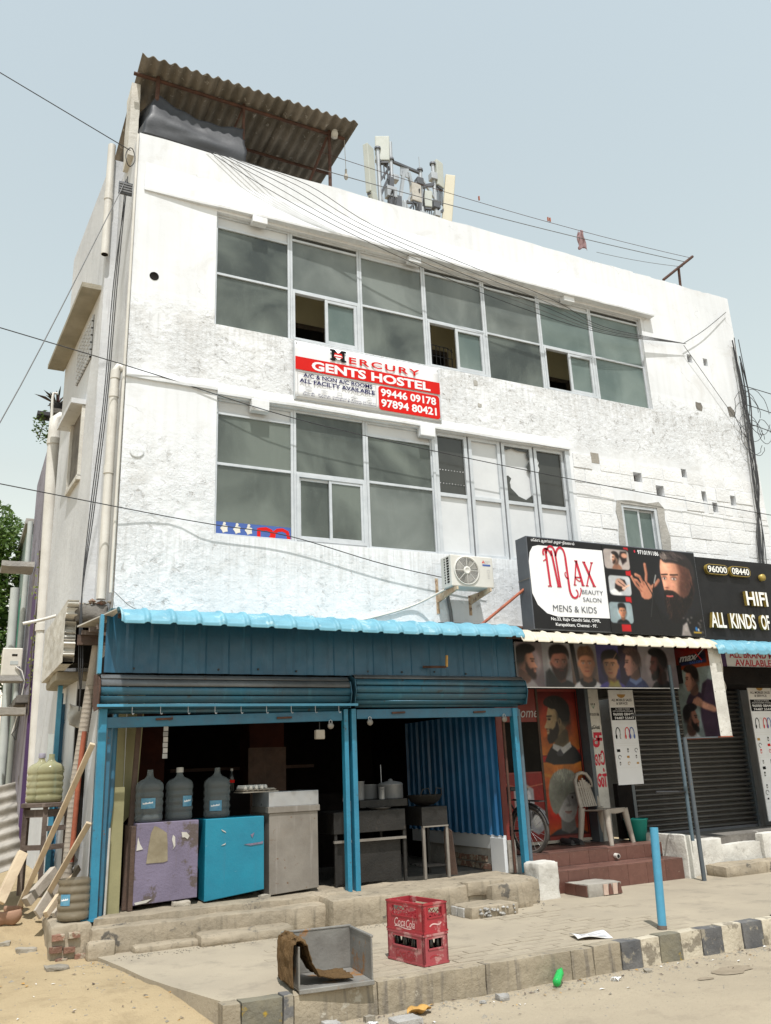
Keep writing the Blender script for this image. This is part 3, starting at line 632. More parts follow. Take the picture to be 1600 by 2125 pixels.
# ================================================================== HOSTEL BUILDING
B = thing('hostel_building', 'white three storey building with long aluminium windows above the blue tea stall', 'building', (0, 0, 0))
def wall_open(x0, x1, z0, z1, ops, y=0.0, th=0.22, extra_x=(), jit_top=0.0, jit_x=0.0):
    """street-facing wall at y with rectangular openings and their reveals"""
    xs = sorted(set([x0, x1] + [v for o in ops for v in o[:2]] + [v for v in extra_x if x0 < v < x1])); zs = sorted(set([z0, z1] + [v for o in ops for v in o[2:4]]))
    inside = lambda a, b: any(o[0] - 1e-6 <= a and a < o[1] - 1e-6 and o[2] - 1e-6 <= b and b < o[3] - 1e-6 for o in ops)
    mb = MB(); tj = {x: random.uniform(-jit_top, jit_top) for x in xs}
    Z = lambda x, z: z + (tj[x] if z == z1 else 0)
    for i in range(len(xs) - 1):
        for j in range(len(zs) - 1):
            a, b, c, d = xs[i], xs[i + 1], zs[j], zs[j + 1]
            if inside(a, c): continue
            mb.add([(a, y, Z(a, c)), (b, y, Z(b, c)), (b, y, Z(b, d)), (a, y, Z(a, d))], [(0, 1, 2, 3)])
        a, b = xs[i], xs[i + 1]
        mb.add([(a, y, Z(a, z1)), (b, y, Z(b, z1)), (b, y + th, Z(b, z1)), (a, y + th, Z(a, z1))], [(0, 1, 2, 3)])
        mb.add([(a, y + th, z0), (b, y + th, z0), (b, y + th, Z(b, z1)), (a, y + th, Z(a, z1))], [(3, 2, 1, 0)]) if False else None
    for a, b, c, d, *rest in ops:
        t = rest[0] if rest else th
        mb.add([(a, y, c), (b, y, c), (b, y + t, c), (a, y + t, c)], [(3, 2, 1, 0)]); mb.add([(a, y, d), (b, y, d), (b, y + t, d), (a, y + t, d)], [(0, 1, 2, 3)])
        mb.add([(a, y, c), (a, y, d), (a, y + t, d), (a, y + t, c)], [(0, 1, 2, 3)]); mb.add([(b, y, c), (b, y, d), (b, y + t, d), (b, y + t, c)], [(3, 2, 1, 0)])
    return mb
WZ = 9.17
W1 = (1.0, 8.03, 6.69, 8.30); W2 = (1.05, 6.19, 4.03, 5.74); W3 = (7.10, 7.80, 4.05, 5.03)
sq = [(7.509, 5.49, .17, .15), (8.481, 5.673, .11, .14), (7.929, 5.324, .16, .16), (8.842, 5.331, .10, .17), (9.047, 5.17, .11, .16), (9.473, 5.327, .12, .17), (9.017, 7.77, .11, .15), (9.378, 7.768, .10, .14), (9.05, 6.909, .12, .12), (9.788, 6.924, .12, .12)]
sq = [(a, b - 0.0, w, h) for a, b, w, h in sq]
H = [(x - w / 2, x + w / 2, z - h / 2, z + h / 2, 0.16) for x, z, w, h in sq]
ex = [i * 0.3 for i in range(1, 34)]
mb = wall_open(0, 10.2, 2.6, WZ, [W1, W2, W3] + H, extra_x=ex, jit_top=0.012)
mb.build('facade_wall', 'whitewash', B)
for i, h in enumerate(H):
    rnd = i >= 8
    MB().box(h[0] - .01, 0.15, h[2] - .01, h[1] + .01, 0.17, h[3] + .01).build('wall_hole', 'rust' if i in (0, 1) else 'concrete_dark' if i < 8 else 'void_dark', B)
# the round pipe ends and chips in the plaster
def ring(mb, c, r0, r1, d, n=16):
    mb.lathe([(r1, 0), (r1, d), (r0, d), (r0, -0.0)], c, n, (0, -1, 0))
mb = MB(); mb.lathe([(0.056, 0.0), (0.054, 0.006), (0.050, 0.007), (0.046, 0.003), (0.0, 0.003)], (0.258, 0.0, 7.168 - .0), 16, (0, -1, 0)); mb.build('drain_hole', 'void_dark', B)
mb = MB(); mb.lathe([(0.085, -0.01), (0.080, 0.008), (0.06, 0.010), (0.0, 0.006)], (0.16, 0.0, 4.91), 18, (0, -1, 0)); mb.build('pipe_stub', 'whitewash', B)
for x, z, s in ((4.725, 6.556, .05), (4.76, 6.22, .04), (9.05, 6.905, .10), (9.79, 6.92, .10)):
    P = [(x + s * random.uniform(.6, 1.15) * math.cos(a * .785), z + s * random.uniform(.6, 1.2) * math.sin(a * .785)) for a in range(8)]
    MB().prism(P, FY(0, 0, 0), 0.001, 0.006).build('plaster_chip', 'concrete_dark' if s > .06 else 'cement', B)
# right return, roof and rear: the building's volume
mb = MB(); mb.box(10.05, 0.22, 2.6, 10.199, 5.5, 9.16); mb.build('right_wall', 'whitewash_side', B)
mb = MB(); mb.box(0.0, 0.22, 8.42, 10.05, 5.5, 8.58); mb.build('roof_slab', 'cement', B)
mb = MB(); mb.box(0.0, 0.06, 8.6, 10.05, 0.22, 9.15); mb.build('parapet_inner', 'whitewash_side', B)
mb = MB(); mb.box(0.15, 0.12, 6.2, 10.05, 5.5, 6.58); mb.box(0.15, 0.12, 3.55, 10.05, 5.5, 3.95); mb.build('floor_slab', 'cement', B)
mb = MB(); mb.box(0.1, 5.3, 0, 10.2, 5.5, 9.1); mb.build('rear_wall', 'whitewash_side', B)
# skewed left wall: plain near bay, then a bay that stands 12 cm proud and rises above the parapet
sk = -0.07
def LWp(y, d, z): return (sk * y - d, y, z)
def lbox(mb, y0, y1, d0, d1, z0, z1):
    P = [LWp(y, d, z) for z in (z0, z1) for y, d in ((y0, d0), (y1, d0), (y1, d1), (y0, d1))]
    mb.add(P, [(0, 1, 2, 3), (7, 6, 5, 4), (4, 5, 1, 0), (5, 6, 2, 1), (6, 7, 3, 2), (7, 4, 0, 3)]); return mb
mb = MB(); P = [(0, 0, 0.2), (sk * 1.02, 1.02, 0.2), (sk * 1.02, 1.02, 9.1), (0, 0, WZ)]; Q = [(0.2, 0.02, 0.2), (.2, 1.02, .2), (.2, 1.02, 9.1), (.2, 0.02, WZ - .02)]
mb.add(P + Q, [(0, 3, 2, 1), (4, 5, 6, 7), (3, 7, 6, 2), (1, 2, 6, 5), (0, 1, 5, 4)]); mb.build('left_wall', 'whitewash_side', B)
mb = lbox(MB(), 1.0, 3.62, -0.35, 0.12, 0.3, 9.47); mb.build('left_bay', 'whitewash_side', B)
# window grille (jali), sunshades and small window on the left bay
sh = MB(); P = []
lbox(sh, 1.15, 3.72, 0.12, 0.36, 7.53, 7.60); sh.build('sunshade', 'soffit', B)
jr = MB(); lbox(jr, 1.50, 2.45, 0.121, 0.126, 6.72, 7.36); j = jr.build('ventilator', 'concrete_dark', B)
mb = MB()
for iy in range(9):
    for iz in range(6):
        y0 = 1.51 + iy * 0.105; z0 = 6.73 + iz * 0.105
        for a, b, c, d in ((0, .105, 0, .02), (0, .02, 0, .105), (.03, .075, .03, .075)): lbox(mb, y0 + a, y0 + b, 0.127, 0.15, z0 + c, z0 + d)
mb.build('lattice', 'whitewash_side', j)
mb = MB(); lbox(mb, 1.68, 2.7, 0.12, 0.30, 6.13, 6.20); mb.build('sunshade', 'whitewash_side', B)
mb = MB(); lbox(mb, 1.74, 2.45, 0.121, 0.127, 5.2, 6.12); w = mb.build('side_window', 'concrete_dark', B)
mb = MB(); lbox(mb, 1.70, 1.74, 0.12, 0.16, 5.15, 6.12); lbox(mb, 2.45, 2.49, 0.12, 0.16, 5.15, 6.12); lbox(mb, 1.7, 2.49, 0.12, 0.17, 5.1, 5.16); mb.build('frame', 'whitewash_dirty', w)
# rough cement along the corner arris
mb = MB(); rng = random.Random(4)
z = 3.1
while z < 9.0:
    h = rng.uniform(0.10, 0.28); w_ = rng.uniform(0.015, 0.05)
    mb.add([(-0.004, -0.002, z), (-0.004 + sk * w_ * 2, w_ * 2.2, z + h * .2), (-0.004 + sk * w_ * 2, w_ * 1.6, z + h), (-0.004, -0.002, z + h)], [(0, 3, 2, 1)]); z += h
mb.build('corner_cement', 'cement', B)
# sunshade band over the upper windows: slanted top, deepening from the left corner
def band(xa, xb, za, zb, da, db, name, mat, n=24, drop=0.0):
    mb = MB(); vs = []
    for i in range(n + 1):
        x = xa + (xb - xa) * i / n; d = da + (db - da) * min(1, i / n * 3.0); w = random.uniform(-.006, .006)
        vs += [(x, -0.001, za + w * 2), (x, -d * 0.93, zb + 0.045 + w), (x, -d, zb + 0.03 + w), (x, -d * 0.96, zb + w), (x, -0.001, zb + w)]
    fs = []
    for i in range(n):
        for k in range(4): a = i * 5 + k; fs.append((a, a + 1, a + 6, a + 5))
    fs += [(4, 3, 2, 1, 0), tuple(n * 5 + k for k in range(5))]
    mb.add(vs, fs); return mb.build(name, mat, B)
band(0.09, 8.24, 8.75, 8.335, 0.02, 0.115, 'lintel_band', 'whitewash')
band(-0.002, 1.05, 5.93, 5.80, 0.03, 0.03, 'plaster_ledge', 'whitewash', 6)
band(1.05, 6.25, 5.90, 5.75, 0.03, 0.04, 'lintel_band', 'whitewash', 16)
# concrete brackets under the bands
for x, z in ((1.46, 5.605), (3.77, 5.615)): MB().box(x, -0.05, z, x + 0.225, 0.05, z + 0.15).build('lintel_block', 'whitewash', B, bevel=0.008)
for x in (1.45, 3.72, 6.43): MB().box(x, -0.075, 8.235, x + 0.2, 0.03, 8.33).build('lintel_block', 'whitewash', B, bevel=0.008)
# ---------------------------------------------------------------- windows
FYD = 0.055                                                        # frame set back from the wall face
def frame_mb(x0, x1, z0, z1, w=0.045, d=0.05, y=FYD, cross=()):
    mb = MB(); mb.box(x0, y, z0, x0 + w, y + d, z1); mb.box(x1 - w, y, z0, x1, y + d, z1); mb.box(x0 + w, y + .001, z0, x1 - w, y + d - .001, z0 + w); mb.box(x0 + w, y + .001, z1 - w, x1 - w, y + d - .001, z1)
    for c in cross: mb.box(x0 + w, y + .002, c - w / 2, x1 - w, y + d - .002, c + w / 2)
    return mb
def pane(x0, x1, z0, z1, mat, par, y=FYD + 0.022, name='pane'):
    return MB().box(x0, y, z0, x1, y + 0.006, z1).build(name, mat, par)
TR1 = 7.44
for i in range(7):
    x0 = 1.0 + i + (0.003 if i else 0); x1 = 2.0 + i + (0.03 if i == 6 else 0)
    top = 8.12 if i in (0,) else 8.20
    w = frame_mb(x0, x1, 6.69, 8.30, 0.032, cross=(TR1, top)).build('window', 'aluminium', B, bevel=0.003)
    gm = ['glass_dusty', 'glass_grey', 'glass_grey', 'glass_grey', 'glass_grey', 'glass_green', 'glass_green'][i]
    pane(x0 + .03, x1 - .03, TR1 + .015, top - .015, gm, w)
    pane(x0 + .03, x1 - .03, top + .016, 8.27, 'door_panel_white' if i in (0, 2, 5) else 'glass_dark', w, name='top_strip')
    if i in (1, 3, 5):                                             # sliding sashes, the left half left open
        xm = (x0 + x1) / 2
        s = frame_mb(xm - 0.02, x1 - 0.06, 6.75, TR1 - 0.045, 0.042, 0.03, FYD - 0.008).build('sash', 'aluminium', w, bevel=0.003)
        pane(xm + .02, x1 - .10, 6.79, TR1 - .085, 'glass_green', w)
        frame_mb(x0 + .03, x1 - .03, 6.72, TR1 - .015, 0.028, 0.06, FYD - .012).build('track', 'aluminium', w)
    else: pane(x0 + .03, x1 - .03, 6.72, TR1 - .015, ['glass_dusty', 0, 'glass_dusty', 0, 'glass_dusty', 0, 'glass_green'][i], w)
TR2 = 4.91
for i, (x0, x1) in enumerate(((1.05, 2.027), (2.03, 3.005), (3.008, 3.99))):
    top = 5.55 if i != 1 else 5.715
    w = frame_mb(x0, x1, 4.03, 5.74, 0.034, cross=(TR2, 5.55) if i != 1 else (TR2,)).build('window', 'aluminium', B, bevel=0.003)
    pane(x0 + .03, x1 - .03, TR2 + .015, top - .015, 'glass_dusty', w)
    if i != 1: pane(x0 + .03, x1 - .03, 5.565, 5.71, 'door_panel_white', w, name='top_strip')
    if i == 1:
        frame_mb(x0 + .03, x1 - .03, 4.06, TR2 - .015, 0.034, 0.06, FYD - .012).build('track', 'aluminium', w)
        for a, b, yy in ((x0 + .06, (x0 + x1) / 2 + .01, FYD + .02), ((x0 + x1) / 2 - .03, x1 - .06, FYD - .004)):
            s = frame_mb(a, b, 4.09, TR2 - .05, 0.035, 0.028, yy).build('sash', 'aluminium', w, bevel=0.003)
            pane(a + .03, b - .03, 4.12, TR2 - .08, 'glass_dusty', w, yy + .012)
    else: pane(x0 + .03, x1 - .03, 4.06, TR2 - .015, 'glass_dusty' if i == 0 else 'glass_grey', w)
# blue banner standing behind the lowest left pane, pressed to the glass
fb = FY(1.085, FYD + 0.016, 4.065); mb = MB(); pl(mb, [(0, 0), (.905, 0), (.905, .145), (0, .145)], fb, 0.0)
ban = mb.build('taped_banner', 'flex_blue', B); mb = MB()
for k, cx in enumerate((.10, .25, .39)):
    pl(mb, [(cx + .05 * math.cos(t * .628) * (1 if t % 2 else .7), .065 + .055 * math.sin(t * .628) * (1 if t % 2 else .75)) for t in range(10)], fb, 0.002, 0)
    pl(mb, [(cx + .018 * math.cos(t * .785), .125 + .018 * math.sin(t * .785)) for t in range(8)], fb, 0.0025, 0)
for (cx, full) in ((.60, 0), (.78, 1)):
    stroke(mb, [(cx - .09, 0), (cx - .09, .105)] if not full else [(cx - .09, .0), (cx - .08, .07), (cx - .04, .10), (cx + .02, .11), (cx + .08, .085), (cx + .10, .0)], .042, fb, 0.002, 1)
    if not full: stroke(mb, [(cx - .09, .09), (cx + .0, .105), (cx + .06, .085), (cx + .07, .03), (cx + .05, .0)], .042, fb, 0.0022, 1)
mb.build('banner_print', ['ac_cream', 'flex_red'], ban)
# the folding-door section: four leaves, glazed or boarded above, boarded below
dx = [4.0, 4.545, 5.085, 5.635, 6.19]
for i in range(4):
    a, b = dx[i] + (.012 if i else .02), dx[i + 1] - .012
    w = frame_mb(a, b, 3.86 if 0 else 4.03, 5.74, 0.05, 0.05, FYD - .01, cross=(4.86,)).build('door_leaf', 'aluminium', B, bevel=0.003)
    pane(a + .04, b - .04, 4.07, 4.84, 'door_panel_white', w, name='panel')
    if i == 1: pane(a + .04, b - .04, 4.88, 5.70, 'door_panel_white', w, name='panel')
    elif i == 2:
        pane(a + .04, b - .04, 4.88, 5.70, 'door_panel_white', w, FYD + .05, 'backing_sheet')      # seen through the broken pane
        fr = FY(0, FYD + .018, 0)
        left = [(a + .04, 4.88), (b - .04, 4.88), (b - .04, 5.02), (a + .36, 4.93), (a + .24, 4.97), (a + .19, 5.02), (a + .12, 5.08), (a + .11, 5.16), (a + .14, 5.22), (a + .09, 5.26), (a + .04, 5.24)]
        MB().prism(left, fr, 0, .005).build('broken_pane', 'glass_dark', w)
        top = [(a + .04, 5.70), (a + .04, 5.665), (a + .10, 5.64), (a + .2, 5.68), (a + .3, 5.655), (b - .07, 5.66), (b - .09, 5.60), (b - .05, 5.52), (b - .1, 5.44), (b - .1, 5.40), (b - .06, 5.36), (b - .04, 5.3), (b - .04, 5.70)]
        MB().prism(top, fr, 0, .005).build('broken_pane', 'glass_dark', w)
    else:
        pane(a + .04, b - .04, 4.88, 5.70, 'glass_dark', w)
        if i == 3:
            fr = FY(0, FYD + .016, 0); MB().prism([(a + .04, 5.36), (a + .06, 5.34), (a + .09, 5.42), (a + .07, 5.47), (a + .09, 5.52), (a + .06, 5.58), (a + .05, 5.62), (a + .04, 5.6)], fr, 0, .004).build('broken_edge', 'door_panel_white', w)
        if i == 0:
            mb = MB(); fr = FY(0, FYD + .016, 0)
            for rr in (5.02, 5.21):
                for k in range(9):
                    x = a + .07 + k * .045; pl(mb, [(x, rr), (x + random.uniform(.006, .018), rr), (x + .012, rr + random.uniform(.006, .02)), (x, rr + .01)], fr, 0.001)
            mb.build('paint_flecks', 'flex_white', w)
MB().box(6.17, -0.004, 4.0, 6.24, 0.03, 5.77).build('door_post', 'aluminium', B); MB().box(3.975, FYD - .02, 4.03, 4.012, FYD + .045, 5.74).build('door_post', 'aluminium', B)
# small sliding window in the block wall and its cement surround
P = [(6.99, 4.05), (6.985, 4.5), (7.02, 4.75), (6.99, 4.9), (7.03, 5.07), (7.3, 5.10), (7.6, 5.08), (7.85, 5.13), (7.95, 5.03), (7.93, 4.85), (7.99, 4.6), (7.96, 4.3), (7.97, 4.05)]
mb = MB(); fr = FY(0, 0, 0); inner = [(7.10, 4.05), (7.10, 5.03), (7.80, 5.03), (7.80, 4.05)]
mb.prism(P[:5] + [(7.10, 5.03), (7.10, 4.05)], fr, .001, .012); mb.prism(P[4:9] + [(7.80, 5.03), (7.10, 5.03)], fr, .001, .012); mb.prism(P[8:] + [(7.80, 4.05), (7.80, 5.03)], fr, .001, .012)
mb.build('cement_surround', 'cement', B)
w = frame_mb(7.10, 7.80, 4.05, 5.03, 0.05, 0.08, 0.0).build('window', 'aluminium', B, bevel=.003)
for a, b, yy in ((7.14, 7.47, .03), (7.43, 7.76, .05)):
    frame_mb(a, b, 4.08, 4.985, 0.035, 0.022, yy).build('sash', 'aluminium', w); pane(a + .03, b - .03, 4.11, 4.955, 'glass_green', w, yy + .008)
# rooms behind the windows
rm = MB(); x0, x1, z0, z1, yb = 0.98, 8.06, 6.59, 8.40, 1.25
rm.add([(x0, .2, z0), (x1, .2, z0), (x1, yb, z0), (x0, yb, z0), (x0, .2, z1), (x1, .2, z1), (x1, yb, z1), (x0, yb, z1)], [(0, 1, 2, 3), (7, 6, 5, 4), (3, 2, 6, 7), (0, 3, 7, 4), (1, 5, 6, 2)])
for xp in (3.35, 5.35): rm.box(xp, .2, z0, xp + .1, yb, z1)
room = rm.build('room', 'room_beige', B)
for xd, zt in ((2.32, 7.60), (4.35, 7.62), (6.75, 7.56)):
    MB().box(xd, yb - .03, z0, xd + .62, yb - .004, zt).build('doorway', 'void_dark', room)
    MB().box(xd - .07, yb - .05, z0, xd, yb - .003, zt + .07).box(xd + .62, yb - .05, z0, xd + .69, yb - .003, zt + .07).box(xd, yb - .05, zt, xd + .62, yb - .003, zt + .07).build('door_frame', 'wood_old', room)
mb = MB()
for k in range(6): mb.tube([(4.24 + k * .065, .32, 6.72), (4.24 + k * .065, .32, 7.22)], .006, 6)
mb.tube([(4.23, .32, 7.05), (4.58, .32, 7.05)], .006, 6); mb.tube([(4.23, .32, 7.22), (4.5, .32, 7.21), (4.58, .32, 7.16)], .007, 6); mb.build('window_grille', 'cable_black', room)
rm = MB(); x0, x1, z0, z1 = 1.02, 6.22, 3.96, 5.80
rm.add([(x0, .2, z0), (x1, .2, z0), (x1, yb, z0), (x0, yb, z0), (x0, .2, z1), (x1, .2, z1), (x1, yb, z1), (x0, yb, z1)], [(0, 1, 2, 3), (7, 6, 5, 4), (3, 2, 6, 7), (0, 3, 7, 4), (1, 5, 6, 2)]); rm.build('room', 'room_beige', B)
MB().box(7.0, .21, 3.98, 7.9, .25, 5.1).build('room', 'void_dark', B)
# ---------------------------------------------------------------- concrete block infill on the right, block by block
cz = 3.95; r = 0; bh = 0.2215
while cz < 5.70:
    x = 6.30 + (0 if r % 2 else -0.21)
    while x < 10.15:
        w_ = 0.43 + random.uniform(-.03, .03); a, b = max(x, 6.29), min(x + w_ - .012, 10.19); x += w_
        if b - a < .06: continue
        segs = [(a, b)]
        for hx0, hx1, hz0, hz1, _ in H[:8] + [(6.985, 7.975, 3.9, 5.10, 0), (6.64, 6.80, 5.61, 5.78, 0)]:
            if hz1 < cz + .02 or hz0 > cz + bh - .02: continue
            ns = []
            for s0, s1 in segs:
                if hx1 <= s0 or hx0 >= s1: ns.append((s0, s1)); continue
                if hx0 - s0 > .03: ns.append((s0, hx0))
                if s1 - hx1 > .03: ns.append((hx1, s1))
            segs = ns
        for s0, s1 in segs:
            d = random.uniform(.002, .008) + (.008 if random.random() < .10 else 0)
            rough_box(s0, -d, cz + random.uniform(0, .005), s1, 0.02, cz + bh - random.uniform(.006, .014), 0.11, 0.003, freq=6, seed=x * 7 + r, round_=.005).build('block', 'block_wash', B)
    cz += bh; r += 1
MB().box(6.645, -.004, 5.615, 6.795, 0.02, 5.775).build('block', 'cement_pale', B)
# ================================================================== ROOFTOP
def rz_(x, y): return 10.20 + 0.02 * y
# corrugated roof sheets on rusty pipes
R = thing('roof_canopy', 'corrugated grey cement sheet canopy on rusty pipes above the parapet', 'canopy', (1.4, 0.1, 9.1))
pitch = 0.1395
nsh = 3; x0r, x1r = -0.05, 2.94
for k in range(nsh):
    a = x0r + (x1r - x0r) * k / nsh - (0.03 if k else 0); b = x0r + (x1r - x0r) * (k + 1) / nsh; nw = int((b - a) / pitch * 8)
    dz = 0.012 * (k % 2); yf = -0.20 + random.uniform(-.015, .015)
    def fn(u, v, a=a, b=b, dz=dz, yf=yf):
        x = a + (b - a) * u; y = yf + (3.2 - yf) * v
        return (x, y, rz_(x, y) + dz + 0.026 * math.cos(2 * math.pi * (x - x0r) / pitch) + 0.006 * math.sin(x * 2.1))
    mb = MB(); mb.sheet(fn, nw, 4, 0.009, off=(0, 0, 1)); mb.build('roof_sheet', 'asbestos', R)
mb = MB(); mb.tube([(-0.10, 0.10, 10.145), (2.86, 0.10, 10.145)], .024, 8); mb.build('purlin', 'rust', R)
mb = MB(); mb.tube([(0.2, 0.86, 10.15), (2.93, 0.88, 10.15)], .022, 8); mb.build('purlin', 'rust', R)
for x, r_ in ((0.205, .028), (1.36, .02), (2.62, .026)):
    MB().tube([(x, 0.10, 8.95), (x + .005, 0.10, 10.2)], r_, 8).build('post', 'rust', R)
MB().tube([(2.30, .72, 9.0), (2.60, .12, 10.1)], .02, 8).build('brace', 'rust', R)
MB().tube([(1.10, .9, 9.3), (1.36, .1, 10.16)], .014, 8).build('brace', 'rust', R)
MB().lathe([(0, .12), (.035, .11), (.05, .06), (.045, 0), (.0, 0)], (2.66, .0, 10.02), 12, (0, -.2, 1)).build('pole_cap', 'torn_white', R)
# stub pillar carrying the canopy's left edge
mb = rough_box(-0.10, 0.25, 9.0, 0.02, 0.62, 10.14, .15, .008, round_=.01); setp(mb.build('roof_pillar', 'whitewash_dirty'), 'white plastered stub pillar under the left edge of the roof canopy', 'pillar')
# black tarpaulin slung between posts
def tarp(u, v):
    if u < 0.22:
        t = u / 0.22; top = V((-0.02, 0.75, 9.95)).lerp(V((0.2, 0.07, 9.90)), t); bot = V((-0.04, 0.70, 9.16)).lerp(V((0.02, 0.03, 9.17)), t)
    else:
        t = (u - 0.22) / 0.78; sag = 0.14 * math.sin(math.pi * t)
        top = V((0.2, 0.07, 9.90)).lerp(V((1.37, 0.07, 9.78)), t) - V((0, 0, sag)); bot = V((0.02, 0.03, 9.17)).lerp(V((1.39, 0.06, 9.17)), t)
    p = bot.lerp(top, v)
    f = 0.05 * math.sin(v * 4 + 1.2 * u) * math.sin(math.pi * v) + 0.020 * abs(math.sin(v * 5.5 + u * 4.5)) * math.sin(math.pi * v) + 0.012 * abs(math.sin(u * 5 - v * 8)) * math.sin(math.pi * u)
    return p + V((0.01 * math.sin(v * 14 + u * 3), -0.02 - f * 0.8 + 0.03 * v, 0.012 * math.sin(u * 30) * v))
mb = MB(); mb.sheet(tarp, 46, 18, .004, off=(0, 1, 0)); setp(mb.build('tarpaulin', 'tarp_black'), 'black plastic tarpaulin slung under the roof canopy above the white parapet', 'tarpaulin')
# bulb hanging under the canopy
mb = MB(); mb.tube([(2.86, .1, 10.14), (2.87, .1, 9.62)], .004, 5); mb.lathe([(0, .17), (.016, .17), (.016, .12), (.012, .115), (.03, .06), (.03, .03), (.018, .0), (0, -.005)], (2.87, .1, 9.45), 10)
setp(mb.build('light_bulb', 'torn_white'), 'small bulb hanging from the right end of the roof canopy', 'bulb')
# clothesline posts and line
mb = MB(); mb.tube([(8.72, .02, 9.21), (9.50, .0, 9.86)], .024, 8); t = setp(thing('clothesline_post', 'rusty T shaped clothesline bar leaning above the right end of the parapet', 'post', (9.2, .1, 9.1)))
mb.build('bar', 'rust', t); MB().tube([(9.18, .1, 9.0), (9.13, .02, 9.56)], .022, 8).build('stem', 'rust', t)
def wire(pts, r, label, mat='cable_black', sag=0.0, n=14, name='wire', group=None, segs=None):
    if len(pts) == 2:
        a, b = V(pts[0]), V(pts[1]); P = [a.lerp(b, i / n) - V((0, 0, sag * 4 * (i / n) * (1 - i / n))) for i in range(n + 1)]
    else:
        q = [V(a) for a in pts]; P = []
        if len(q) > 12: P = q
        else:
            e = [q[0] * 2 - q[1]] + q + [q[-1] * 2 - q[-2]]
            for i in range(1, len(e) - 2):
                for k in range(6):
                    t = k / 6; a, b, c, d = e[i - 1], e[i], e[i + 1], e[i + 2]
                    P.append(.5 * ((2 * b) + (c - a) * t + (2 * a - 5 * b + 4 * c - d) * t * t + (3 * b - a - 3 * c + d) * t ** 3))
            P.append(q[-1])
    o = MB().tube(P, r, 5, caps=False).build(name, mat); return setp(o, label, 'wire', group)
wire([(2.4, .05, 9.75), (9.45, .0, 9.82)], .004, 'thin line with pegs running above the parapet to the rusty bar', 'rust', .10, name='clothesline')
wire([(2.4, .05, 9.45), (9.30, .0, 9.70)], .006, 'dark clothesline just above the white parapet', 'cable_grey', .06, name='clothesline')
wire([(7.3, .02, 9.38), (9.22, .0, 9.58)], .004, 'short low line at the right end of the parapet', 'cable_grey', .03, name='clothesline')
def shirt(u, v):
    w = .05 + .06 * (1 - v) ** .6 * (1 - .3 * math.sin(v * 9)); return (7.02 + (u - .5) * w * 1.6 + .012 * math.sin(v * 7), .03 + .02 * math.sin(u * 12), 9.72 - .34 * (1 - v) - .03 * math.sin(u * 7))
mb = MB(); mb.sheet(shirt, 10, 12, .008, off=(0, 1, 0)); setp(mb.build('hanging_cloth', 'cloth_rose'), 'small faded rose cloth hanging from the clothesline', 'cloth')
for x in (6.35, 6.39, 5.05): setp(MB().box(x, -.0, 9.70, x + .018, .02, 9.77).build('clothes_peg', 'rust_red'), 'small dark clothes peg on the line above the parapet', 'peg', 'pegs on the clothesline')
# ---------------------------------------------------------------- mobile mast with panel antennas, on the roof far behind
A = thing('antenna_mast', 'steel lattice mast top with white panel antennas rising behind the parapet', 'antenna mast', (9.5, 8.0, 8.6))
def AP(u, v):     # mast frame: metres at y=8 (u to the right, v up)
    return V((7.27 + u * .79 - .2 * min(1, max(0, u)), 8.0 + 0.1 * u, 16.15 + v * .77 + .36 * max(0, u - 1.0) - .1 * min(1, max(0, u))))
def abar(n, a, b, w, m): MB().bar(AP(*a), AP(*b), w * 1.15, w * 1.15).build(n, m, A)
def panel(c, w, d, h, lean, yaw, mat, foot=True):
    w *= .8; d *= .8; h *= .77
    mb = MB(); mb.box(-w / 2, -d / 2, 0, w / 2, d / 2, h); q = mb.build('panel_antenna', mat, A, bevel=.02, local=True)
    q.location = AP(*c) - A.location; q.rotation_euler = (lean[0], lean[1], yaw)
    if foot:
        f = MB().box(-w / 2 + .03, -d / 2 + .02, -.07, w / 2 - .03, d / 2 - .02, 0)
        for k in range(4): f.tube([(-w / 2 + .06 + k * w / 4.5, 0, -.05), (-w / 2 + .08 + k * w / 4.5, .03, -.55)], .018, 5)
        f.build('cable_boots', 'tower_dark', q, local=True)
    return q
panel((-.02, .05), .40, .20, 1.95, (0.0, -.055), .55, 'antenna_white')
panel((.66, 1.75), .50, .18, 1.05, (0, .03), -.45, 'antenna_white')
panel((3.22, .70), .36, .16, 1.15, (0, .02), .35, 'antenna_white')
panel((3.42, -.95), .36, .2, 2.2, (-.02, .13), -.35, 'antenna_cream')
panel((2.12, .10), .40, .18, .78, (0, 0.0), .1, 'torn_white')
panel((2.62, -.15), .30, .14, .7, (0, .05), -.3, 'antenna_white')
panel((1.5, -.55), .28, .14, .75, (0, 0), .3, 'tower_steel')
panel((.10, -.32), .32, .2, .42, (0, -.25), .5, 'antenna_white', False)
for a, b in (((.45, -1.2), (.42, 2.2)), ((1.10, -1.6), (1.12, 2.75)), ((2.35, -2.0), (2.38, 1.55)), ((3.0, -2.2), (2.97, 1.75)), ((1.55, -1.8), (1.62, .2))): MB().tube([AP(*a), AP(*b)], .055, 8).build('tube_mount', 'tower_steel', A)
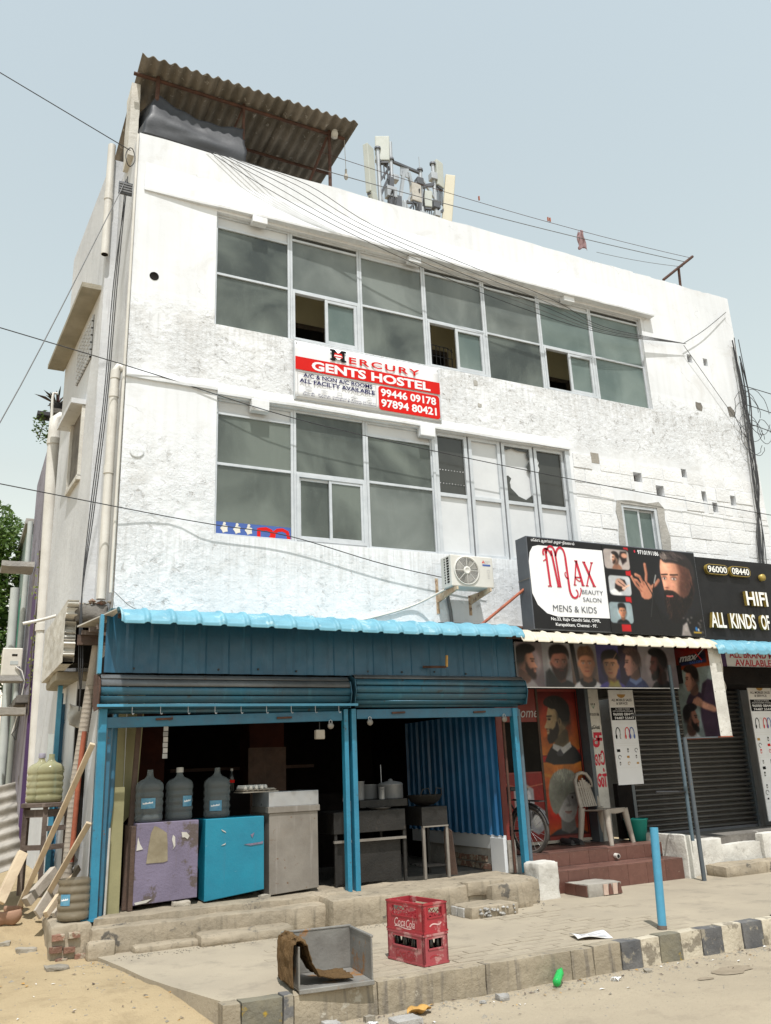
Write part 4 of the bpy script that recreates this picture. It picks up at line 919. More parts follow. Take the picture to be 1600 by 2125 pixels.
for a, b, w, m in (((1.15, 1.93), (2.37, 1.37), .06, 'tower_dark'), ((1.65, 1.45), (1.25, -.7), .075, 'tower_steel'), ((1.85, 1.40), (2.35, -.9), .075, 'tower_steel'), ((.95, -1.0), (1.08, 1.2), .12, 'tower_dark'), ((2.15, -1.4), (2.28, 1.0), .11, 'tower_dark'),
                   ((.45, .8), (1.0, 1.6), .05, 'tower_dark'), ((1.75, .2), (2.35, 1.25), .045, 'tower_steel'), ((2.4, .75), (2.98, .85), .08, 'tower_dark'), ((2.4, -.95), (3.0, -.85), .07, 'tower_dark'), ((.42, -.25), (1.1, .0), .07, 'tower_steel'), ((.45, .35), (.85, -.6), .05, 'tower_steel'),
                   ((1.6, .0), (1.3, -.8), .06, 'tower_steel'), ((1.65, .05), (2.1, -1.0), .06, 'tower_steel'), ((1.12, 1.5), (.45, .2), .05, 'tower_dark'), ((.45, 1.75), (1.12, 1.55), .05, 'tower_dark'), ((2.38, 1.2), (2.97, .2), .05, 'tower_steel'), ((1.12, .6), (1.62, -.2), .05, 'tower_steel'), ((2.37, .4), (1.65, -.3), .05, 'tower_dark'), ((1.12, .2), (2.37, .05), .05, 'tower_dark'), ((2.97, .5), (3.2, .7), .06, 'tower_dark'), ((2.97, -.5), (3.35, -.3), .06, 'tower_dark'), ((1.0, 2.9), (1.14, 2.2), .02, 'tower_dark'), ((2.37, 1.5), (2.36, 2.1), .012, 'tower_steel')): abar('lattice_bar', a, b, w, m)
pl_ = MB(); pl_.bar(AP(1.66, 1.25), AP(1.70, 1.72), .26, .03); pl_.build('gusset_plate', 'tower_steel', A)
for u, v in ((.42, 2.2), (2.97, 1.76), (1.12, 2.0), (2.37, 1.5)):
    MB().lathe([(.09, -.03), (.09, .03), (0, .035)], AP(u, v), 10).build('mount_cap', 'tower_dark', A)
for u, v, s in ((1.05, .55, .3), (1.2, .15, .34), (1.1, -.25, .26), (1.25, 1.15, .16), (2.35, -.6, .3), (2.45, -1.1, .28), (2.98, -.1, .22), (2.95, 1.15, .2), (1.3, -.6, .3), (3.0, -.5, .16), (2.3, .95, .2)):
    MB().box(*(AP(u, v) - V((s / 2, .1, s / 2))), *(AP(u, v) + V((s / 2, .1, s * .6)))).build('radio_unit', random.choice(('tower_steel', 'tower_dark')), A, bevel=.01)
for k in range(8):
    u = random.uniform(.9, 1.3) if k < 5 else random.uniform(2.2, 2.5); P = [AP(u + random.uniform(-.1, .1), v) + V((0, random.uniform(-.15, 0), 0)) for v in (.6, .2, -.3, -.9, -1.7)]; MB().tube(P, .02, 5).build('feeder_cable', 'cable_black', A)
MB().bar((9.2, 8.3, 8.6), (9.4, 8.3, 15.1), .5, .5).build('mast_column', 'tower_steel', A)

# ================================================================== SHOP FRONT (blue tea stall)
# curved-edge profiled awnings
def awning(name, label, x0, x1, mat, yb, zf, zt, yf=-1.0, pitch=0.243, zb=3.06, ph=0.0):
    t = thing(name, label, 'awning', ((x0 + x1) / 2, yb, zt)); n = int((x1 - x0) / pitch * 22)
    prof = [(yb, zb), (yb - .25 * (yb - yf) / .9 - .05, zb - .01), (yf + .34, zt + .005), (yf + .24, zt), (yf + .17, zt - .012), (yf + .11, zt - .034), (yf + .06, zt - .066), (yf + .025, zt - .10), (yf + .006, zt - .135), (yf, zf)]
    def fn(u, v):
        x = x0 + (x1 - x0) * u; f = v * (len(prof) - 1); i = min(int(f), len(prof) - 2); q = f - i
        y = prof[i][0] * (1 - q) + prof[i + 1][0] * q; z = prof[i][1] * (1 - q) + prof[i + 1][1] * q
        s = ((x - x0) / pitch + ph) % 1.0
        r = 0.022 * (1 - sstep(0.07, 0.12, s)) + 0.022 * sstep(0.88, 0.93, s)
        st = 0.0022 * (1 if (v * 36) % 1 < .5 else -1) if .3 < v < .97 and .2 < s < .8 else 0     # pressed cross ribs
        k = sstep(.35, .95, v)
        return (x, y - (r + st) * k - .0, z + (r + st) * (1 - .45 * k) + .006 * math.sin(x * 1.7))
    mb = MB(); mb.sheet(fn, n, 40, .0035, off=(0, .5, -.85)); mb.build('sheet', mat, t)
    MB().box(x0 + .02, yf + .30, zt - .07, x1 - .02, yf + .34, zt - .03).build('purlin', 'rust', t)
    return t
awning('awning', 'light blue profiled metal awning with rolled edge over the tea stall', -0.07, 4.46, 'blue_awning', -0.03, 2.815, 2.985, yf=-1.0)
awning('awning', 'cream profiled metal awning over the salon front', 4.40, 7.56, 'cream_awning', -0.03, 2.77, 2.925, yf=-1.0, pitch=.215, zb=3.0)
awning('awning', 'light blue profiled metal awning over the mobile phone shop at the right edge', 7.50, 10.6, 'blue_awning', -0.03, 2.70, 2.90, yf=-1.02, pitch=.2, zb=2.98, ph=.4)
# brown boards closing the awning's left end
t = thing('awning_side_boards', 'brown boards and rafters under the left end of the blue awning', 'boards', (-.2, -.3, 2.8))
mb = MB(); mb.add([(-.085, -.80, 2.975), (-.34, .02, 2.93), (-.12, .02, 2.93), (-.06, -.7, 2.96), (-.085, -.80, 2.985), (-.34, .02, 2.945), (-.12, .02, 2.945), (-.06, -.7, 2.97)], [(0, 1, 2, 3), (7, 6, 5, 4), (0, 4, 5, 1), (1, 5, 6, 2), (2, 6, 7, 3), (3, 7, 4, 0)]); mb.build('edge_strip', 'torn_white', t)
for k in range(3): MB().bar((-.30 + k * .05, -.02 - k * .17, 2.87), (-.05, -.05 - k * .17, 2.86 + k * .02), .05, .045).build('rafter', 'wood_old', t)
MB().bar((-.33, .02, 2.80), (-.05, -.02, 2.80), .05, .10).build('beam', 'wood_dark', t)
# blue fascia of box-profile sheet
t = thing('fascia', 'dark blue box profile metal fascia between awning and rolling shutters', 'fascia', (2.2, -.5, 2.4))
def fas(u, v):
    x = -0.13 + 4.76 * u; s = (x / 0.235) % 1.0; r = 0.016 * (sstep(.30, .36, s) - sstep(.62, .68, s)) ; return (x, -.50 - r + .003 * math.sin(x * 5), 2.415 + .575 * v)
mb = MB(); mb.sheet(fas, 200, 1, .003, off=(0, 1, 0), smooth=False); mb.build('sheet', 'blue_sheet', t)
MB().box(-.19, -.545, 2.40, -.155, -.46, 2.97).build('edge_flange', 'blue_pole', t, bevel=.004)
mb = MB(); mb.bar((3.35, -.53, 2.52), (3.55, -.72, 2.50), .025); t2 = mb.build('lamp_bracket', 'rust', t); MB().bar((3.55, -.72, 2.50), (3.56, -.72, 2.63), .02, .025).build('bracket_arm', 'leaf_dry', t2)
for k in range(11):
    x = .15 + k * .42; MB().lathe([(.012, 0), (.01, .008), (0, .01)], (x, -.503, 2.45 + random.uniform(0, .02)), 8, (0, -1, 0)).build('rivet', 'cable_black', t)
# rolling shutters, rolled up: drum cover slats, curtain edge, bottom rail, guides
def shutter(x0, x1, zt, label, rail, zr0, zr1, greyrows):
    t = thing('rolling_shutter', label, 'shutter', ((x0 + x1) / 2, -.5, .3)); R0 = .20; cy = -.43; cz = zt - .165
    n = 5
    for i in range(n):                                            # drum slats: convex strips round the roll
        a0 = math.radians(62 - i * 26); a1 = math.radians(62 - (i + 1) * 26 + 2.5)
        def fn(u, v, a0=a0, a1=a1):
            a = a0 + (a1 - a0) * v; r = R0 + .010 * math.sin(math.pi * v); return (x0 + (x1 - x0) * u, cy - r * math.cos(a), cz + r * math.sin(a) * .9)
        mb = MB(); mb.sheet(fn, 1, 6, .003, off=(0, 1, 0)); mb.build('slat', 'grey_slat' if i in greyrows else 'blue_slat', t)
    z = cz - .145; i = 0; zb = (zr0 + zr1) / 2 + .11
    while z > zb:
        zn = max(z - .062, zb)
        def fn(u, v, z=z, zn=zn): return (x0 + .04 + (x1 - x0 - .08) * u, -.475 - .012 * math.sin(math.pi * v), z + (zn - z + .004) * v)
        mb = MB(); mb.sheet(fn, 1, 6, .003, off=(0, 1, 0)); mb.build('slat', 'blue_slat', t); z = zn; i += 1
    mb = MB(); a, b = x0 + .05, x1 - .05
    mb.add([(a, -.50, zr0), (b, -.50, zr1), (b, -.50, zr1 + .10), (a, -.50, zr0 + .10), (a, -.46, zr0), (b, -.46, zr1), (b, -.46, zr1 + .10), (a, -.46, zr0 + .10)], [(0, 1, 2, 3), (7, 6, 5, 4), (4, 5, 1, 0), (3, 2, 6, 7), (0, 3, 7, 4), (1, 5, 6, 2)]); br = mb.build('bottom_rail', 'blue_paint_old', t, bevel=.004)
    for f in (.2, .7): x = a + (b - a) * f; MB().bar((x, -.512, zr0 * .5 + zr1 * .5 + .055), (x + .16, -.512, zr0 * .5 + zr1 * .5 + .06), .02, .02).build('pull_handle', 'rust', br)
    for xx, sgn in ((x0 - .012, -1), (x1 + .004, 1)):
        P = [(.22, .19), (.02, .19), (-.19, .10), (-.22, -.02), (-.17, -.17), (.10, -.17), (.22, -.1)]
        MB().prism([(p[0], p[1]) for p in P], Frame((xx, cy, cz), (0, 1, 0), (0, 0, 1)), -.004, .004).build('end_plate', 'blue_slat' if xx > 1 else 'rust', t)
    return t
S1 = shutter(-.16, 2.40, 2.40, 'left blue rolling shutter rolled up above the counters of the tea stall', 0, 1.895, 1.94, (0, 1))
S2 = shutter(2.47, 4.68, 2.43, 'right blue rolling shutter rolled up above the stove side of the tea stall', 0, 1.955, 1.965, (0,))
# guide posts
def post(x0, x1, y0, y1, z0, z1, lean, par, mat='blue_paint', name='guide_post'):
    mb = MB(); mb.add([(x0, y0, z0), (x1, y0, z0), (x1, y1, z0), (x0, y1, z0), (x0 + lean, y0, z1), (x1 + lean, y0, z1), (x1 + lean, y1, z1), (x0 + lean, y1, z1)], [(0, 3, 2, 1), (4, 5, 6, 7), (0, 1, 5, 4), (1, 2, 6, 5), (2, 3, 7, 6), (3, 0, 4, 7)]); return mb.build(name, mat, par, bevel=.004)
post(-.140, -.065, -.52, -.44, .24, 2.10, -.01, S1); MB().box(-.21, -.55, .24, -.02, -.40, .262).build('foot_plate', 'blue_paint', S1)
post(2.362, 2.410, -.52, -.44, .25, 2.06, 0, S1); post(2.448, 2.502, -.525, -.44, .25, 2.06, .0, S2)
post(4.535, 4.595, -.52, -.44, .25, 2.06, .0, S2); MB().box(4.60, -.53, .25, 4.68, -.42, .33).build('foot_plate', 'blue_paint', S2)
post(4.62, 4.66, -.44, -.38, .26, 2.0, .0, S2, 'pole_grey', 'back_channel')
post(-.05, -.015, -.44, -.36, .26, 1.9, .0, S1, 'blue_paint_old', 'back_channel')
# rod with hooks in front of the left shutter
t = thing('hook_rod', 'thin light blue rod with hanging hooks in front of the left shutter', 'rod', (1.1, -.62, 2.1))
MB().box(-.19, -.655, 2.082, 2.47, -.63, 2.106).build('rod', 'blue_pole', t)
for k in range(9):
    x = .13 + k * .265; MB().tube([(x, -.642, 2.084), (x, -.642, 2.03), (x + .004, -.65, 2.012), (x + .012, -.655, 2.01), (x + .016, -.655, 2.022)], .0035, 5).build('hook', 'steel_bright', t)
# padlocks on the shutter rails
for x, z, lb in ((2.20, 1.885, 'padlock hanging on the left shutter rail beside the middle posts'), (2.66, 1.915, 'padlock hanging on the right shutter rail beside the middle posts'), (4.40, 1.93, 'padlock hanging on the right shutter rail beside the right post')):
    t = thing('padlock', lb, 'padlock', (x, -.53, z)); MB().lathe([(0, -.012), (.032, -.012), (.034, 0), (.032, .012), (0, .012)], (x, -.53, z), 14, (0, 1, 0)).build('body', 'steel_dull', t)
    MB().tube([(x - .016, -.53, z + .02), (x - .016, -.53, z + .05), (x, -.53, z + .062), (x + .016, -.53, z + .05), (x + .016, -.53, z + .02)], .005, 6).build('shackle', 'steel_bright', t)
t = thing('switch_box', 'small grey box hanging under the shutter rail left of the middle posts', 'box', (2.12, -.46, 1.80)); MB().box(2.06, -.47, 1.755, 2.16, -.41, 1.85).build('body', 'wood_grey', t, bevel=.008); MB().tube([(2.11, -.44, 1.85), (2.11, -.44, 1.93)], .006, 5).build('stem', 'cable_black', t)
# ---------------------------------------------------------------- plinth, ledges and steps
t = thing('plinth', 'worn cement plinth under the blue tea stall', 'plinth', (2.2, -.5, 0))
rough_box(-.14, -.74, -.05, 2.2, -.1, .205, .07, .014, freq=2.6, seed=2, round_=.028).build('lower_ledge', 'plinth_cement', t)
rough_box(-.10, -.56, .1, 2.40, .2, .262, .07, .012, freq=2.6, seed=5, round_=.02).build('upper_sill', 'plinth_cement', t)
rough_box(2.02, -.93, -.05, 4.42, -.1, .255, .07, .016, freq=2.6, seed=8, round_=.03).build('right_ledge', 'plinth_cement', t)
rough_box(.75, -.98, -.03, 1.62, -.70, .085, .06, .016, freq=3, seed=9, round_=.035).build('foot_ledge', 'plinth_cement', t)
rough_box(.2, -.88, -.03, .8, -.70, .05, .06, .012, freq=3, seed=10, round_=.03).build('foot_ledge', 'plinth_cement', t)
rough_box(3.72, -1.06, -.04, 4.24, -.90, .245, .07, .012, freq=3, seed=12, round_=.03).build('buttress', 'plinth_cement', t)
rough_box(3.50, -.96, .14, 3.95, -.75, .285, .07, .012, freq=3, seed=14, round_=.03).build('broken_lump', 'plinth_cement', t)
# shop floor behind
MB().box(-.09, .15, .05, 4.6, 4.2, .25).build('floor', 'concrete_dark', t)
# brick stub at the left end
t = thing('brick_stub', 'broken brick and cement stub at the left corner of the plinth', 'wall stub', (-.3, -.5, 0))
rough_box(-.46, -.66, -.08, -.12, .2, .255, .06, .018, freq=3, seed=20, round_=.03).build('rendering', 'plinth_cement', t)
for k, (x, z) in enumerate(((-.40, .165), (-.27, .17), (-.41, .075), (-.30, .06), (-.36, -.02), (-.21, .0))):
    rough_box(x - .052, -.705, z - .026, x + .052, -.62, z + .026, .06, .008, seed=k, round_=.012).build('brick', 'brick', t)
rough_box(-.17, -.80, -.06, .06, -.66, .12, .05, .012, seed=31, round_=.03).build('fallen_lump', 'plinth_cement', t)
# cobbled step
t = thing('stone_step', 'low cobbled cement step in front of the plinth beside the red crates', 'step', (3.6, -1.15, 0))
rough_box(3.30, -1.33, -.03, 3.86, -.94, .105, .06, .010, seed=40, round_=.02).build('top_slab', 'plinth_cement', t)
for k in range(26):
    x = 3.40 + .43 * random.random(); z = .012 + .075 * random.random(); mb = MB(); pebble(mb, (x, -1.335, z), random.uniform(.018, .034)); mb.build('cobble', 'stone_grey', t, bevel=.004)
for k in range(2): MB().box(3.285, -1.20 + k * .13, .0 , 3.32, -1.09 + k * .13, .085).build('block', 'stone_grey', t, bevel=.006)
# ---------------------------------------------------------------- stall interior
I = thing('stall_interior', 'sooty room coloured shade-dark behind the raised shutters of the tea stall', 'room', (2.2, 1, .25))
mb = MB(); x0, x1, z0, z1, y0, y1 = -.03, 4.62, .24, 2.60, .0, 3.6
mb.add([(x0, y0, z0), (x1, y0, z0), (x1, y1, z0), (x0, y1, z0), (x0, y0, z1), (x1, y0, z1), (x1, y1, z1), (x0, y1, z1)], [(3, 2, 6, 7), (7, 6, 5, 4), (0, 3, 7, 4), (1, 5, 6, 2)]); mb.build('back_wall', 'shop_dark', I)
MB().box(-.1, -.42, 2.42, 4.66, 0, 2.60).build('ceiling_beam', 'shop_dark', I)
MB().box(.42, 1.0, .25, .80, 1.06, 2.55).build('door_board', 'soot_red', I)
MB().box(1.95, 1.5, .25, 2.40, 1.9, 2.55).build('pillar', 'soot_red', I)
MB().box(1.93, 1.48, .9, 2.42, 1.495, 1.75).build('plaster_patch', 'wood_dark', I)  # plaster given a dark wood tone to carry the room's shade
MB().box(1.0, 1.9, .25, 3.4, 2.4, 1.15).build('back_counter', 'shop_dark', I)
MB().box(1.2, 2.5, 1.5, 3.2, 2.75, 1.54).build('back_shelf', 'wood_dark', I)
# corrugated blue partition on the right with its low wall
t = thing('corrugated_partition', 'blue corrugated metal partition on the right side of the tea stall', 'partition', (4.4, .6, .25))
def cp(u, v):
    y = -.36 + 2.3 * u; s = (y / .155) % 1.0; r = .030 * (sstep(.42, .50, s) - sstep(.90, .98, s)); return (4.405 - r, y, .64 + 1.4 * v)
mb = MB(); mb.sheet(cp, 260, 1, .003, off=(1, 0, 0), smooth=False); mb.build('sheet', 'blue_sheet_in', t)
MB().box(4.39, -.34, .49, 4.43, 1.9, .645).build('kick_board', 'door_panel_white', t, bevel=.003)
MB().box(4.37, -.36, .25, 4.41, -.08, .62).build('corner_board', 'door_panel_white', t, bevel=.004)
mb = rough_box(4.415, -.34, .22, 4.53, 1.6, .5, .06, .02, seed=51, round_=.03); mb.build('low_wall', 'cement', t)
for k in range(9):
    y = .05 + (k % 5) * .2 + (.1 if k > 4 else 0); z = .29 if k < 5 else .37
    if k == 4: z = .37
    rough_box(4.385, y - .09, z - .035, 4.42, y + .09, z + .035, .08, .008, seed=k + 60, round_=.01).build('brick', 'brick', t)
rough_box(4.42, -.37, .24, 4.54, -.33, .60, .05, .012, seed=71, round_=.02).build('brick_end', 'cement_pale', t)
# steel conduits beside the right post
for k, (x, y, m, lb) in enumerate(((4.47, -.40, 'rust', 'rusty upright pipe just left of the right blue post'), (4.495, -.36, 'pole_greyblue', 'thin grey blue upright pipe beside the right blue post'), (4.675, -.42, 'pole_greyblue', 'grey upright pipe touching the right side of the right blue post'))):
    setp(MB().tube([(x + .004, y, .25), (x, y, 2.05)], .016 if k < 2 else .03, 8).build('upright_pipe', m), lb, 'pipe')
# boards and pipes standing at the left inside of the stall
t = setp(MB().box(.03, -.28, .25, .16, -.245, 1.36).build('board', 'board_olive'), 'short olive board standing on edge beside the left blue post', 'board')
mb = MB(); mb.add([(.10, .0, .9), (.34, .1, 1.15), (.40, .15, 2.3), (.10, .05, 2.3), (.10, .02, .9), (.34, .12, 1.15), (.40, .17, 2.3), (.10, .07, 2.3)], [(0, 1, 2, 3), (7, 6, 5, 4), (4, 5, 1, 0), (1, 5, 6, 2), (2, 6, 7, 3), (3, 7, 4, 0)]); setp(mb.build('board', 'board_olive'), 'large olive sheet leaning behind the short board in the tea stall', 'board')
setp(MB().bar((.22, -.18, .26), (.33, .02, 2.2), .045, .05).build('timber_post', 'wood_dark'), 'dark brown timber leaning beside the lavender counter', 'timber')
setp(MB().tube([(-.01, -.33, .26), (.0, -.33, .9), (.03, -.31, 1.2), (.035, -.31, 2.2)], .028, 8).build('conduit', 'blue_paint_old'), 'crooked blue pipe just right of the left blue post', 'pipe')
setp(MB().tube([(.02, -.36, .26), (.03, -.34, 1.0)], .012, 6).build('conduit', 'torn_white'), 'thin white pipe beside the short olive board', 'pipe')
setp(MB().tube([(.035, -.30, 1.5), (.04, -.28, 2.0)], .02, 6).build('conduit', 'rust_red'), 'short red pipe under the left end of the shutter rail', 'pipe')
# counters
def counter(name, label, x0, x1, yf, yb, z0, z1, mat, tilt=0.0):
    t = thing(name, label, 'counter', ((x0 + x1) / 2, yf, z0)); mb = MB()
    mb.add([(x0, yf, z0), (x1, yf, z0 + tilt), (x1, yb, z0 + tilt), (x0, yb, z0), (x0, yf, z1), (x1, yf, z1), (x1, yb, z1), (x0, yb, z1)], [(0, 3, 2, 1), (4, 5, 6, 7), (0, 1, 5, 4), (1, 2, 6, 5), (2, 3, 7, 6), (3, 0, 4, 7)]); return t, mb
t, mb = counter('counter', 'peeling lavender wooden counter box with a stained paper patch', .28, .875, -.30, .25, .30, 1.02, 'lavender_paint', .02); mb.build('body', 'lavender_paint', t, bevel=.006, jit=.004)
MB().box(.235, -.30, .26, .278, .25, 1.0).build('side_plank', 'wood_dark', t, bevel=.004)
fr = FY(0, -.30, 0)
MB().prism([(.40, .80), (.385, .66), (.55, .66), (.585, .67), (.58, .83), (.57, .92), (.53, .95), (.48, .98), (.45, .99), (.42, .93)], fr, .001, .004).build('paper_patch', 'stained_paper', t)
for P in ([(.30, .90), (.32, .84), (.35, .79), (.29, .78)], [(.62, .86), (.64, .79), (.63, .765), (.655, .80), (.65, .88), (.63, .90)], [(.71, .92), (.76, .915), (.79, .88), (.77, .85), (.745, .87), (.72, .87)], [(.29, .33), (.45, .35), (.40, .32), (.3, .31)]):
    MB().prism(P, fr, .001, .004).build('torn_paper', 'torn_white', t)
t, mb = counter('counter', 'bright turquoise painted counter box in the middle of the stall front', .945, 1.545, -.31, .25, .275, 1.02, 'turquoise_paint', .06); mb.build('body', 'turquoise_paint', t, bevel=.006, jit=.003)
fr = FY(0, -.312, 0); MB().box(1.0, -.309, .9, 1.001, -.309, .9).build('chip', 'lavender_paint', t) if False else None
for P, m in (([(1.33, .765), (1.50, .775), (1.53, .785), (1.53, .76), (1.4, .75)], 'lavender_paint'), ([(1.10, .92), (1.14, .90), (1.15, .885), (1.11, .905)], 'torn_white'), ([(1.10, .77), (1.15, .79), (1.14, .775)], 'torn_white'), ([(1.40, .85), (1.44, .87), (1.42, .82)], 'lavender_paint')):
    MB().prism(P, fr, .0005, .003).build('paint_chip', m, t)
t, mb = counter('counter', 'dull stainless steel counter with a glass-like steel upper tray', 1.60, 2.13, -.30, .25, .27, 1.04, 'steel_dull', .03); mb.build('body', 'steel_dull', t, bevel=.004)
MB().box(1.585, -.315, 1.04, 2.15, .26, 1.10).build('rim', 'steel_dull', t, bevel=.004); MB().box(1.595, -.305, 1.10, 2.14, .25, 1.245).build('tray', 'steel_bright', t, bevel=.004)
for k, (x, y, z, s, lb) in enumerate(((.72, -.33, .275, .07, 'rubble chunk wedged under the lavender counter'), (1.52, -.40, .275, .05, 'stone lump under the right foot of the turquoise counter'))):
    setp(rough_box(x - s * 1.3, y - s * .6, z - s * .45, x + s * 1.3, y + s * .6, z + s * .55, .03, .014, freq=9, seed=k, round_=.02).build('rubble_chunk', 'stone'), lb, 'stone')
# stove table and second stand
t = thing('stove_table', 'blackened steel cooking table behind the middle posts', 'table', (2.8, .0, .25))
MB().box(2.36, -.18, .78, 3.22, .45, 1.0).build('top_box', 'soot_metal', t, bevel=.005); MB().box(2.40, -.13, .28, 3.17, -.115, .70).build('front_sheet', 'soot_metal', t)
MB().box(2.36, -.185, .69, 3.22, -.15, .715).build('rail', 'steel_dull', t)
for x, y in ((2.37, -.17), (3.19, -.17), (2.37, .42), (3.19, .42)): MB().box(x, y, .25, x + .03, y + .03, .78).build('leg', 'soot_metal', t)
MB().box(2.75, .0, 1.02, 3.35, .4, 1.10).build('griddle', 'soot_metal', t, bevel=.004)
t = thing('stove_stand', 'narrow blackened steel stand beside the corrugated partition', 'stand', (3.6, -.1, .25))
MB().box(3.43, -.18, .80, 3.76, .3, 1.0).build('top_box', 'soot_metal', t, bevel=.005)
for x, y in ((3.43, -.18), (3.73, -.18), (3.43, .27), (3.73, .27)): MB().box(x, y, .25, x + .03, y + .03, .80).build('leg', 'steel_dull' if y < 0 else 'soot_metal', t)
MB().box(3.43, -.19, .785, 3.76, -.165, .80).build('rail', 'steel_dull', t)
for k in range(4): MB().box(3.46, -.15 + k * .11, .37, 3.73, -.11 + k * .11, .385).build('shelf_slat', 'soot_metal', t)
setp(MB().prism([(0, 0), (.14, 0), (.12, .2), (.10, .46), (.05, .5), (0, .48)], Frame((3.80, -.02, .26), (.55, -.83, 0), (0, 0, 1)), 0, .02).build('wooden_board', 'wood_dark'), 'curved brown wooden panel leaning beside the narrow stand', 'board')
def pot(name, label, c, prof, mat='steel_bright', lid=None, cat='pot', group=None):
    t = thing(name, label, cat, c, group); mb = MB(); mb.lathe(prof, (0, 0, 0), 20); mb.build('body', mat, t, local=True)
    if lid: mb = MB(); mb.lathe(lid, (0, 0, 0), 20); mb.build('lid', mat, t, local=True)
    return t
cyl = lambda r, h: [(0, 0), (r * .95, 0), (r, .01), (r, h), (r + .008, h + .004), (r - .004, h), (r - .006, .012), (0, .012)]
pot('cooking_pot', 'large steel cooking pot with lid on the griddle', (3.25, .22, 1.10), cyl(.145, .15), lid=[(.15, .155), (.13, .175), (.03, .195), (.022, .215), (0, .22)])
pot('cooking_pot', 'wide steel pot behind the large lidded pot', (3.05, .42, 1.10), cyl(.13, .16))
pot('steel_tumbler', 'tall steel container on the stove table', (2.84, .2, 1.10), cyl(.06, .20), cat='container')
pot('steel_tumbler', 'small steel cup on the front of the griddle', (3.05, .05, 1.10), cyl(.035, .13), cat='cup')
pot('saucepan', 'small shiny steel pan at the left end of the stove table', (2.62, -.02, 1.0), cyl(.07, .10), cat='pan')
pot('frying_pan', 'flat dark pan on the stove table front', (2.95, -.08, 1.0), [(0, 0), (.11, 0), (.14, .03), (.135, .03), (.105, .008), (0, .008)], 'soot_metal', cat='pan')
t = pot('wok', 'blackened round wok on the narrow stand', (3.60, .05, 1.0), [(0, .0), (.10, .015), (.17, .06), (.205, .12), (.212, .125), (.198, .12), (.16, .065), (0, .02)], 'soot_metal', cat='wok')
for s in (-1, 1): MB().tube([(s * .14, -.15, .115), (s * .12, -.19, .19), (s * .05, -.20, .20), (s * .03, -.20, .12)], .007, 6).build('handle', 'soot_metal', t, local=True)
for k, (x, h, lean) in enumerate(((2.66, .45, .06), (2.74, .42, -.05), (3.15, .38, .02))): setp(MB().tube([(x, .25, 1.10), (x + lean, .3, 1.10 + h)], .005, 5).build('ladle', 'steel_bright'), ('long ladle handle standing leftmost on the stove', 'long ladle handle crossing over the tall container', 'long ladle handle behind the large lidded pot')[k], 'ladle')
# egg trays with eggs
t = thing('egg_tray', 'grey egg tray on the corner of the steel counter', 'tray', (1.62, .02, 1.27))
mb = MB()
def et(u, v): return (1.38 + .36 * u, -.12 + .30 * v, 1.275 + .014 * math.sin(u * 6 * 2 * math.pi) * math.sin(v * 5 * 2 * math.pi))
mb.sheet(et, 48, 40, .004, off=(0, 0, -1)); mb.build('tray', 'wood_grey', t)
mb = MB().box(1.37, -.13, 1.245, 1.76, .19, 1.258); mb.build('base_tray', 'wood_grey', t)
egg = None
for iy in range(5):
    for ix in range(6):
        if ix > 4 or (iy == 0 and ix == 4): continue
        p = (1.41 + ix * .06, -.09 + iy * .06, 1.292)
        if egg is None:
            mb = MB(); mb.lathe([(0, -.022), (.012, -.018), (.019, -.006), (.0205, .004), (.017, .018), (.009, .028), (0, .031)], (0, 0, 0), 10); egg = mb.build('egg', 'egg_white'); e = egg
        else: e = egg.copy(); COL.objects.link(e)
        e.location = p; setp(e, 'white egg standing in the egg tray', 'egg', 'eggs in the tray')
# pet bottle of cola and a hanging garland
t = thing('cola_bottle', 'dark cola bottle with white cap behind the egg tray', 'bottle', (1.42, .45, 1.25)); mb = MB(); mb.lathe([(0, 0), (.032, 0), (.034, .02), (.028, .09), (.034, .13), (.03, .17), (.013, .21), (.012, .23)], (0, 0, 0), 14); mb.build('body', 'bottle_dark', t, local=True); mb = MB(); mb.lathe([(.015, .225), (.015, .25), (0, .25)], (0, 0, 0), 12); mb.build('cap', 'torn_white', t, local=True)
MB().lathe([(.0345, .10), (.0345, .13)], (1.42, .45, 1.25), 14).build('label_band', 'flex_red', t)
MB().box(1.35, .35, .26, 1.6, .6, 1.25).build('stand', 'shop_dark', I)
t = thing('sachet_strip', 'strip of hanging sachets inside the stall above the second jug', 'sachets', (.62, .1, 1.9))
for k in range(6): MB().box(.585 + .004 * (k % 2), .10, 1.62 + k * .055, .635, .104, 1.668 + k * .055).build('sachet', 'flex_white' if k % 2 else 'steel_bright', t)
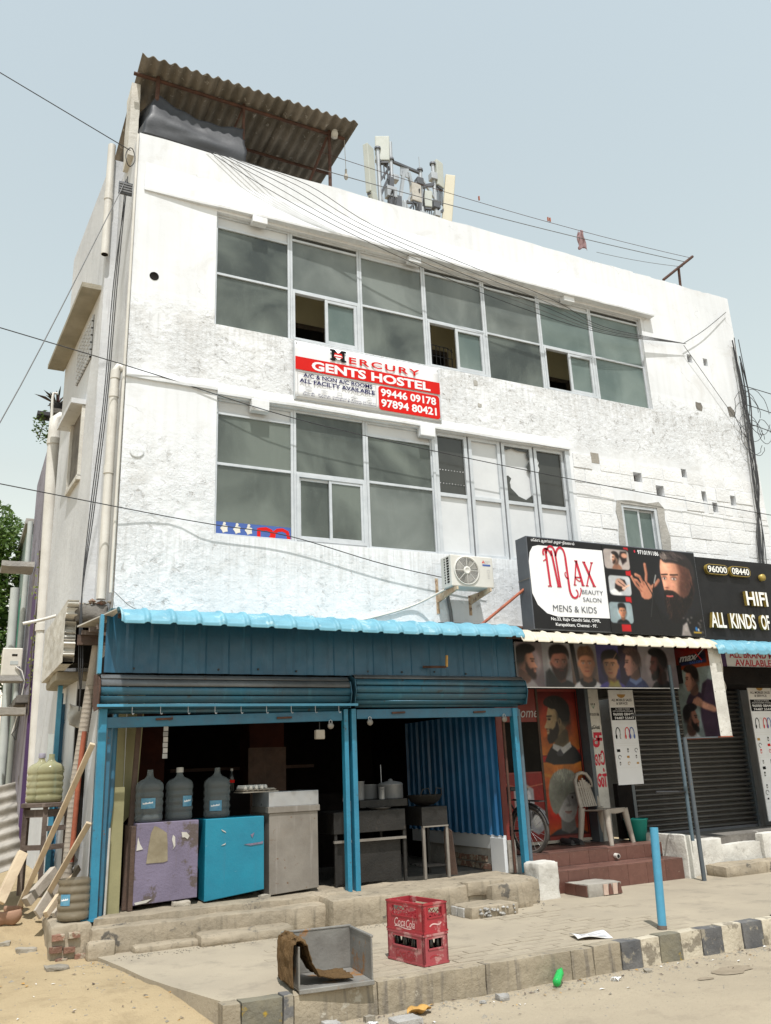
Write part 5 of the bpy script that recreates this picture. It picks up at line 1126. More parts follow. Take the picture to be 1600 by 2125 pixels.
# ---------------------------------------------------------------- 20 litre water jugs
def jug_prof(top=True, r=.135):
    P = [(0, 0), (r * .8, 0), (r * .96, .012), (r, .035)]
    for k in range(4):
        z = .06 + k * .068; P += [(r, z), (r * .955, z + .010), (r * .955, z + .026), (r, z + .036), (r * 1.01, z + .05)]
    P += [(r, .335)]
    if top: P += [(r * .94, .362), (r * .72, .388), (r * .38, .408), (.038, .425), (.03, .445), (.028, .485), (.031, .49)]
    return P
def jug(loc, label, mat, cap=None, lab=None, top=True, liquid=None, rz=0, sc=1.0, group=None):
    t = thing('water_jug', label, 'jug', loc, group, rz); mb = MB(); mb.lathe(jug_prof(top), (0, 0, 0), 28); b = mb.build('body', mat, t, local=True)
    if cap: mb = MB(); mb.lathe([(.036, .455), (.036, .50), (.03, .505), (0, .505)], (0, 0, 0), 14); mb.build('cap', cap, t, local=True)
    if liquid: mb = MB(); mb.lathe([(0, .006), (.125, .006), (.128, .03), (.128, liquid), (0, liquid)], (0, 0, 0), 20); mb.build('liquid', 'jug_yellow', t, local=True)
    if lab:
        a0, a1, z0, z1, m = lab
        mb = MB(); mb.sheet(lambda u, v: (.1385 * math.sin(a0 + (a1 - a0) * u), -.1385 * math.cos(a0 + (a1 - a0) * u), z0 + (z1 - z0) * v), 10, 1); l = mb.build('label', m, t, local=True)
        mb = MB(); mb.sheet(lambda u, v: (.1395 * math.sin(a0 + (a1 - a0) * (.12 + .7 * u)), -.1395 * math.cos(a0 + (a1 - a0) * (.12 + .7 * u)), z0 + (z1 - z0) * (.40 + .10 * u + .20 * v * (1 - .5 * abs(math.sin(u * 9.4))))), 24, 1); mb.build('label_script', 'flex_white', l, local=True)
    t.scale = (sc, sc, sc); return t
M('label_blue', (0.04, 0.20, 0.34), (0.12, 0.28, 0.38), 30, .5)
jug((.425, -.12, 1.02), 'clear ribbed water jug with blue label at the left of the lavender counter', 'jug_clear', None, (-.75, .25, .13, .225, 'label_blue'))
jug((.735, -.05, 1.02), 'clear ribbed water jug with white cap at the right of the lavender counter', 'jug_clear', 'torn_white', (.05, .85, .13, .23, 'label_blue'))
jug((1.13, -.02, 1.02), 'clear ribbed water jug with pale label on the turquoise counter', 'jug_clear', None, (-.8, .10, .07, .17, 'label_blue'))
jug((-.27, -.50, .27), 'dusty cut open water jug standing on the brick stub', 'jug_dusty', None, (-1.0, -.35, .13, .22, 'label_blue'), top=False)
# ================================================================== SIGNS
# ---- portraits (printed pictures); pts given on a unit head: origin at the head's centre, head height about 1
def prof_head(c, cx, cy, s, d, skin, hair, beard=None, top=None, cloth=(.1, .1, .12), collar=None, shade=(.25, .14, .10), fade=True, ear=True, light=1.0):
    """head in profile looking to side d (+1 right, -1 left)"""
    T = lambda P: [(cx + d * x * s, cy + y * s) for x, y in P]
    sk = np.array(skin); dk = sk * .62
    c.poly(T([(-.75, -1.1), (-.62, -.75), (-.28, -.52), (.18, -.56), (.38, -.72), (.6, -1.1)]), cloth, 1.5, sm=1)
    c.poly(T([(-.30, -.10), (-.34, -.62), (-.05, -.74), (.20, -.60), (.14, -.30)]), dk, 1.5, sm=1)
    if collar is not None: c.poly(T([(-.36, -.52), (-.10, -.66), (.22, -.56), (.26, -.68), (-.05, -.86), (-.40, -.66)]), collar, 1.2)
    face = [(.28, .40), (.345, .22), (.37, .12), (.355, .06), (.42, -.06), (.465, -.12), (.45, -.16), (.385, -.17), (.40, -.22), (.39, -.25), (.40, -.30), (.37, -.34), (.375, -.42), (.30, -.49), (.12, -.45), (-.05, -.30), (-.22, -.20), (-.38, .05), (-.36, .35), (-.1, .50), (.15, .48)]
    c.poly(T(face), skin, 1.0)
    c.poly(T([(-.38, .1), (-.1, .30), (.02, .0), (.05, -.25), (.12, -.46), (-.05, -.34), (-.25, -.2)]), dk, 5, .55)
    c.poly(T([(.22, .14), (.355, .12), (.35, .06), (.24, .06)]), dk, 2.0, .7); c.line(T([(.20, .155), (.36, .15)]), .035 * s, np.array(hair) * .8 + .02)
    c.ell(cx + d * .28 * s, cy + .065 * s, .045 * s, .022 * s, (.08, .06, .06), .8)
    c.line(T([(.30, -.245), (.40, -.235)]), .022 * s, sk * .5 + np.array((.12, 0, 0)), .9)
    if beard is not None:
        c.poly(T([(.0, .02), (-.03, -.22), (.06, -.42), (.24, -.56), (.36, -.56), (.41, -.44), (.385, -.33), (.33, -.31), (.30, -.24), (.33, -.18), (.405, -.17), (.40, -.20), (.27, -.17), (.19, -.20), (.10, -.12), (.05, .0)]), beard, 1.8, .96)
    hp = top or [(-.40, .02), (-.46, .28), (-.40, .52), (-.15, .68), (.18, .70), (.42, .58), (.44, .46), (.32, .40), (.20, .34), (.05, .34), (-.04, .22), (-.08, .05), (-.24, .0)]
    if fade: c.poly(T([(-.42, -.05), (-.44, .25), (-.1, .36), (.02, .30), (.0, .05), (-.1, .0), (-.26, -.12)]), np.array(hair) * .6 + dk * .4, 4, .9)
    c.poly(T(hp), hair, 1.4, sm=1)
    c.hairs(cx + d * .02 * s, cy + .52 * s, .36 * s, .13 * s, np.array(hair) * 1.7 + .06, int(26), .16 * s, .03 * s, 1.0 if d > 0 else 2.1, .6, .35)
    c.light(cx + d * .08 * s, cy, .52 * s, .62 * s, d * .9, .35, .34)
    if ear: c.ell(cx - d * .07 * s, cy + .0 * s, .055 * s, .10 * s, sk * .85, 1.2); c.ell(cx - d * .06 * s, cy + .0 * s, .025 * s, .055 * s, dk * .7, 1.2)
def front_head(c, cx, cy, s, skin, hair, cloth, turn=0.0, beard=None, quiff=None, cape=None, eye=(.12, .09, .08)):
    T = lambda P: [(cx + x * s, cy + y * s) for x, y in P]; sk = np.array(skin); dk = sk * .66; t = turn
    c.poly(T([(-.8, -1.2), (-.66, -.80), (-.25, -.60), (.25, -.60), (.66, -.80), (.8, -1.2)]), cloth, 1.5, sm=1)
    if cape is not None: c.poly(T([(-.42, -.62), (-.22, -.52), (.0, -.66), (.24, -.52), (.44, -.64), (.34, -.86), (.0, -.98), (-.36, -.84)]), cape, 1.2, sm=1)
    c.poly(T([(-.20, -.30), (-.22, -.66), (.0, -.74), (.22, -.66), (.20, -.30)]), dk, 1.5)
    for sx in (-1, 1):
        if sx * t < .5: c.ell(cx + sx * .37 * s, cy + .0 * s, .055 * s, .11 * s, sk * .88, 1.2)
    c.poly(T([(-.34, .30), (-.365, .05), (-.33, -.18), (-.22, -.40), (-.07, -.50), (.07, -.50), (.22, -.40), (.33, -.18), (.365, .05), (.34, .30), (.2, .46), (-.2, .46)]), skin, 1.2, sm=1)
    sd = -1 if t < 0 else 1
    c.poly(T([(sd * .36, .3), (sd * .37, -.1), (sd * .22, -.4), (sd * .12, -.35), (sd * .22, 0), (sd * .24, .3)]), dk, 5, .5)
    for sx in (-1, 1):
        ex = cx + (sx * .155 + t * .08) * s
        c.ell(ex, cy + .045 * s, .065 * s, .028 * s, np.array((.85, .83, .80)) * min(1, sk.max() + .2), 1.0, .7); c.ell(ex + t * .02 * s, cy + .045 * s, .032 * s, .032 * s, eye, .8); c.line([(ex - .08 * s, cy + .13 * s), (ex + .08 * s, cy + .135 * s)], .034 * s, np.array(hair) * .7, .9)
        c.ell(ex, cy + .085 * s, .08 * s, .03 * s, dk, 2.5, .5)
    c.line(T([(t * .1 + .01, .04), (t * .14 + .05 * sd, -.12)]), .03 * s, dk, .5, 1.6); c.ell(cx + t * .14 * s, cy - .13 * s, .065 * s, .028 * s, dk, 1.6, .8)
    c.line(T([(-.09 + t * .1, -.265), (t * .1, -.275), (.09 + t * .1, -.265)]), .03 * s, (sk[0] * .68, sk[1] * .38, sk[2] * .36), .9); c.ell(cx + t * .1 * s, cy - .30 * s, .07 * s, .02 * s, (sk[0] * .85, sk[1] * .6, sk[2] * .55), 1, .6)
    if beard is not None: c.poly(T([(-.37, .0), (-.34, -.28), (-.22, -.55), (.0, -.68), (.22, -.55), (.34, -.28), (.37, .0), (.27, -.12), (.15, -.20), (.0, -.19), (-.15, -.20), (-.27, -.12)]), beard, 2.0, .96); c.line(T([(-.08 + t * .1, -.275), (.08 + t * .1, -.275)]), .035 * s, (sk[0] * .7, sk[1] * .4, sk[2] * .38))
    c.light(cx, cy - .02 * s, .50 * s, .60 * s, -.8 if t >= 0 else .8, .4, .32)
    q = quiff or [(-.38, .12), (-.44, .36), (-.34, .58), (-.05, .70), (.25, .66), (.42, .46), (.40, .12), (.34, .30), (.22, .38), (-.05, .36), (-.24, .34), (-.34, .26)]
    c.poly(T(q), hair, 1.6, sm=1); c.hairs(cx, cy + .50 * s, .34 * s, .12 * s, np.array(hair) * 1.5 + .05, 26, .16 * s, .03 * s, 1.3, .7, .4)
def lightbox(name, label, x0, x1, z0, z1, yf, depth, frame_mat):
    t = thing(name, label, 'sign', ((x0 + x1) / 2, yf, z0)); MB().box(x0, yf, z0, x1, yf + depth, z1).build('case', frame_mat, t, bevel=.006)
    return t
# ---------------------------------------------------------------- salon light box
X0, X1, Z0, Z1, Y = 4.71, 7.51, 2.945, 4.105, -.85
T1 = lightbox('sign_box', 'large black light box sign of the beauty salon above the cream awning', X0, X1, Z0, Z1, Y, .23, 'sign_frame')
Wd, Hd = X1 - X0, Z1 - Z0; fr = FY(X0, Y, Z0)
MB().box(X0 + .015, Y - .004, Z0 + .015, X1 - .015, Y + .002, Z1 - .015).build('face', 'sign_black', T1)
MB().box(X0 - .004, Y, Z0 + .62, X0 + .001, Y + .226, Z0 + .63).build('case_seam', 'concrete_dark', T1)
mb = MB(); U = lambda u, v: (u * Wd, v * Hd)
pl(mb, [(U(u, v)) for u, v in [(.44, .915), (.445, .155), (.13, .145), (.075, .175), (.03, .26), (.006, .38), (.003, .72), (.012, .82), (.03, .885), (.06, .905)]][::-1], fr, .006)
mb.build('white_panel', 'flex_white', T1)
c = Canvas(250, 174, (.045, .045, .055)); f = lambda u, v: ((u - .42) / .58 * 250, v * 174); fp = lambda P: [f(*p) for p in P]
c.ell(*f(.82, .45), 90, 95, (.13, .13, .15), 60, .55)
c.poly(fp([(.60, .0), (.61, .30), (.655, .46), (.70, .38), (.74, .25), (.80, .15), (.92, .22), (1.0, .30), (1.0, 0)]), (.055, .055, .062), 3, sm=1)
for k in range(16): x = .86 + random.random() * .13; y = .03 + random.random() * .2; c.ell(*f(x, y), 3, 2.2, (.55, .52, .50), 1.5, .5)
c.poly(fp([(.845, .0), (.86, .12), (.89, .16), (.90, .05), (.91, 0)]), (.72, .68, .66), 2, .8)
# main figure: three-quarter face with long beard
skn = (.74, .52, .42)
c.poly(fp([(.775, .92), (.762, .76), (.765, .66), (.770, .60), (.772, .52), (.785, .44), (.80, .40), (.93, .38), (.955, .55), (.965, .75), (.93, .92), (.85, .97)]), skn, 1.5, sm=1)
c.poly(fp([(.87, .93), (.965, .8), (.965, .55), (.93, .38), (.86, .38), (.87, .6), (.885, .75)]), (.36, .21, .17), 6, .85)
c.ell(*f(.80, .80), 11, 12, (.86, .66, .55), 7, .6); c.ell(*f(.83, .58), 8, 8, (.82, .56, .46), 5, .6)
c.ell(*f(.95, .62), 4.6, 9, (.55, .34, .28), 1.5); c.ell(*f(.95, .62), 2.4, 5.5, (.30, .17, .14), 1.5)
c.poly(fp([(.775, .90), (.78, .98), (.83, 1.01), (.93, .99), (.985, .88), (.985, .66), (.962, .70), (.955, .80), (.945, .80), (.90, .845), (.84, .86), (.795, .85)]), (.17, .145, .145), 2, sm=1)
c.hairs(*f(.87, .93), 26, 9, (.50, .44, .42), 60, 10, 1.0, 2.7, .4, .5)
c.poly(fp([(.772, .515), (.768, .44), (.765, .36), (.775, .25), (.79, .17), (.815, .13), (.86, .19), (.905, .30), (.955, .45), (.962, .62), (.945, .56), (.925, .47), (.88, .44), (.85, .50), (.82, .525), (.795, .51)]), (.07, .05, .05), 2.2, sm=1)
c.hairs(*f(.79, .32), 6, 24, (.34, .23, .18), 46, 9, .9, -1.9, .7, .5)
c.line(fp([(.785, .455), (.80, .452), (.822, .458)]), 3.2, (.66, .30, .28)); c.poly(fp([(.772, .52), (.79, .53), (.83, .515), (.86, .47), (.82, .49), (.79, .485), (.775, .48)]), (.10, .07, .06), 1.6)
c.poly(fp([(.775, .66), (.772, .57), (.785, .545), (.805, .55), (.80, .58), (.79, .62)]), (.80, .57, .47), 1.6, .9); c.ell(*f(.793, .552), 5, 1.8, (.36, .20, .16), 1.2, .8)
for u, v, w in ((.785, .665, 4.2), (.845, .668, 6.5)):
    c.ell(*f(u, v + .005), w + 2, 4.4, (.34, .20, .17), 2.2, .75); c.ell(*f(u, v - .004), w, 2.2, (.80, .74, .70), 1.0); c.ell(*f(u, v - .004), 2.0, 2.1, (.06, .05, .05), .8); c.line(fp([(u - w / 430 - .006, v + .042), (u + w / 430 + .012, v + .05)]), 2.8, (.08, .06, .06))
c.hairs(*f(.80, .92), 9, 7, (.72, .66, .62), 40, 8, .9, 2.2, .5, .5)
c.light(*f(.85, .62), 48, 62, -.95, .25, .45)
for _ in range(160): c.ell(*f(random.uniform(.77, .95), random.uniform(.42, .88)), random.uniform(.8, 2.2), random.uniform(.8, 2.2), random.choice(((.86, .66, .54), (.40, .23, .18), (.62, .40, .32))), 1.6, .10)
c.hairs(*f(.86, .36), 26, 26, (.30, .20, .16), 90, 8, .8, -1.6, .9, .35)
# raised hand with scissors
hs = (.72, .48, .38)
c.poly(fp([(.600, .0), (.612, .34), (.632, .44), (.668, .40), (.675, .25), (.70, .05), (.7, 0)]), (.06, .06, .07), 2)
c.poly(fp([(.628, .40), (.618, .50), (.622, .58), (.66, .62), (.695, .57), (.70, .48), (.68, .40)]), hs, 1.5, sm=1)
for P, w in (((( .662, .58), (.672, .70), (.670, .81)), 7), (((.645, .58), (.628, .66), (.605, .68)), 6.5), (((.632, .55), (.608, .61), (.588, .62)), 6), (((.625, .50), (.600, .56), (.578, .655)), 6), (((.69, .54), (.72, .58), (.745, .635)), 7)):
    c.line(fp(P), w, hs, 1, 1.2); c.line(fp([(p[0] + .006, p[1] - .012) for p in P]), w * .3, (.45, .25, .19), .7, 1.5)
c.line(fp([(.655, .62), (.69, .48), (.735, .12)]), 2.2, (.02, .02, .025)); c.line(fp([(.725, .66), (.70, .50), (.665, .14)]), 2.2, (.03, .03, .035)); c.line(fp([(.73, .69), (.715, .60)]), 3, (.75, .75, .74), .8); c.line(fp([(.70, .48), (.668, .20)]), .8, (.5, .5, .5), .6)
# three small pictures joined by a red stripe
for a, b in (((.546, .66), (.577, .725)), ((.526, .345), (.56, .43)), ((.483, .02), (.537, .105)), ((.55, .955), (.577, .99))): c.rect(*f(*a), *f(*b), (.72, .05, .08))
def thumb(u0, v0, u1, v1, bgc, fn):
    (x0, y0), (x1, y1) = f(u0, v0), f(u1, v1); P = rrect(x0, y0, x1, y1, 7); c.poly([(x, y) for x, y in rrect(x0 - 2, y0 - 2, x1 + 2, y1 + 2, 8)], (.04, .04, .05), 1); c.poly(P, bgc, 1); s_ = c.a.copy(); fn((x0 + x1) / 2, (y0 + y1) / 2, y1 - y0)
    m = Canvas(c.w, c.h, (0, 0, 0)); m.poly(P, (1, 1, 1), 1); k = m.a[..., :1]; c.a[:] = s_ * (1 - k) + c.a * k
thumb(.425, .725, .577, .955, (.66, .62, .60), lambda x, y, h: (prof_head(c, x - 3, y + 2, h * .52, -1, (.80, .60, .50), (.10, .08, .07), (.16, .10, .08), cloth=(.55, .38, .30)), c.poly([(x + 6, y + 6), (x + 12, y + 17), (x + 28, y + 18), (x + 26, y - 2), (x + 14, y - 10), (x + 10, y + 2)], (.14, .10, .10), 2), c.ell(x + 21, y + 9, 8, 5, (.80, .58, .48), 1.5)))
thumb(.437, .425, .567, .65, (.72, .73, .74), lambda x, y, h: (c.poly([(x - 26, y - 12), (x - 8, y - 4), (x + 4, y - 18), (x - 14, y - 26)], (.90, .90, .90), 2), c.ell(x + 2, y + 2, 14, 11, (.78, .60, .52), 1.5, 1, -.6), c.poly([(x - 12, y + 4), (x - 14, y - 6), (x - 4, y - 13), (x + 8, y - 10), (x + 4, y - 2), (x - 4, y + 0)], (.14, .11, .10), 1.6), c.poly([(x + 2, y + 14), (x + 14, y + 12), (x + 18, y + 2), (x + 14, y + 4), (x + 8, y + 10)], (.10, .08, .08), 1.6), c.line([(x - 3, y + 8), (x + 16, y - 3)], 1.6, (.2, .15, .13)), c.line([(x + 6, y - 6), (x + 24, y + 2)], 3, (.88, .72, .62))))
thumb(.422, .11, .558, .345, (.52, .58, .60), lambda x, y, h: front_head(c, x + 3, y + 2, h * .56, (.66, .44, .33), (.06, .05, .05), (.05, .05, .06), .4, None, [(-.40, .10), (-.46, .40), (-.40, .70), (-.05, .78), (.32, .74), (.46, .42), (.40, .10), (.36, .24), (.30, .34), (-.05, .36), (-.28, .34), (-.36, .22)]))
c.rect(*f(.925, .035), *f(.975, .052), (.75, .62, .20)); c.ell(*f(.945, .085), 3.2, 4.5, (.15, .45, .70), 1); c.ell(*f(.958, .075), 2, 3, (.8, .8, .8), 1)
c.build('picture_print', Frame((X0 + .42 * Wd, Y, Z0 + .0), (1, 0, 0), (0, 0, 1)), .58 * Wd - .018, Hd - .018, T1, .009)
# lettering
mb = MB()
def Mx(P, w, m=0): stroke(mb, [U(*p) for p in P], [q * Hd * .75 for q in (w if isinstance(w, list) else [w] * len(P))], fr, .011, m)
Mx([(.097, .88), (.101, .70), (.106, .47)], .036); Mx(bez([(.085, .80), (.075, .87), (.10, .91), (.12, .865), (.128, .80)], 8) , .030); Mx([(.128, .86), (.137, .70), (.150, .47)], .036)
Mx(bez([(.100, .82), (.105, .93), (.145, .93), (.148, .84)], 10), .030); Mx([(.148, .85), (.153, .70), (.160, .47)], .030); Mx(bez([(.150, .80), (.160, .93), (.200, .94), (.203, .80)], 12), .032)
Mx([(.203, .80), (.206, .62), (.208, .50)], .036); Mx(bez([(.208, .50), (.208, .36), (.222, .33), (.245, .34), (.262, .37), (.258, .44), (.243, .445)], 14), [.036] * 5 + [.030] * 5 + [.020] * 5)
Mx(bez([(.208, .56), (.190, .57), (.188, .63), (.198, .63)], 8), .018); Mx(bez([(.258, .37), (.272, .41), (.276, .46), (.270, .47)], 6), .018)
for a, b in (((.092, .466), (.114, .466)), ((.142, .466), (.166, .466)), ((.080, .735), (.094, .755))): Mx([a, b], .016)
Mx([(.262, .765), (.250, .62), (.240, .50)], .024); Mx([(.262, .765), (.276, .62), (.286, .50)], .040); Mx([(.244, .585), (.278, .585)], .020); Mx(bez([(.245, .585), (.262, .54), (.275, .53), (.276, .56)], 6), .016)
Mx([(.305, .76), (.328, .63), (.350, .50)], .040); Mx([(.350, .76), (.328, .63), (.308, .50)], .022)
for a, b in (((.234, .498), (.250, .498)), ((.278, .498), (.296, .498)), ((.302, .498), (.318, .498)), ((.340, .498), (.360, .498)), ((.296, .762), (.314, .762)), ((.342, .762), (.358, .762)), ((.252, .768), (.270, .768))): Mx([a, b], .016)
text(mb, 'BEAUTY', fr, *U(.276, .405), *U(.396, .452), .011, mi=1); text(mb, 'SALON', fr, *U(.278, .322), *U(.381, .37), .011, mi=1); text(mb, 'MENS & KIDS', fr, *U(.108, .20), *U(.348, .268), .011, mi=1)
text(mb, 'No.33, Rajiv Gandhi Salai, OMR,', fr, *U(.092, .092), *U(.362, .137), .011, bold=.012, mi=2); text(mb, 'Karapakkam, Chennai - 97.', fr, *U(.114, .036), *U(.34, .08), .011, bold=.012, mi=2)
text(mb, '9710191186', fr, *U(.632, .912), *U(.762, .962), .0125, bold=.02, mi=2)
text(mb, 'மேக்ஸ் ஆண்கள் அழகு நிலையம்', fr, *U(.024, .930), *U(.262, .978), .011, bold=.01, mi=2)
pl(mb, [(a[0] + U(.614, .94)[0] + .014 * math.cos(k * .785) * 1.0, U(.614, .94)[1] + .02 * math.sin(k * .785)) for k in range(8) for a in [(0, 0)]], fr, .0125, 0)
mb.build('lettering', ['flex_crimson', 'flex_slate', 'flex_white'], T1)
# steel struts holding the box
t = setp(MB().tube([(4.14, -.58, 3.02), (4.72, -.70, 3.46)], .018, 8).build('sign_strut', 'rust_red'), 'rust red pipe strut bracing the left side of the salon sign box', 'strut')
setp(MB().tube([(3.86, -.05, 3.115), (4.35, -.35, 3.06), (4.75, -.62, 3.0)], .022, 8).build('rail_pipe', 'rust'), 'brown pipe lying along the top of the blue awning by the sign box', 'pipe')
# ---------------------------------------------------------------- black shop sign with raised letters
T2 = thing('shop_sign', 'black shop sign with raised white and gold letters at the right edge', 'sign', (9.0, -.6, 2.97)); fr = FY(0, -.60, 0)
MB().box(7.40, -.60, 2.96, 10.9, -.50, 4.13).build('board', 'sign_black', T2)
def raised(body, x0, z0, x1, z1, th=.05, bold=.02):
    n = len([q for q in body if q != ' ']); mb = MB(); text(mb, body, fr, x0, z0, x1, z1, .001, th, bold, 0, mi_side=1); return mb
def letters(body, x0, z0, x1, z1, th=.05, bold=.02):
    """each raised letter a part of its own"""
    vs, fs = text_mesh(body, bold, 1.0); mn = vs.min(0); mx = vs.max(0)
    adj = list(range(len(vs)))
    def find(i):
        while adj[i] != i: adj[i] = adj[adj[i]]; i = adj[i]
        return i
    for fc in fs:
        for a in fc[1:]: adj[find(a)] = find(fc[0])
    isl = {}
    for fc in fs: isl.setdefault(find(fc[0]), []).append(fc)
    k = (vs - mn) / (mx - mn); P = [(x0 + a * (x1 - x0), z0 + b * (z1 - z0)) for a, b in k]
    for fl in isl.values():
        mb = MB(); used = sorted({i for fc in fl for i in fc}); ix = {i: j for j, i in enumerate(used)}
        mb.add([fr.p(*P[i], .001 + th) for i in used], [[ix[i] for i in fc] for fc in fl], 0)
        ec = {(fc[i], fc[(i + 1) % len(fc)]) for fc in fl for i in range(len(fc))}
        for a, b in ec:
            if (b, a) not in ec: mb.add([fr.p(*P[a], .001 + th), fr.p(*P[a], .001), fr.p(*P[b], .001), fr.p(*P[b], .001 + th)], [(0, 1, 2, 3)], 1)
        mb.build('letter', ['letter_white', 'letter_gold'], T2)
letters('HIFI', 8.63, 3.465, 9.06, 3.67); letters('ALL', 7.865, 3.12, 8.15, 3.335); letters('KINDS', 8.245, 3.12, 8.735, 3.335); letters('OF', 8.85, 3.12, 9.02, 3.335)
for a, b, s in ((7.93, 8.36, '96000'), (8.40, 8.81, '08440')):
    mb = MB(); mb.prism(rrect(a, 3.885, b, 4.03, .07), fr, .0, .045); mb.build('number_plate', 'letter_gold', T2); mb = MB(); pl(mb, rrect(a + .008, 3.893, b - .008, 4.022, .065), fr, .0465); mb.build('number_face', 'sign_black', T2); letters_off = .047
    mb = MB(); text(mb, s, fr, a + .03, 3.91, b - .03, 4.005, .0485, bold=.02); mb.build('number', 'letter_white', T2)
MB().lathe([(.05, 0), (.05, .05), (0, .05)], (9.06, -.60, 3.90), 14, (0, -1, 0)).build('gold_knob', 'letter_gold', T2)
# ---------------------------------------------------------------- hostel banner
X0, X1, Z0, Z1 = 2.02, 4.1, 5.855, 6.645; Wd, Hd = X1 - X0, Z1 - Z0
T3 = thing('banner', 'red and white hostel banner hung under the upper windows', 'banner', (3.06, -.04, 5.85)); fr = FY(X0, -.045, Z0)
mb = MB(); mb.sheet(lambda u, v: (X0 + Wd * u, -.043 + .004 * math.sin(u * 19) * math.sin(v * 5), Z0 + Hd * v - .01 * math.sin(math.pi * u) * (v > .9)), 20, 8, .004, off=(0, 1, 0)); mb.build('sheet', 'flex_white', T3)
MB().box(X0 - .012, -.036, Z0 - .012, X1 + .012, -.010, Z1 + .01).build('frame', 'aluminium', T3)
mb = MB(); D = .012
pl(mb, [U(0, .498), U(1, .496), U(1, .716), U(0, .724)], fr, D, 0)
pl(mb, [(x, y) for x, y in rrect(*U(.551, .028), *U(.99, .462), .045)], fr, D, 0)
for a, b in ((U(.014, .045), U(.534, .052)), (U(.534, .052), U(.534, .475)), (U(.534, .475), U(.014, .48)), (U(.014, .48), U(.014, .045))): stroke(mb, [a, b], .008, fr, D, 4)
text(mb, 'GENTS HOSTEL', fr, *U(.105, .525), *U(.928, .685), D + .002, bold=.035, mi=1)
text(mb, 'ERCURY', fr, *U(.355, .765), *U(.855, .885), D, bold=.02, mi=0, spacing=1.25)
text(mb, 'A/C & NON A/C ROOMS', fr, *U(.05, .375), *U(.51, .45), D, bold=.02, mi=2); text(mb, 'ALL FACILTY AVAILABLE', fr, *U(.025, .275), *U(.526, .35), D, bold=.025, mi=2)
text(mb, '99446 09178', fr, *U(.567, .275), *U(.964, .42), D + .002, bold=.028, mi=1); text(mb, '97894 80421', fr, *U(.567, .085), *U(.964, .23), D + .002, bold=.028, mi=1)
# emblem: a heavy M with a red mask in its middle
pl(mb, [U(*p) for p in ((.228, .765), (.262, .765), (.262, .80), (.302, .80), (.302, .765), (.336, .765), (.336, .80), (.326, .80), (.326, .93), (.336, .93), (.336, .968), (.305, .968), (.282, .90), (.259, .968), (.228, .968), (.228, .93), (.238, .93), (.238, .80), (.228, .80))][::-1], fr, D, 3)
pl(mb, [U(*p) for p in ((.258, .91), (.306, .91), (.312, .84), (.29, .80), (.274, .80), (.252, .84))][::-1], fr, D + .002, 0); pl(mb, [U(*p) for p in ((.258, .875), (.30, .875), (.31, .85), (.254, .85))][::-1], fr, D + .003, 1); pl(mb, [U(*p) for p in ((.262, .83), (.302, .83), (.290, .79), (.274, .79))][::-1], fr, D + .003, 1)
for k, (s1, s2) in enumerate((('Ac &', 'Non Ac'), ('Free', 'Wi-Fi'), ('Individual', 'Locker'), ('3 Times', 'Food'), ('24/7 CCTV', 'Surveillance'))):
    cx = .085 + k * .1; w = .038 if k < 2 else .045
    text(mb, s1, fr, *U(cx - w, .105), *U(cx + w, .13), D, mi=2); text(mb, s2, fr, *U(cx - w, .07), *U(cx + w, .095), D, mi=2)
    P = [[(-.02, .20), (.02, .20), (.02, .17), (-.02, .17), (-.02, .20)], [(-.02, .19), (0, .205), (.02, .19)], [(-.012, .15), (-.012, .205), (.014, .205), (.014, .15)], [(-.022, .16), (0, .20), (.022, .16), (-.022, .16)], [(-.02, .195), (.01, .205), (.02, .175), (-.01, .165)]][k]
    stroke(mb, [U(cx + a, b) for a, b in P], .008, fr, D, 4)
    if k == 1: stroke(mb, [U(cx - .012, .172), U(cx, .182), U(cx + .012, .172)], .008, fr, D, 4)
    stroke(mb, [U(cx - .01, .158), U(cx + .01, .155)], .007, fr, D, 4)
mb.build('print', ['flex_red', 'flex_white', 'flex_navy', 'flex_black', 'flex_grey'], T3)
for x, z in ((X0 + .02, Z1 - .02), (X1 - .02, Z1 - .03), (X1 - .02, Z0 + .02), (X0 + .02, Z0 + .03), (X1 - .02, Z0 + .3)): MB().lathe([(.010, 0), (.008, .004), (0, .005)], (x, -.05, z), 8, (0, -1, 0)).build('eyelet', 'aluminium', T3)
# ---------------------------------------------------------------- outdoor unit on brackets
T4 = thing('air_conditioner', 'white air conditioner outdoor unit on rusty brackets above the blue awning', 'air conditioner', (4.15, -.3, 3.51))
x0, x1, y0, y1, z0, z1 = 3.855, 4.465, -.45, -.20, 3.51, 3.905
MB().box(x0, y0, z0, x1, y1, z1).build('case', 'ac_white', T4, bevel=.012)
cx, cz, R_ = 4.075, 3.712, .168
MB().lathe([(R_ + .014, 0), (R_ + .014, .012), (R_, .016), (R_ - .006, .006), (R_ - .006, .001)], (cx, y0, cz), 40, (0, -1, 0)).build('fan_ring', 'ac_white', T4)
MB().lathe([(R_ - .006, .0015), (0, .0015)], (cx, y0, cz), 40, (0, -1, 0)).build('fan_well', 'void_dark', T4)
mb = MB()
for k in range(3):
    a = k * 2.094 + .4; mb.add([(cx + .03 * math.cos(a), y0 - .003, cz + .03 * math.sin(a)), (cx + .15 * math.cos(a - .2), y0 - .003, cz + .15 * math.sin(a - .2)), (cx + .155 * math.cos(a + .25), y0 - .004, cz + .155 * math.sin(a + .25)), (cx + .14 * math.cos(a + .8), y0 - .006, cz + .14 * math.sin(a + .8)), (cx + .03 * math.cos(a + 1.0), y0 - .006, cz + .03 * math.sin(a + 1.0))], [(0, 1, 2, 3, 4)])
mb.build('fan_blades', 'fan_grey', T4)
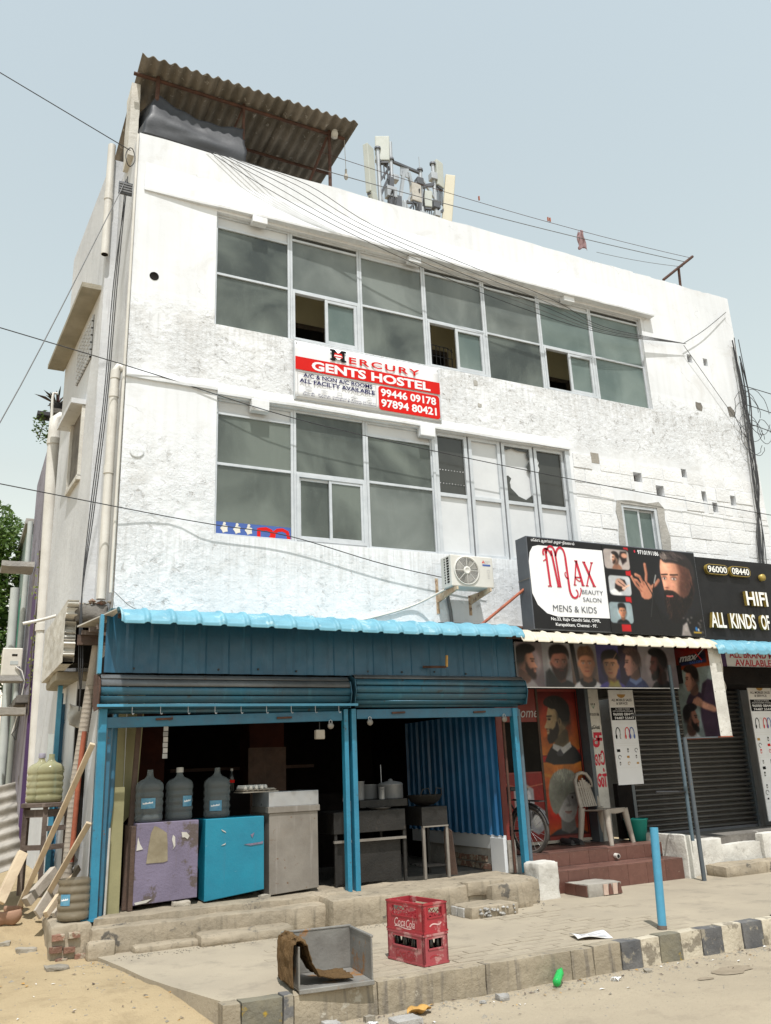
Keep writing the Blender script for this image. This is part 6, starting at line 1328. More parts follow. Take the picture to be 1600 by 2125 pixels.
for r in np.linspace(.055, R_ - .012, 10):
    MB().tube([(cx + r * math.cos(a * .19635), y0 - .014, cz + r * math.sin(a * .19635)) for a in range(33)], .0022, 4, caps=False).build('grille_ring', 'ac_white', T4)
for k in range(8): a = k * math.pi / 4 + .0; MB().tube([(cx + .05 * math.cos(a), y0 - .015, cz + .05 * math.sin(a)), (cx + R_ * math.cos(a), y0 - .012, cz + R_ * math.sin(a))], .0035, 5).build('grille_spoke', 'ac_white', T4)
MB().lathe([(.05, .012), (.05, .018), (.03, .021), (.028, .019), (0, .020)], (cx, y0, cz), 20, (0, -1, 0)).build('hub', 'ac_white', T4)
for k in range(10):
    z = z0 + .05 + k * .033
    MB().box(x0 - .003, y0 + .05, z, x0 + .001, y0 + .10, z + .022).build('vent_slot', 'void_dark', T4); MB().box(x0 - .003, y0 + .14, z + .002, x0 + .001, y0 + .16, z + .02).build('vent_slot', 'void_dark', T4)
fr = FY(0, y0, 0); mb = MB()
for a in (90, 210, 330):                                          # three-lozenge mark
    ca, sa = math.cos(math.radians(a)), math.sin(math.radians(a)); P = [(0, 0), (.012 * ca - .009 * sa, .012 * sa + .009 * ca), (.024 * ca, .024 * sa), (.012 * ca + .009 * sa, .012 * sa - .009 * ca)]; pl(mb, [(4.325 + p[0], 3.835 + p[1]) for p in P][::-1], fr, .002, 0)
text(mb, 'MITSUBISHI', fr, 4.345, 3.838, 4.42, 3.852, .002, mi=1); text(mb, 'ELECTRIC', fr, 4.345, 3.82, 4.40, 3.833, .002, mi=1); pl(mb, [(4.31, 3.785), (4.425, 3.785), (4.425, 3.808), (4.31, 3.808)], fr, .002, 2)
for k in range(3): pl(mb, [(4.375, 3.63 + k * .022), (4.405, 3.63 + k * .022), (4.405, 3.636 + k * .022), (4.375, 3.636 + k * .022)], fr, .002, 1)
stroke(mb, [(4.39 + .02 * math.cos(a * .524), 3.72 + .02 * math.sin(a * .524)) for a in range(13)], .004, fr, .002, 1)
mb.build('badge', ['flex_red', 'flex_grey', 'flex_blue'], T4)
for x in (3.90, 4.375):
    mb = MB(); mb.prism([(0, 0), (.50, .075), (.50, .115), (0, .115)], Frame((x, 0.0, 3.385), (0, -1, 0), (0, 0, 1)), -.012, .012); mb.box(x - .02, -.006, 3.25, x + .02, 0, 3.70 if x < 4 else 3.5); mb.build('bracket', 'bracket_rust', T4)
mb = MB(); mb.tube([(4.02, -.05, 3.52), (4.035, -.04, 3.42), (4.065, -.03, 3.28), (4.075, -.03, 3.0)], .022, 8); setp(mb.build('insulated_pipe', 'cable_grey'), 'grey lagged pipe running down the wall under the air conditioner', 'pipe')
wire([(3.86, -.25, 3.50), (3.6, -.05, 3.36), (3.2, -.02, 3.22), (2.7, -.02, 3.10), (2.2, -.02, 3.06)], .013, 'white drain hose sweeping left from the air conditioner along the wall', 'pvc_white', name='drain_hose')['category'] = 'hose'
# ================================================================== SALON AND PHONE SHOP FRONTS
SF = thing('salon_front', 'shaded salon porch front with picture posters under the cream awning', 'shop front', (6.0, .35, .4))
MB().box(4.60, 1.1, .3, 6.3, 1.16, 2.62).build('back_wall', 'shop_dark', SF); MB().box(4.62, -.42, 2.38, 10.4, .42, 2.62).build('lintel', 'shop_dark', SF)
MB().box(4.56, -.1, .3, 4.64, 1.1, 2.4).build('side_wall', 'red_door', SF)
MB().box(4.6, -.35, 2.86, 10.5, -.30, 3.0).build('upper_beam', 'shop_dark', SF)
# row of head portraits under the awning
c = Canvas(330, 72, (.36, .33, .35)); E = [0, 57, 105, 155, 205, 248, 290, 330]
c.grad((.38, .34, .36), (.47, .43, .45), True, 0, 58); c.grad((.40, .40, .42), (.55, .55, .57), True, 50, 110); c.grad((.30, .22, .18), (.50, .50, .52), True, 105, 160); c.grad((.12, .10, .20), (.28, .26, .46), True, 158, 205); c.grad((.13, .11, .20), (.16, .12, .16), True, 205, 250); c.grad((.46, .42, .44), (.52, .50, .52), True, 248, 330)
prof_head(c, 17, 38, 46, 1, (.62, .44, .37), (.08, .07, .07), (.14, .09, .08), cloth=(.55, .53, .54), ear=False)
front_head(c, 82, 39, 44, (.50, .33, .28), (.09, .065, .06), (.13, .14, .15), .7, (.14, .08, .07), [(-.42, .08), (-.46, .40), (-.36, .64), (.0, .74), (.34, .66), (.48, .40), (.44, .12), (.38, .30), (.20, .38), (-.05, .36), (-.26, .34), (-.34, .20)])
c.poly([(52, 0), (54, 24), (62, 30), (78, 10), (84, 0)], (.12, .13, .14), 2)
c.poly([(105, 72), (113, 0), (121, 0), (114, 72)], (.07, .07, .08), 1)
front_head(c, 136, 38, 42, (.62, .42, .32), (.33, .23, .16), (.72, .72, .74), .0, None, [(-.36, .12), (-.42, .34), (-.36, .60), (-.20, .74), (.0, .70), (.15, .78), (.34, .62), (.42, .34), (.37, .12), (.30, .30), (.0, .37), (-.28, .30)], (.13, .13, .14), (.30, .36, .40))
front_head(c, 186, 36, 42, (.60, .44, .34), (.07, .055, .06), (.24, .22, .48), -.5, None, [(-.42, .06), (-.46, .40), (-.30, .62), (.1, .68), (.40, .60), (.48, .30), (.42, .02), (.38, .24), (.24, .30), (-.05, .30), (-.30, .26), (-.38, .18)])
c.line([(191, 46), (201, 58)], 1.6, (.58, .46, .38), .9); c.poly([(176, 0), (182, 12), (190, 8), (198, 13), (204, 0)], (.55, .52, .22), 2, .8)
prof_head(c, 233, 40, 42, -1, (.62, .46, .42), (.24, .18, .17), None, cloth=(.13, .18, .34), collar=(.35, .42, .58))
prof_head(c, 290, 38, 46, -1, (.30, .17, .15), (.045, .035, .04), (.04, .03, .03), cloth=(.05, .05, .06)); c.ell(277, 34, 5, 9, (.42, .22, .19), 4, .5)
for x in (57, 113, 158, 248): c.line([(x, 0), (x, 72)], 1.2, (.5, .5, .5), .25)
T5 = thing('portrait_banner', 'long banner of six haircut portraits under the cream awning', 'banner', (6.0, -.45, 2.3)); MB().box(4.70, -.445, 2.305, 7.30, -.42, 2.86).build('backing', 'flex_white', T5)
c.build('picture_print', FY(4.70, -.445, 2.315), 2.60, .545, T5, .003)
# red door with portrait panels, and the 'Welcome' leaf
T6 = thing('salon_door', 'red salon door covered with printed haircut portraits', 'door', (5.8, .6, .42)); yd = .60
MB().box(5.02, yd, .44, 6.40, yd + .05, 2.40).build('leaf_frame', 'red_door', T6)
c = Canvas(110, 300, (.36, .06, .05)); c.grad((.60, .30, .10), (.62, .12, .08), True, 0, 110, 0, 40); c.grad((.62, .14, .09), (.66, .40, .14), True, 0, 110, 40, 150); c.grad((.62, .36, .12), (.40, .08, .06), True, 0, 110, 165, 285)
c.poly([(0, 150), (110, 164), (110, 176), (0, 162)], (.55, .07, .06), 1); c.poly([(0, 128), (60, 118), (110, 130), (110, 120), (60, 112), (0, 122)], (.72, .50, .20), 2, .7)
prof_head(c, 52, 235, 82, -1, (.54, .47, .36), (.09, .085, .08), (.12, .10, .09), cloth=(.10, .10, .11), collar=(.62, .62, .62)); c.poly([(40, 168), (52, 178), (60, 166), (56, 162), (44, 162)], (.22, .22, .24), 1)
front_head(c, 55, 72, 92, (.60, .59, .58), (.46, .46, .42), (.17, .17, .19), .35, None, [(-.46, -.22), (-.52, .20), (-.40, .55), (-.05, .72), (.34, .62), (.46, .30), (.40, .10), (.26, .20), (.05, .10), (-.16, -.12), (-.30, -.34)])
c.rect(0, 0, 110, 3, (.30, .04, .04)); c.rect(107, 0, 110, 300, (.16, .02, .02))
c.build('picture_print', FY(5.72, yd, .50), .66, 1.86, T6, .004)
mb = MB(); text(mb, 'Welcome', FY(0, yd, 0), 5.06, 2.02, 5.70, 2.15, .004, shear=.25); mb.build('lettering', 'flex_grey', T6)
MB().box(5.12, yd - .006, 1.32, 5.70, yd, 1.96).build('glass_panel', 'void_dark', T6)
c = Canvas(100, 130, (.50, .08, .07)); c.poly([(20, 62), (46, 46), (72, 62), (72, 98), (46, 114), (20, 98)], (.60, .60, .62), 1.5); prof_head(c, 44, 82, 32, 1, (.66, .65, .64), (.25, .25, .26), (.35, .34, .34), cloth=(.2, .2, .2)); c.poly([(50, 20), (76, 6), (100, 20), (100, 52), (76, 66), (50, 52)], (.58, .58, .60), 1.5); c.ell(76, 34, 12, 15, (.70, .69, .68), 2); c.poly([(60, 36), (62, 52), (80, 58), (94, 46), (92, 34), (86, 46), (70, 46)], (.12, .12, .13), 1.5)
c.line([(0, 110), (40, 100), (100, 108)], 2, (.75, .55, .40), .7); c.line([(10, 0), (14, 14), (24, 16), (28, 8), (20, 6)], 1.5, (.62, .5, .48), .7)
c.build('lower_print', FY(5.10, yd, .50), .60, .80, T6, .004)
MB().box(5.0, yd - .02, .42, 6.42, yd + .06, .455).build('threshold', 'wood_grey', T6)
for x in (5.0, 5.69, 6.40): MB().box(x, yd - .012, .44, x + .035, yd + .06, 2.42).build('stile', 'wood_dark', T6)
# painted pillar with vertical Tamil lettering
T7 = thing('lettered_pillar', 'narrow white pillar with red Tamil lettering beside the salon door', 'pillar', (6.55, .45, .4)); MB().box(6.46, .45, .40, 6.66, .62, 2.40).build('shaft', 'whitewash_dirty', T7); fr = FY(0, .45, 0); mb = MB()
def tam(s, x0, z0, x1, z1, m): text(mb, s, fr, x0, z0, x1, z1, .003, bold=.03, mi=m)
tam('ச', 6.475, 1.60, 6.645, 1.80, 0); tam('லூ', 6.48, 1.36, 6.655, 1.56, 0); tam('ன்', 6.485, 1.08, 6.655, 1.33, 0); text(mb, 'மேக்ஸ்', fr, 6.48, 1.84, 6.63, 1.90, .003, bold=.02, mi=1); text(mb, '9710191186', fr, 6.475, 2.02, 6.64, 2.06, .003, bold=.01, mi=1)
for k in range(3): pl(mb, [(6.52 + k * .03 + .008 * math.cos(a), 2.18 + .014 * math.sin(a)) for a in np.linspace(0, 6.28, 8)[:-1]], fr, .003, 1); stroke(mb, [(6.52 + k * .03, 2.17), (6.55, 2.12)], .005, fr, .003, 2)
mb.build('lettering', ['flex_crimson', 'flex_black', 'green_deep'], T7)
MB().box(6.40, .42, .40, 6.46, .62, 2.42).build('edge_strip', 'pole_grey', T7)
# accessory posters of the phone shop
def acc_poster(label, x0, y, z0, w, h, lines=True):
    T = thing('accessory_poster', label, 'poster', (x0 + w / 2, y, z0)); MB().box(x0, y, z0, x0 + w, y + .015, z0 + h).build('board', 'flex_white', T); fr = FY(x0, y, z0); mb = MB(); top = h
    g = [('flex_white', 0)]
    pl(mb, [(.01, top - .24), (w - .01, top - .24), (w - .01, top - .41), (.01, top - .41)][::-1], fr, .002, 1); pl(mb, [(.01, top - .005), (w - .01, top - .005), (w - .01, top - .23), (.01, top - .23)][::-1], fr, .002, 4)
    pl(mb, [(w / 2 + .075 * math.cos(a), top - .06 + .05 * math.sin(a)) for a in np.linspace(math.pi, 2 * math.pi, 10)], fr, .003, 3)
    text(mb, 'ALL MOBILES SALES', fr, .04, top - .155, w - .04, top - .12, .003, bold=.02, mi=1); text(mb, '& SERVICE', fr, .12, top - .20, w - .12, top - .168, .003, bold=.02, mi=1)
    text(mb, 'ALL KINDS OF MOBILES', fr, .09, top - .268, w - .09, top - .248, .003, mi=0); text(mb, 'AND ACCESSORIES AVAILABLE', fr, .04, top - .298, w - .04, top - .278, .003, mi=0); text(mb, '96000 08440', fr, .04, top - .35, w - .03, top - .312, .003, bold=.02, mi=0); text(mb, '74487 55447', fr, .06, top - .40, w - .03, top - .365, .003, bold=.02, mi=0)
    cells = [(top - .44 - .28, top - .45), (top - .75 - .29, top - .75)]
    if h > 1.6: cells += [(top - 1.06 - .30, top - 1.07), (top - 1.4 - .3, top - 1.4)]
    for ci, (a, b) in enumerate(cells):
        for p, q in (((.02, a), (w - .02, a)), ((w - .02, a), (w - .02, b)), ((w - .02, b), (.02, b)), ((.02, b), (.02, a))): stroke(mb, [p, q], .004, fr, .002, 4)
        if ci == 0 and lines:
            for k in range(4):                                    # headphones
                cx = .09 + k * .082; m = (1, 4, 2, 5)[k]; stroke(mb, [(cx + .038 * math.cos(t), (a + b) / 2 + .075 * math.sin(t)) for t in np.linspace(-.3, 3.44, 12)], .014, fr, .003 + .0005 * k, m)
                for sx in (-1, 1): pl(mb, [(cx + sx * .036 + .016 * math.cos(t), (a + b) / 2 - .045 + .034 * math.sin(t)) for t in np.linspace(0, 6.28, 9)[:-1]], fr, .004 + .0005 * k, m)
        else:
            for r in range(3):
                for k in range(3):
                    cx = .07 + k * (w - .14) / 2 + random.uniform(-.012, .012); cy = a + .055 + r * .085; m = random.choice((1, 1, 1, 2, 5, 3)) if ci == 1 else 1; s = random.uniform(.018, .034)
                    if (r + k + ci) % 3 == 0: pl(mb, [(cx - s, cy - s * .6), (cx + s, cy - s * .6), (cx + s * .9, cy + s * .7), (cx - s, cy + s * .6)], fr, .003, m)
                    elif (r + k) % 3 == 1: stroke(mb, [(cx + s * math.cos(t), cy + s * math.sin(t)) for t in np.linspace(0, 5, 9)], .008, fr, .003, m)
                    else: pl(mb, [(cx - s * .5, cy - s), (cx + s * .5, cy - s * .9), (cx + s * .6, cy + s), (cx - s * .4, cy + s * 1.1)], fr, .003, m); pl(mb, [(cx - s * .3, cy - s * .6), (cx + s * .3, cy - s * .6), (cx + s * .35, cy + s * .3), (cx - s * .3, cy + s * .3)], fr, .0035, 4)
    mb.build('print', ['flex_white', 'flex_black', 'flex_red', 'leaf_dry', 'newsprint', 'flex_blue'], T); return T
acc_poster('white accessories poster with headphones between the lettered pillar and the grey shutter', 6.72, .30, 1.10, .44, 1.26)
acc_poster('white accessories poster at the far right end of the grey shutter', 9.22, .10, .50, .50, 1.95)
MB().box(6.70, .318, .42, 7.02, .40, 1.12).build('box_below_poster', 'shop_dark', SF)
# grey rolling shutter of the phone shop
T8 = thing('rolling_shutter', 'closed dark grey rolling shutter of the phone shop', 'shutter', (8.1, .35, .4)); z = .46
def slat_mesh():
    mb = MB(); mb.sheet(lambda u, v: (7.0 + 2.24 * u, -.045 * math.sin(math.pi * min(1, v * 1.25)) ** .7 if 0 < v < .8 else .03, .064 * v), 1, 10, .003, off=(0, 1, 0)); return mb
so = None; k = 0
while z < 2.38:
    if so is None: so = slat_mesh().build('slat', 'shutter_brown', T8, local=False); o = so; base = None
    else: o = so.copy(); COL.objects.link(o)
    o.location = (0, .36, z); z += .0665; k += 1
MB().box(7.0, .335, .40, 9.24, .375, .46).build('bottom_rail', 'sign_frame', T8)
for x in (6.95, 9.24): MB().box(x, .31, .40, x + .05, .40, 2.4).build('guide_rail', 'pole_grey', T8)
# hanging advert box with portrait on its left face, white front
T9 = thing('hanging_sign_box', 'tall hanging box sign with a barber picture on its left face and white front', 'sign', (7.5, -.6, 1.65)); bx0, bx1, by0, by1, bz0, bz1 = 7.42, 7.63, -.92, -.30, 1.66, 2.86
MB().box(bx0, by0, bz0, bx1, by1, bz1).build('case', 'whitewash_dirty', T9, bevel=.004); MB().box(bx0 - .006, by0 - .004, bz0 - .012, bx1 + .004, by1, bz0).build('bottom_trim', 'rust_red', T9)
c = Canvas(100, 190, (.46, .50, .48)); c.grad((.36, .40, .40), (.50, .54, .52), True, 0, 100, 0, 150); c.grad((.60, .24, .08), (.42, .06, .06), True, 0, 100, 142, 190)
c.poly([(14, 152), (92, 158), (92, 174), (14, 168)], (.09, .10, .16), 2); c.poly([(20, 150), (92, 150), (92, 158), (20, 156)], (.12, .16, .30), 2)
c.poly([(60, 0), (55, 40), (62, 80), (72, 108), (88, 116), (100, 112), (100, 0)], (.20, .15, .20), 2)
prof_head(c, 44, 118, 46, -1, (.62, .45, .38), (.13, .10, .08), None, cloth=(.20, .15, .20)); c.poly([(42, 74), (50, 84), (60, 80), (70, 70), (100, 60), (100, 46), (70, 56), (56, 62), (46, 66)], (.66, .48, .40), 2, sm=1)
for k in range(3): c.line([(44 + k * 3, 78 - k * 4), (38 + k * 3, 70 - k * 3)], 4, (.66, .47, .39))
prof_head(c, 27, 38, 48, 1, (.48, .33, .28), (.06, .055, .07), (.05, .04, .04), cloth=(.62, .63, .64))
c.build('picture_print', Frame((bx0, by1, bz0), (0, -1, 0), (0, 0, 1)), by1 - by0, bz1 - bz0, T9, .003)
mb = MB(); fr = Frame((bx0, by1, bz0), (0, -1, 0), (0, 0, 1)); text(mb, 'max', fr, .10, 1.00, .40, 1.07, .005, bold=.03, shear=.5); stroke(mb, [(.36, 1.00), (.56, 1.13)], .010, fr, .005); stroke(mb, [(.40, 1.10), (.50, .98)], .012, fr, .0052, 1); mb.build('lettering', ['flex_grey', 'flex_red'], T9)
mb = MB(); text(mb, 'SALON', fr, .28, .955, .50, .985, .005, bold=.02); mb.build('lettering', 'flex_blue', T9)
for k in range(6): MB().lathe([(.006, 0), (.004, .003), (0, .004)], (bx0 + .02 + .17 * (k % 2), by0 - .001, bz0 + .06 + (k // 2) * .5), 6, (0, -1, 0)).build('screw', 'cable_grey', T9)
# poles
t = thing('sign_pole', 'dark grey pole standing on the pavement under the hanging box sign', 'pole', (6.852, -.86, 0)); MB().tube([(6.852, -.80, 0), (7.0, -.70, .85), (7.40, -.42, 2.0), (7.45, -.40, 2.3)] if False else [(6.852, -.86, -.01), (6.852, -.86, 1.66)], .027, 10).build('shaft', 'pole_grey', t)
MB().box(6.84, -.88, 1.645, 7.6, -.84, 1.66).build('arm', 'pole_grey', t)
t = thing('sign_pole', 'slim grey blue pole standing on the white wall in front of the grey shutter', 'pole', (7.03, -.55, .45)); MB().tube([(7.05, -.56, .42), (7.06, -.56, 2.6)], .024, 10).build('shaft', 'pole_greyblue', t)
MB().tube([(6.30, -.56, 1.955), (7.06, -.56, 1.96)], .016, 8).build('upper_rail', 'cable_black', t); MB().tube([(6.55, -.56, 1.02), (7.06, -.56, 1.0)], .016, 8).build('lower_rail', 'cable_black', t)
# white shop sign under the right awning
T10 = thing('shop_sign', 'white sign with red lettering under the right blue awning', 'sign', (8.7, -.35, 2.45)); MB().box(7.95, -.40, 2.46, 10.4, -.30, 2.90).build('board', 'flex_white', T10, bevel=.004); fr = FY(0, -.40, 0); mb = MB()
pl(mb, [(8.02, 2.48), (8.31, 2.48), (8.31, 2.88), (8.02, 2.88)], fr, .003, 2); text(mb, 'ALL BRAND MOBILES', fr, 8.385, 2.745, 9.72, 2.845, .003, bold=.02, mi=0); text(mb, 'AVAILABLE HERE', fr, 8.475, 2.63, 9.6, 2.725, .003, bold=.02, mi=0); text(mb, 'Cell: 96000 08440', fr, 8.56, 2.52, 9.75, 2.60, .003, bold=.01, mi=1)
mb.build('print', ['flex_crimson', 'flex_slate', 'purple_deep'], T10)
setp(MB().box(7.66, -.62, 1.95, 7.70, -.60, 2.5).build('tube_light', 'pvc_white'), 'slim white tube light hanging right of the hanging box sign', 'tube light')
wire([(7.62, -.93, 2.72), (7.66, -.9, 2.55), (7.75, -.8, 2.45), (7.85, -.7, 2.42), (7.93, -.66, 2.3), (7.86, -.64, 2.18), (7.72, -.62, 2.15)], .008, 'pale cable looping down beside the hanging box sign', 'pvc_white', name='cable')
# ---------------------------------------------------------------- porch with tiled steps
T11 = thing('tiled_steps', 'brown tiled porch steps of the salon', 'steps', (5.8, -.4, 0)); MB().box(4.62, -.53, -.05, 6.88, 1.1, .215).build('core', 'cement', T11); MB().box(4.62, -.20, .1, 6.98, 1.1, .385).build('core', 'cement', T11)
tile = None
def place_tile(x0, x1, y0, y1, z0, z1, mat): MB().box(x0 + .0015, y0, z0, x1 - .0015, y1, z1).build('tile', mat, T11, bevel=.002)
xs = np.linspace(4.80, 6.86, 8)
for a, b in zip(xs[:-1], xs[1:]):
    place_tile(a, b, -.545, -.53, .0, .226, 'tile_brown'); place_tile(a, b, -.215, -.20, .242, .388, 'tile_brown')
    for k in range(3): place_tile(a, b, -.545 + k * .11, -.437 + k * .11, .227, .240, 'tile_floor')
    for k in range(7): place_tile(a, b, -.215 + k * .19, -.028 + k * .19, .389, .402, 'tile_floor')
MB().tube([(6.09, -.20, .30), (6.09, -.27, .295)], .03, 12).build('drain_pipe', 'pvc_white', T11); MB().tube([(6.09, -.268, .295), (6.09, -.272, .295)], .022, 12).build('drain_mouth', 'void_dark', T11)
t = thing('porch_wall', 'low white side wall at the right end of the tiled steps', 'wall', (6.95, -.4, 0)); rough_box(6.88, -.60, -.05, 7.0, .30, .50, .07, .012, seed=81, round_=.02).build('body', 'whitewash_dirty', t)
t = thing('gate_stub', 'short white concrete stub pillar left of the tiled steps', 'pillar', (4.65, -.7, 0)); rough_box(4.50, -.80, -.05, 4.80, -.50, .375, .06, .016, seed=83, round_=.035).build('body', 'whitewash_dirty', t)
t = thing('step_block', 'small broken block with brown and cream tiles in front of the tiled steps', 'step', (5.25, -.8, 0)); rough_box(5.0, -1.0, -.02, 5.46, -.58, .13, .06, .010, seed=85, round_=.015).build('core', 'cement_pale', t)
for k, m in enumerate(('tile_cream', 'tile_brown', 'tile_cream', 'tile_brown')): MB().prism([(5.20 + k * .065, .01), (5.262 + k * .065, .01), (5.262 + k * .065 - .02 * (k % 2), .12), (5.20 + k * .065 + .02 * (k % 2), .12)], FY(0, -1.005, 0), 0, .012).build('tile', m, t)
for k in range(2): MB().box(4.985, -.98 + k * .19, .005, 5.003, -.80 + k * .19, .118).build('tile', 'tile_brown', t)
# phone shop plinth and step
t = thing('shop_plinth', 'white rendered plinth in front of the grey rolling shutter', 'plinth', (8.5, -.3, 0)); rough_box(7.0, -.50, -.05, 7.62, .40, .42, .08, .012, seed=91, round_=.02).build('body', 'whitewash_dirty', t); rough_box(7.62, -.46, -.05, 8.35, .40, .33, .08, .012, seed=92, round_=.02).build('lowered_part', 'whitewash_dirty', t); rough_box(8.35, -.50, -.05, 10.4, .40, .42, .08, .012, seed=93, round_=.02).build('body', 'whitewash_dirty', t)
MB().box(7.01, -.38, .30, 10.3, .34, .427).build('floor', 'concrete_dark', t)
t = setp(rough_box(7.25, -.85, -.03, 8.6, -.5, .13, .07, .018, seed=95, round_=.03).build('cement_step', 'plinth_cement'), 'worn cement step in front of the white plinth at the right edge', 'step')
setp(MB().box(10.4, -.5, 0, 10.5, 5, 3).build('shop_end_wall', 'whitewash_side'), 'white end wall beyond the phone shop', 'wall')
# plastic armchair on the porch, teal bucket, shoes
def plastic_chair(loc, rz, label):
    t = thing('plastic_chair', label, 'chair', loc, None, rz); m = 'plastic_grey'
    mb = MB(); mb.sheet(lambda u, v: ((u - .5) * (.44 - .06 * v), -.20 + .40 * v, .43 - .02 * math.sin(math.pi * u) - .012 * v - .03 * max(0, .08 - v) / .08), 10, 10, .012, off=(0, 0, -1)); mb.build('seat', m, t, local=True)
    def rim(w, z0, z1): return [(-w, .19, z0), (-w * 1.02, .22, z0 + .2), (-w * .86, .265, z1 - .10), (-w * .5, .28, z1 - .02), (0, .285, z1), (w * .5, .28, z1 - .02), (w * .86, .265, z1 - .10), (w * 1.02, .22, z0 + .2), (w, .19, z0)]
    MB().tube(rim(.205, .42, .88), .024, 8).build('back_rim', m, t, local=True)
    for k in range(7): x = -.150 + k * .05; MB().bar((x, .20, .45), (x * .9, .275, .81 - abs(x) * .5), .036, .010, up=(0, 1, 0)).build('back_slat', m, t, local=True)
    for z in (.56, .70): MB().bar((-.17, .235 + (z - .56) * .15, z), (.17, .235 + (z - .56) * .15, z), .012, .026).build('back_bar', m, t, local=True)
    for sx in (-1, 1):
        for yy, z1 in ((-.19, .42), (.18, .44)):
            mb = MB(); mb.tube([(sx * .205, yy, z1), (sx * .225, yy * 1.12, .22), (sx * .245, yy * 1.28, 0.0)], [.045, .038, .030], 8); mb.build('leg', m, t, local=True)
    MB().bar((-.205, -.195, .405), (.205, -.195, .405), .02, .05).build('apron', m, t, local=True)
    return t
plastic_chair((6.30, .18, .402), math.radians(16), 'grey plastic chair standing on the tiled salon porch')
t = thing('bucket', 'teal plastic bucket behind the porch side wall', 'bucket', (6.83, .18, .40)); mb = MB(); mb.lathe([(0, 0), (.11, 0), (.15, .26), (.16, .262), (.158, .275), (.145, .27), (.106, .01), (0, .01)], (0, 0, 0), 20); mb.build('body', 'plastic_teal', t, local=True)
for k, (x, y) in enumerate(((5.86, .42), (5.98, .40))):
    t = thing('shoe', ('left black shoe by the salon door', 'right black shoe by the salon door')[k], 'shoe', (x, y, .402)); mb = MB()
    mb.tube([(0, -.12, .03), (0, -.06, .035), (0, .02, .045), (0, .10, .05), (0, .13, .045)], [.03, .042, .038, .036, .02], 10); mb.build('upper', 'cable_black', t, local=True); MB().box(-.042, -.14, 0, .042, .14, .018).build('sole', 'rubber', t, local=True, bevel=.01)
# bicycle: only its rear shows beside the right post
bk = thing('bicycle', 'bicycle parked behind the right blue post with its rear wheel showing', 'bicycle', (4.98, -.02, .385), None, math.radians(106))
Rw = .27
def wheel(px):
    mb = MB(); mb.tube([(px + Rw * math.cos(a * math.pi / 18), 0, Rw + Rw * math.sin(a * math.pi / 18)) for a in range(37)], .022, 8, caps=False); w = mb.build('wheel', 'rubber', bk, local=True)
    mb = MB(); mb.tube([(px + (Rw - .03) * math.cos(a * math.pi / 18), 0, Rw + (Rw - .03) * math.sin(a * math.pi / 18)) for a in range(37)], .010, 6, caps=False); mb.build('rim', 'steel_dull', w, local=True)
    mb = MB()
    for k in range(18): a = k * math.pi / 9; mb.tube([(px, .02 * (-1) ** k, Rw), (px + (Rw - .03) * math.cos(a + .2), 0, Rw + (Rw - .03) * math.sin(a + .2))], .002, 4, caps=False)
    mb.tube([(px, -.05, Rw), (px, .05, Rw)], .018, 8); mb.build('spokes', 'steel_bright', w, local=True)
wheel(0); wheel(.92)
mb = MB(); mb.tube([(.30 * math.cos(a) , 0, Rw + .305 * math.sin(a)) for a in np.linspace(.5, 2.9, 14)], .014, 6); mb.build('mudguard', 'cable_black', bk, local=True)
for P, r in (([(0, .03, Rw), (.38, .0, Rw - .02)], .012), ([(0, .03, Rw), (.30, 0, .62)], .010), ([(.38, 0, Rw - .02), (.29, 0, .72)], .016), ([(.38, 0, Rw - .02), (.80, 0, .60)], .018), ([(.31, 0, .60), (.79, 0, .66)], .016), ([(.92, 0, Rw), (.78, 0, .78)], .014)): MB().tube(P, r, 8).build('frame_tube', 'cable_black', bk, local=True)
MB().tube([(.76, -.26, .84), (.78, -.1, .82), (.78, .1, .82), (.76, .26, .84)], .012, 8).build('handlebar', 'steel_dull', bk, local=True); MB().box(.18, -.07, .72, .42, .07, .77).build('saddle', 'cable_black', bk, local=True, bevel=.02)
mb = MB(); mb.bar((-.22, -.05, .60), (.26, -.05, .62), .012); mb.bar((-.22, .05, .60), (.26, .05, .62), .012); mb.bar((-.22, -.055, .60), (-.22, .055, .60), .012); mb.bar((.0, -.05, .61), (.0, .05, .61), .012); mb.bar((0, .05, .6), (0, .03, Rw), .010); mb.bar((0, -.05, .6), (0, -.03, Rw), .010); mb.build('carrier', 'cable_black', bk, local=True)
mb = MB(); mb.lathe([(.03, -.004), (.07, -.004), (.07, .004), (.03, .004)], (.38, -.05, Rw - .02), 18, (0, 1, 0)); mb.build('chain_wheel', 'steel_dull', bk, local=True)
# ================================================================== LANE SIDE (left)
# pipes on the left wall
def pipe(pts, r, label, mat='pvc_white', name='drain_pipe', couplings=()):
    t = thing(name, label, 'pipe', pts[0]); MB().tube(pts, r, 12).build('tube', mat, t)
    for p, d in couplings: MB().tube([V(p) - V(d) * .05, V(p) + V(d) * .05], r * 1.13, 12).build('coupling', mat, t)
    return t
Zv = (0, 0, 1)
pipe([(-.02, .12, 5.93), (-.075, .12, 5.96), (-.10, .12, 5.90), (-.105, .12, 5.6), (-.112, .12, 3.25)], .05, 'thick white drain pipe on the left wall beside the front corner', couplings=(((-.105, .12, 5.62), Zv), ((-.11, .12, 4.7), Zv), ((-.10, .12, 5.85), Zv)))
pipe([(-.02, -.015, 9.12), (-.022, -.012, 7.0), (-.03, .0, 5.0), (-.035, .0, 3.3)], .016, 'thin white conduit running down the front corner of the building', name='conduit')
pipe([(-.215, .92, 9.62), (-.215, .92, 7.92)], .05, 'white drain pipe hanging high on the raised left bay', couplings=(((-.215, .92, 8.8), Zv),))
MB().tube([(-.215, .92, 7.918), (-.215, .92, 7.93)], .042, 12).build('pipe_mouth', 'void_dark', bpy.data.objects['drain_pipe.001'])
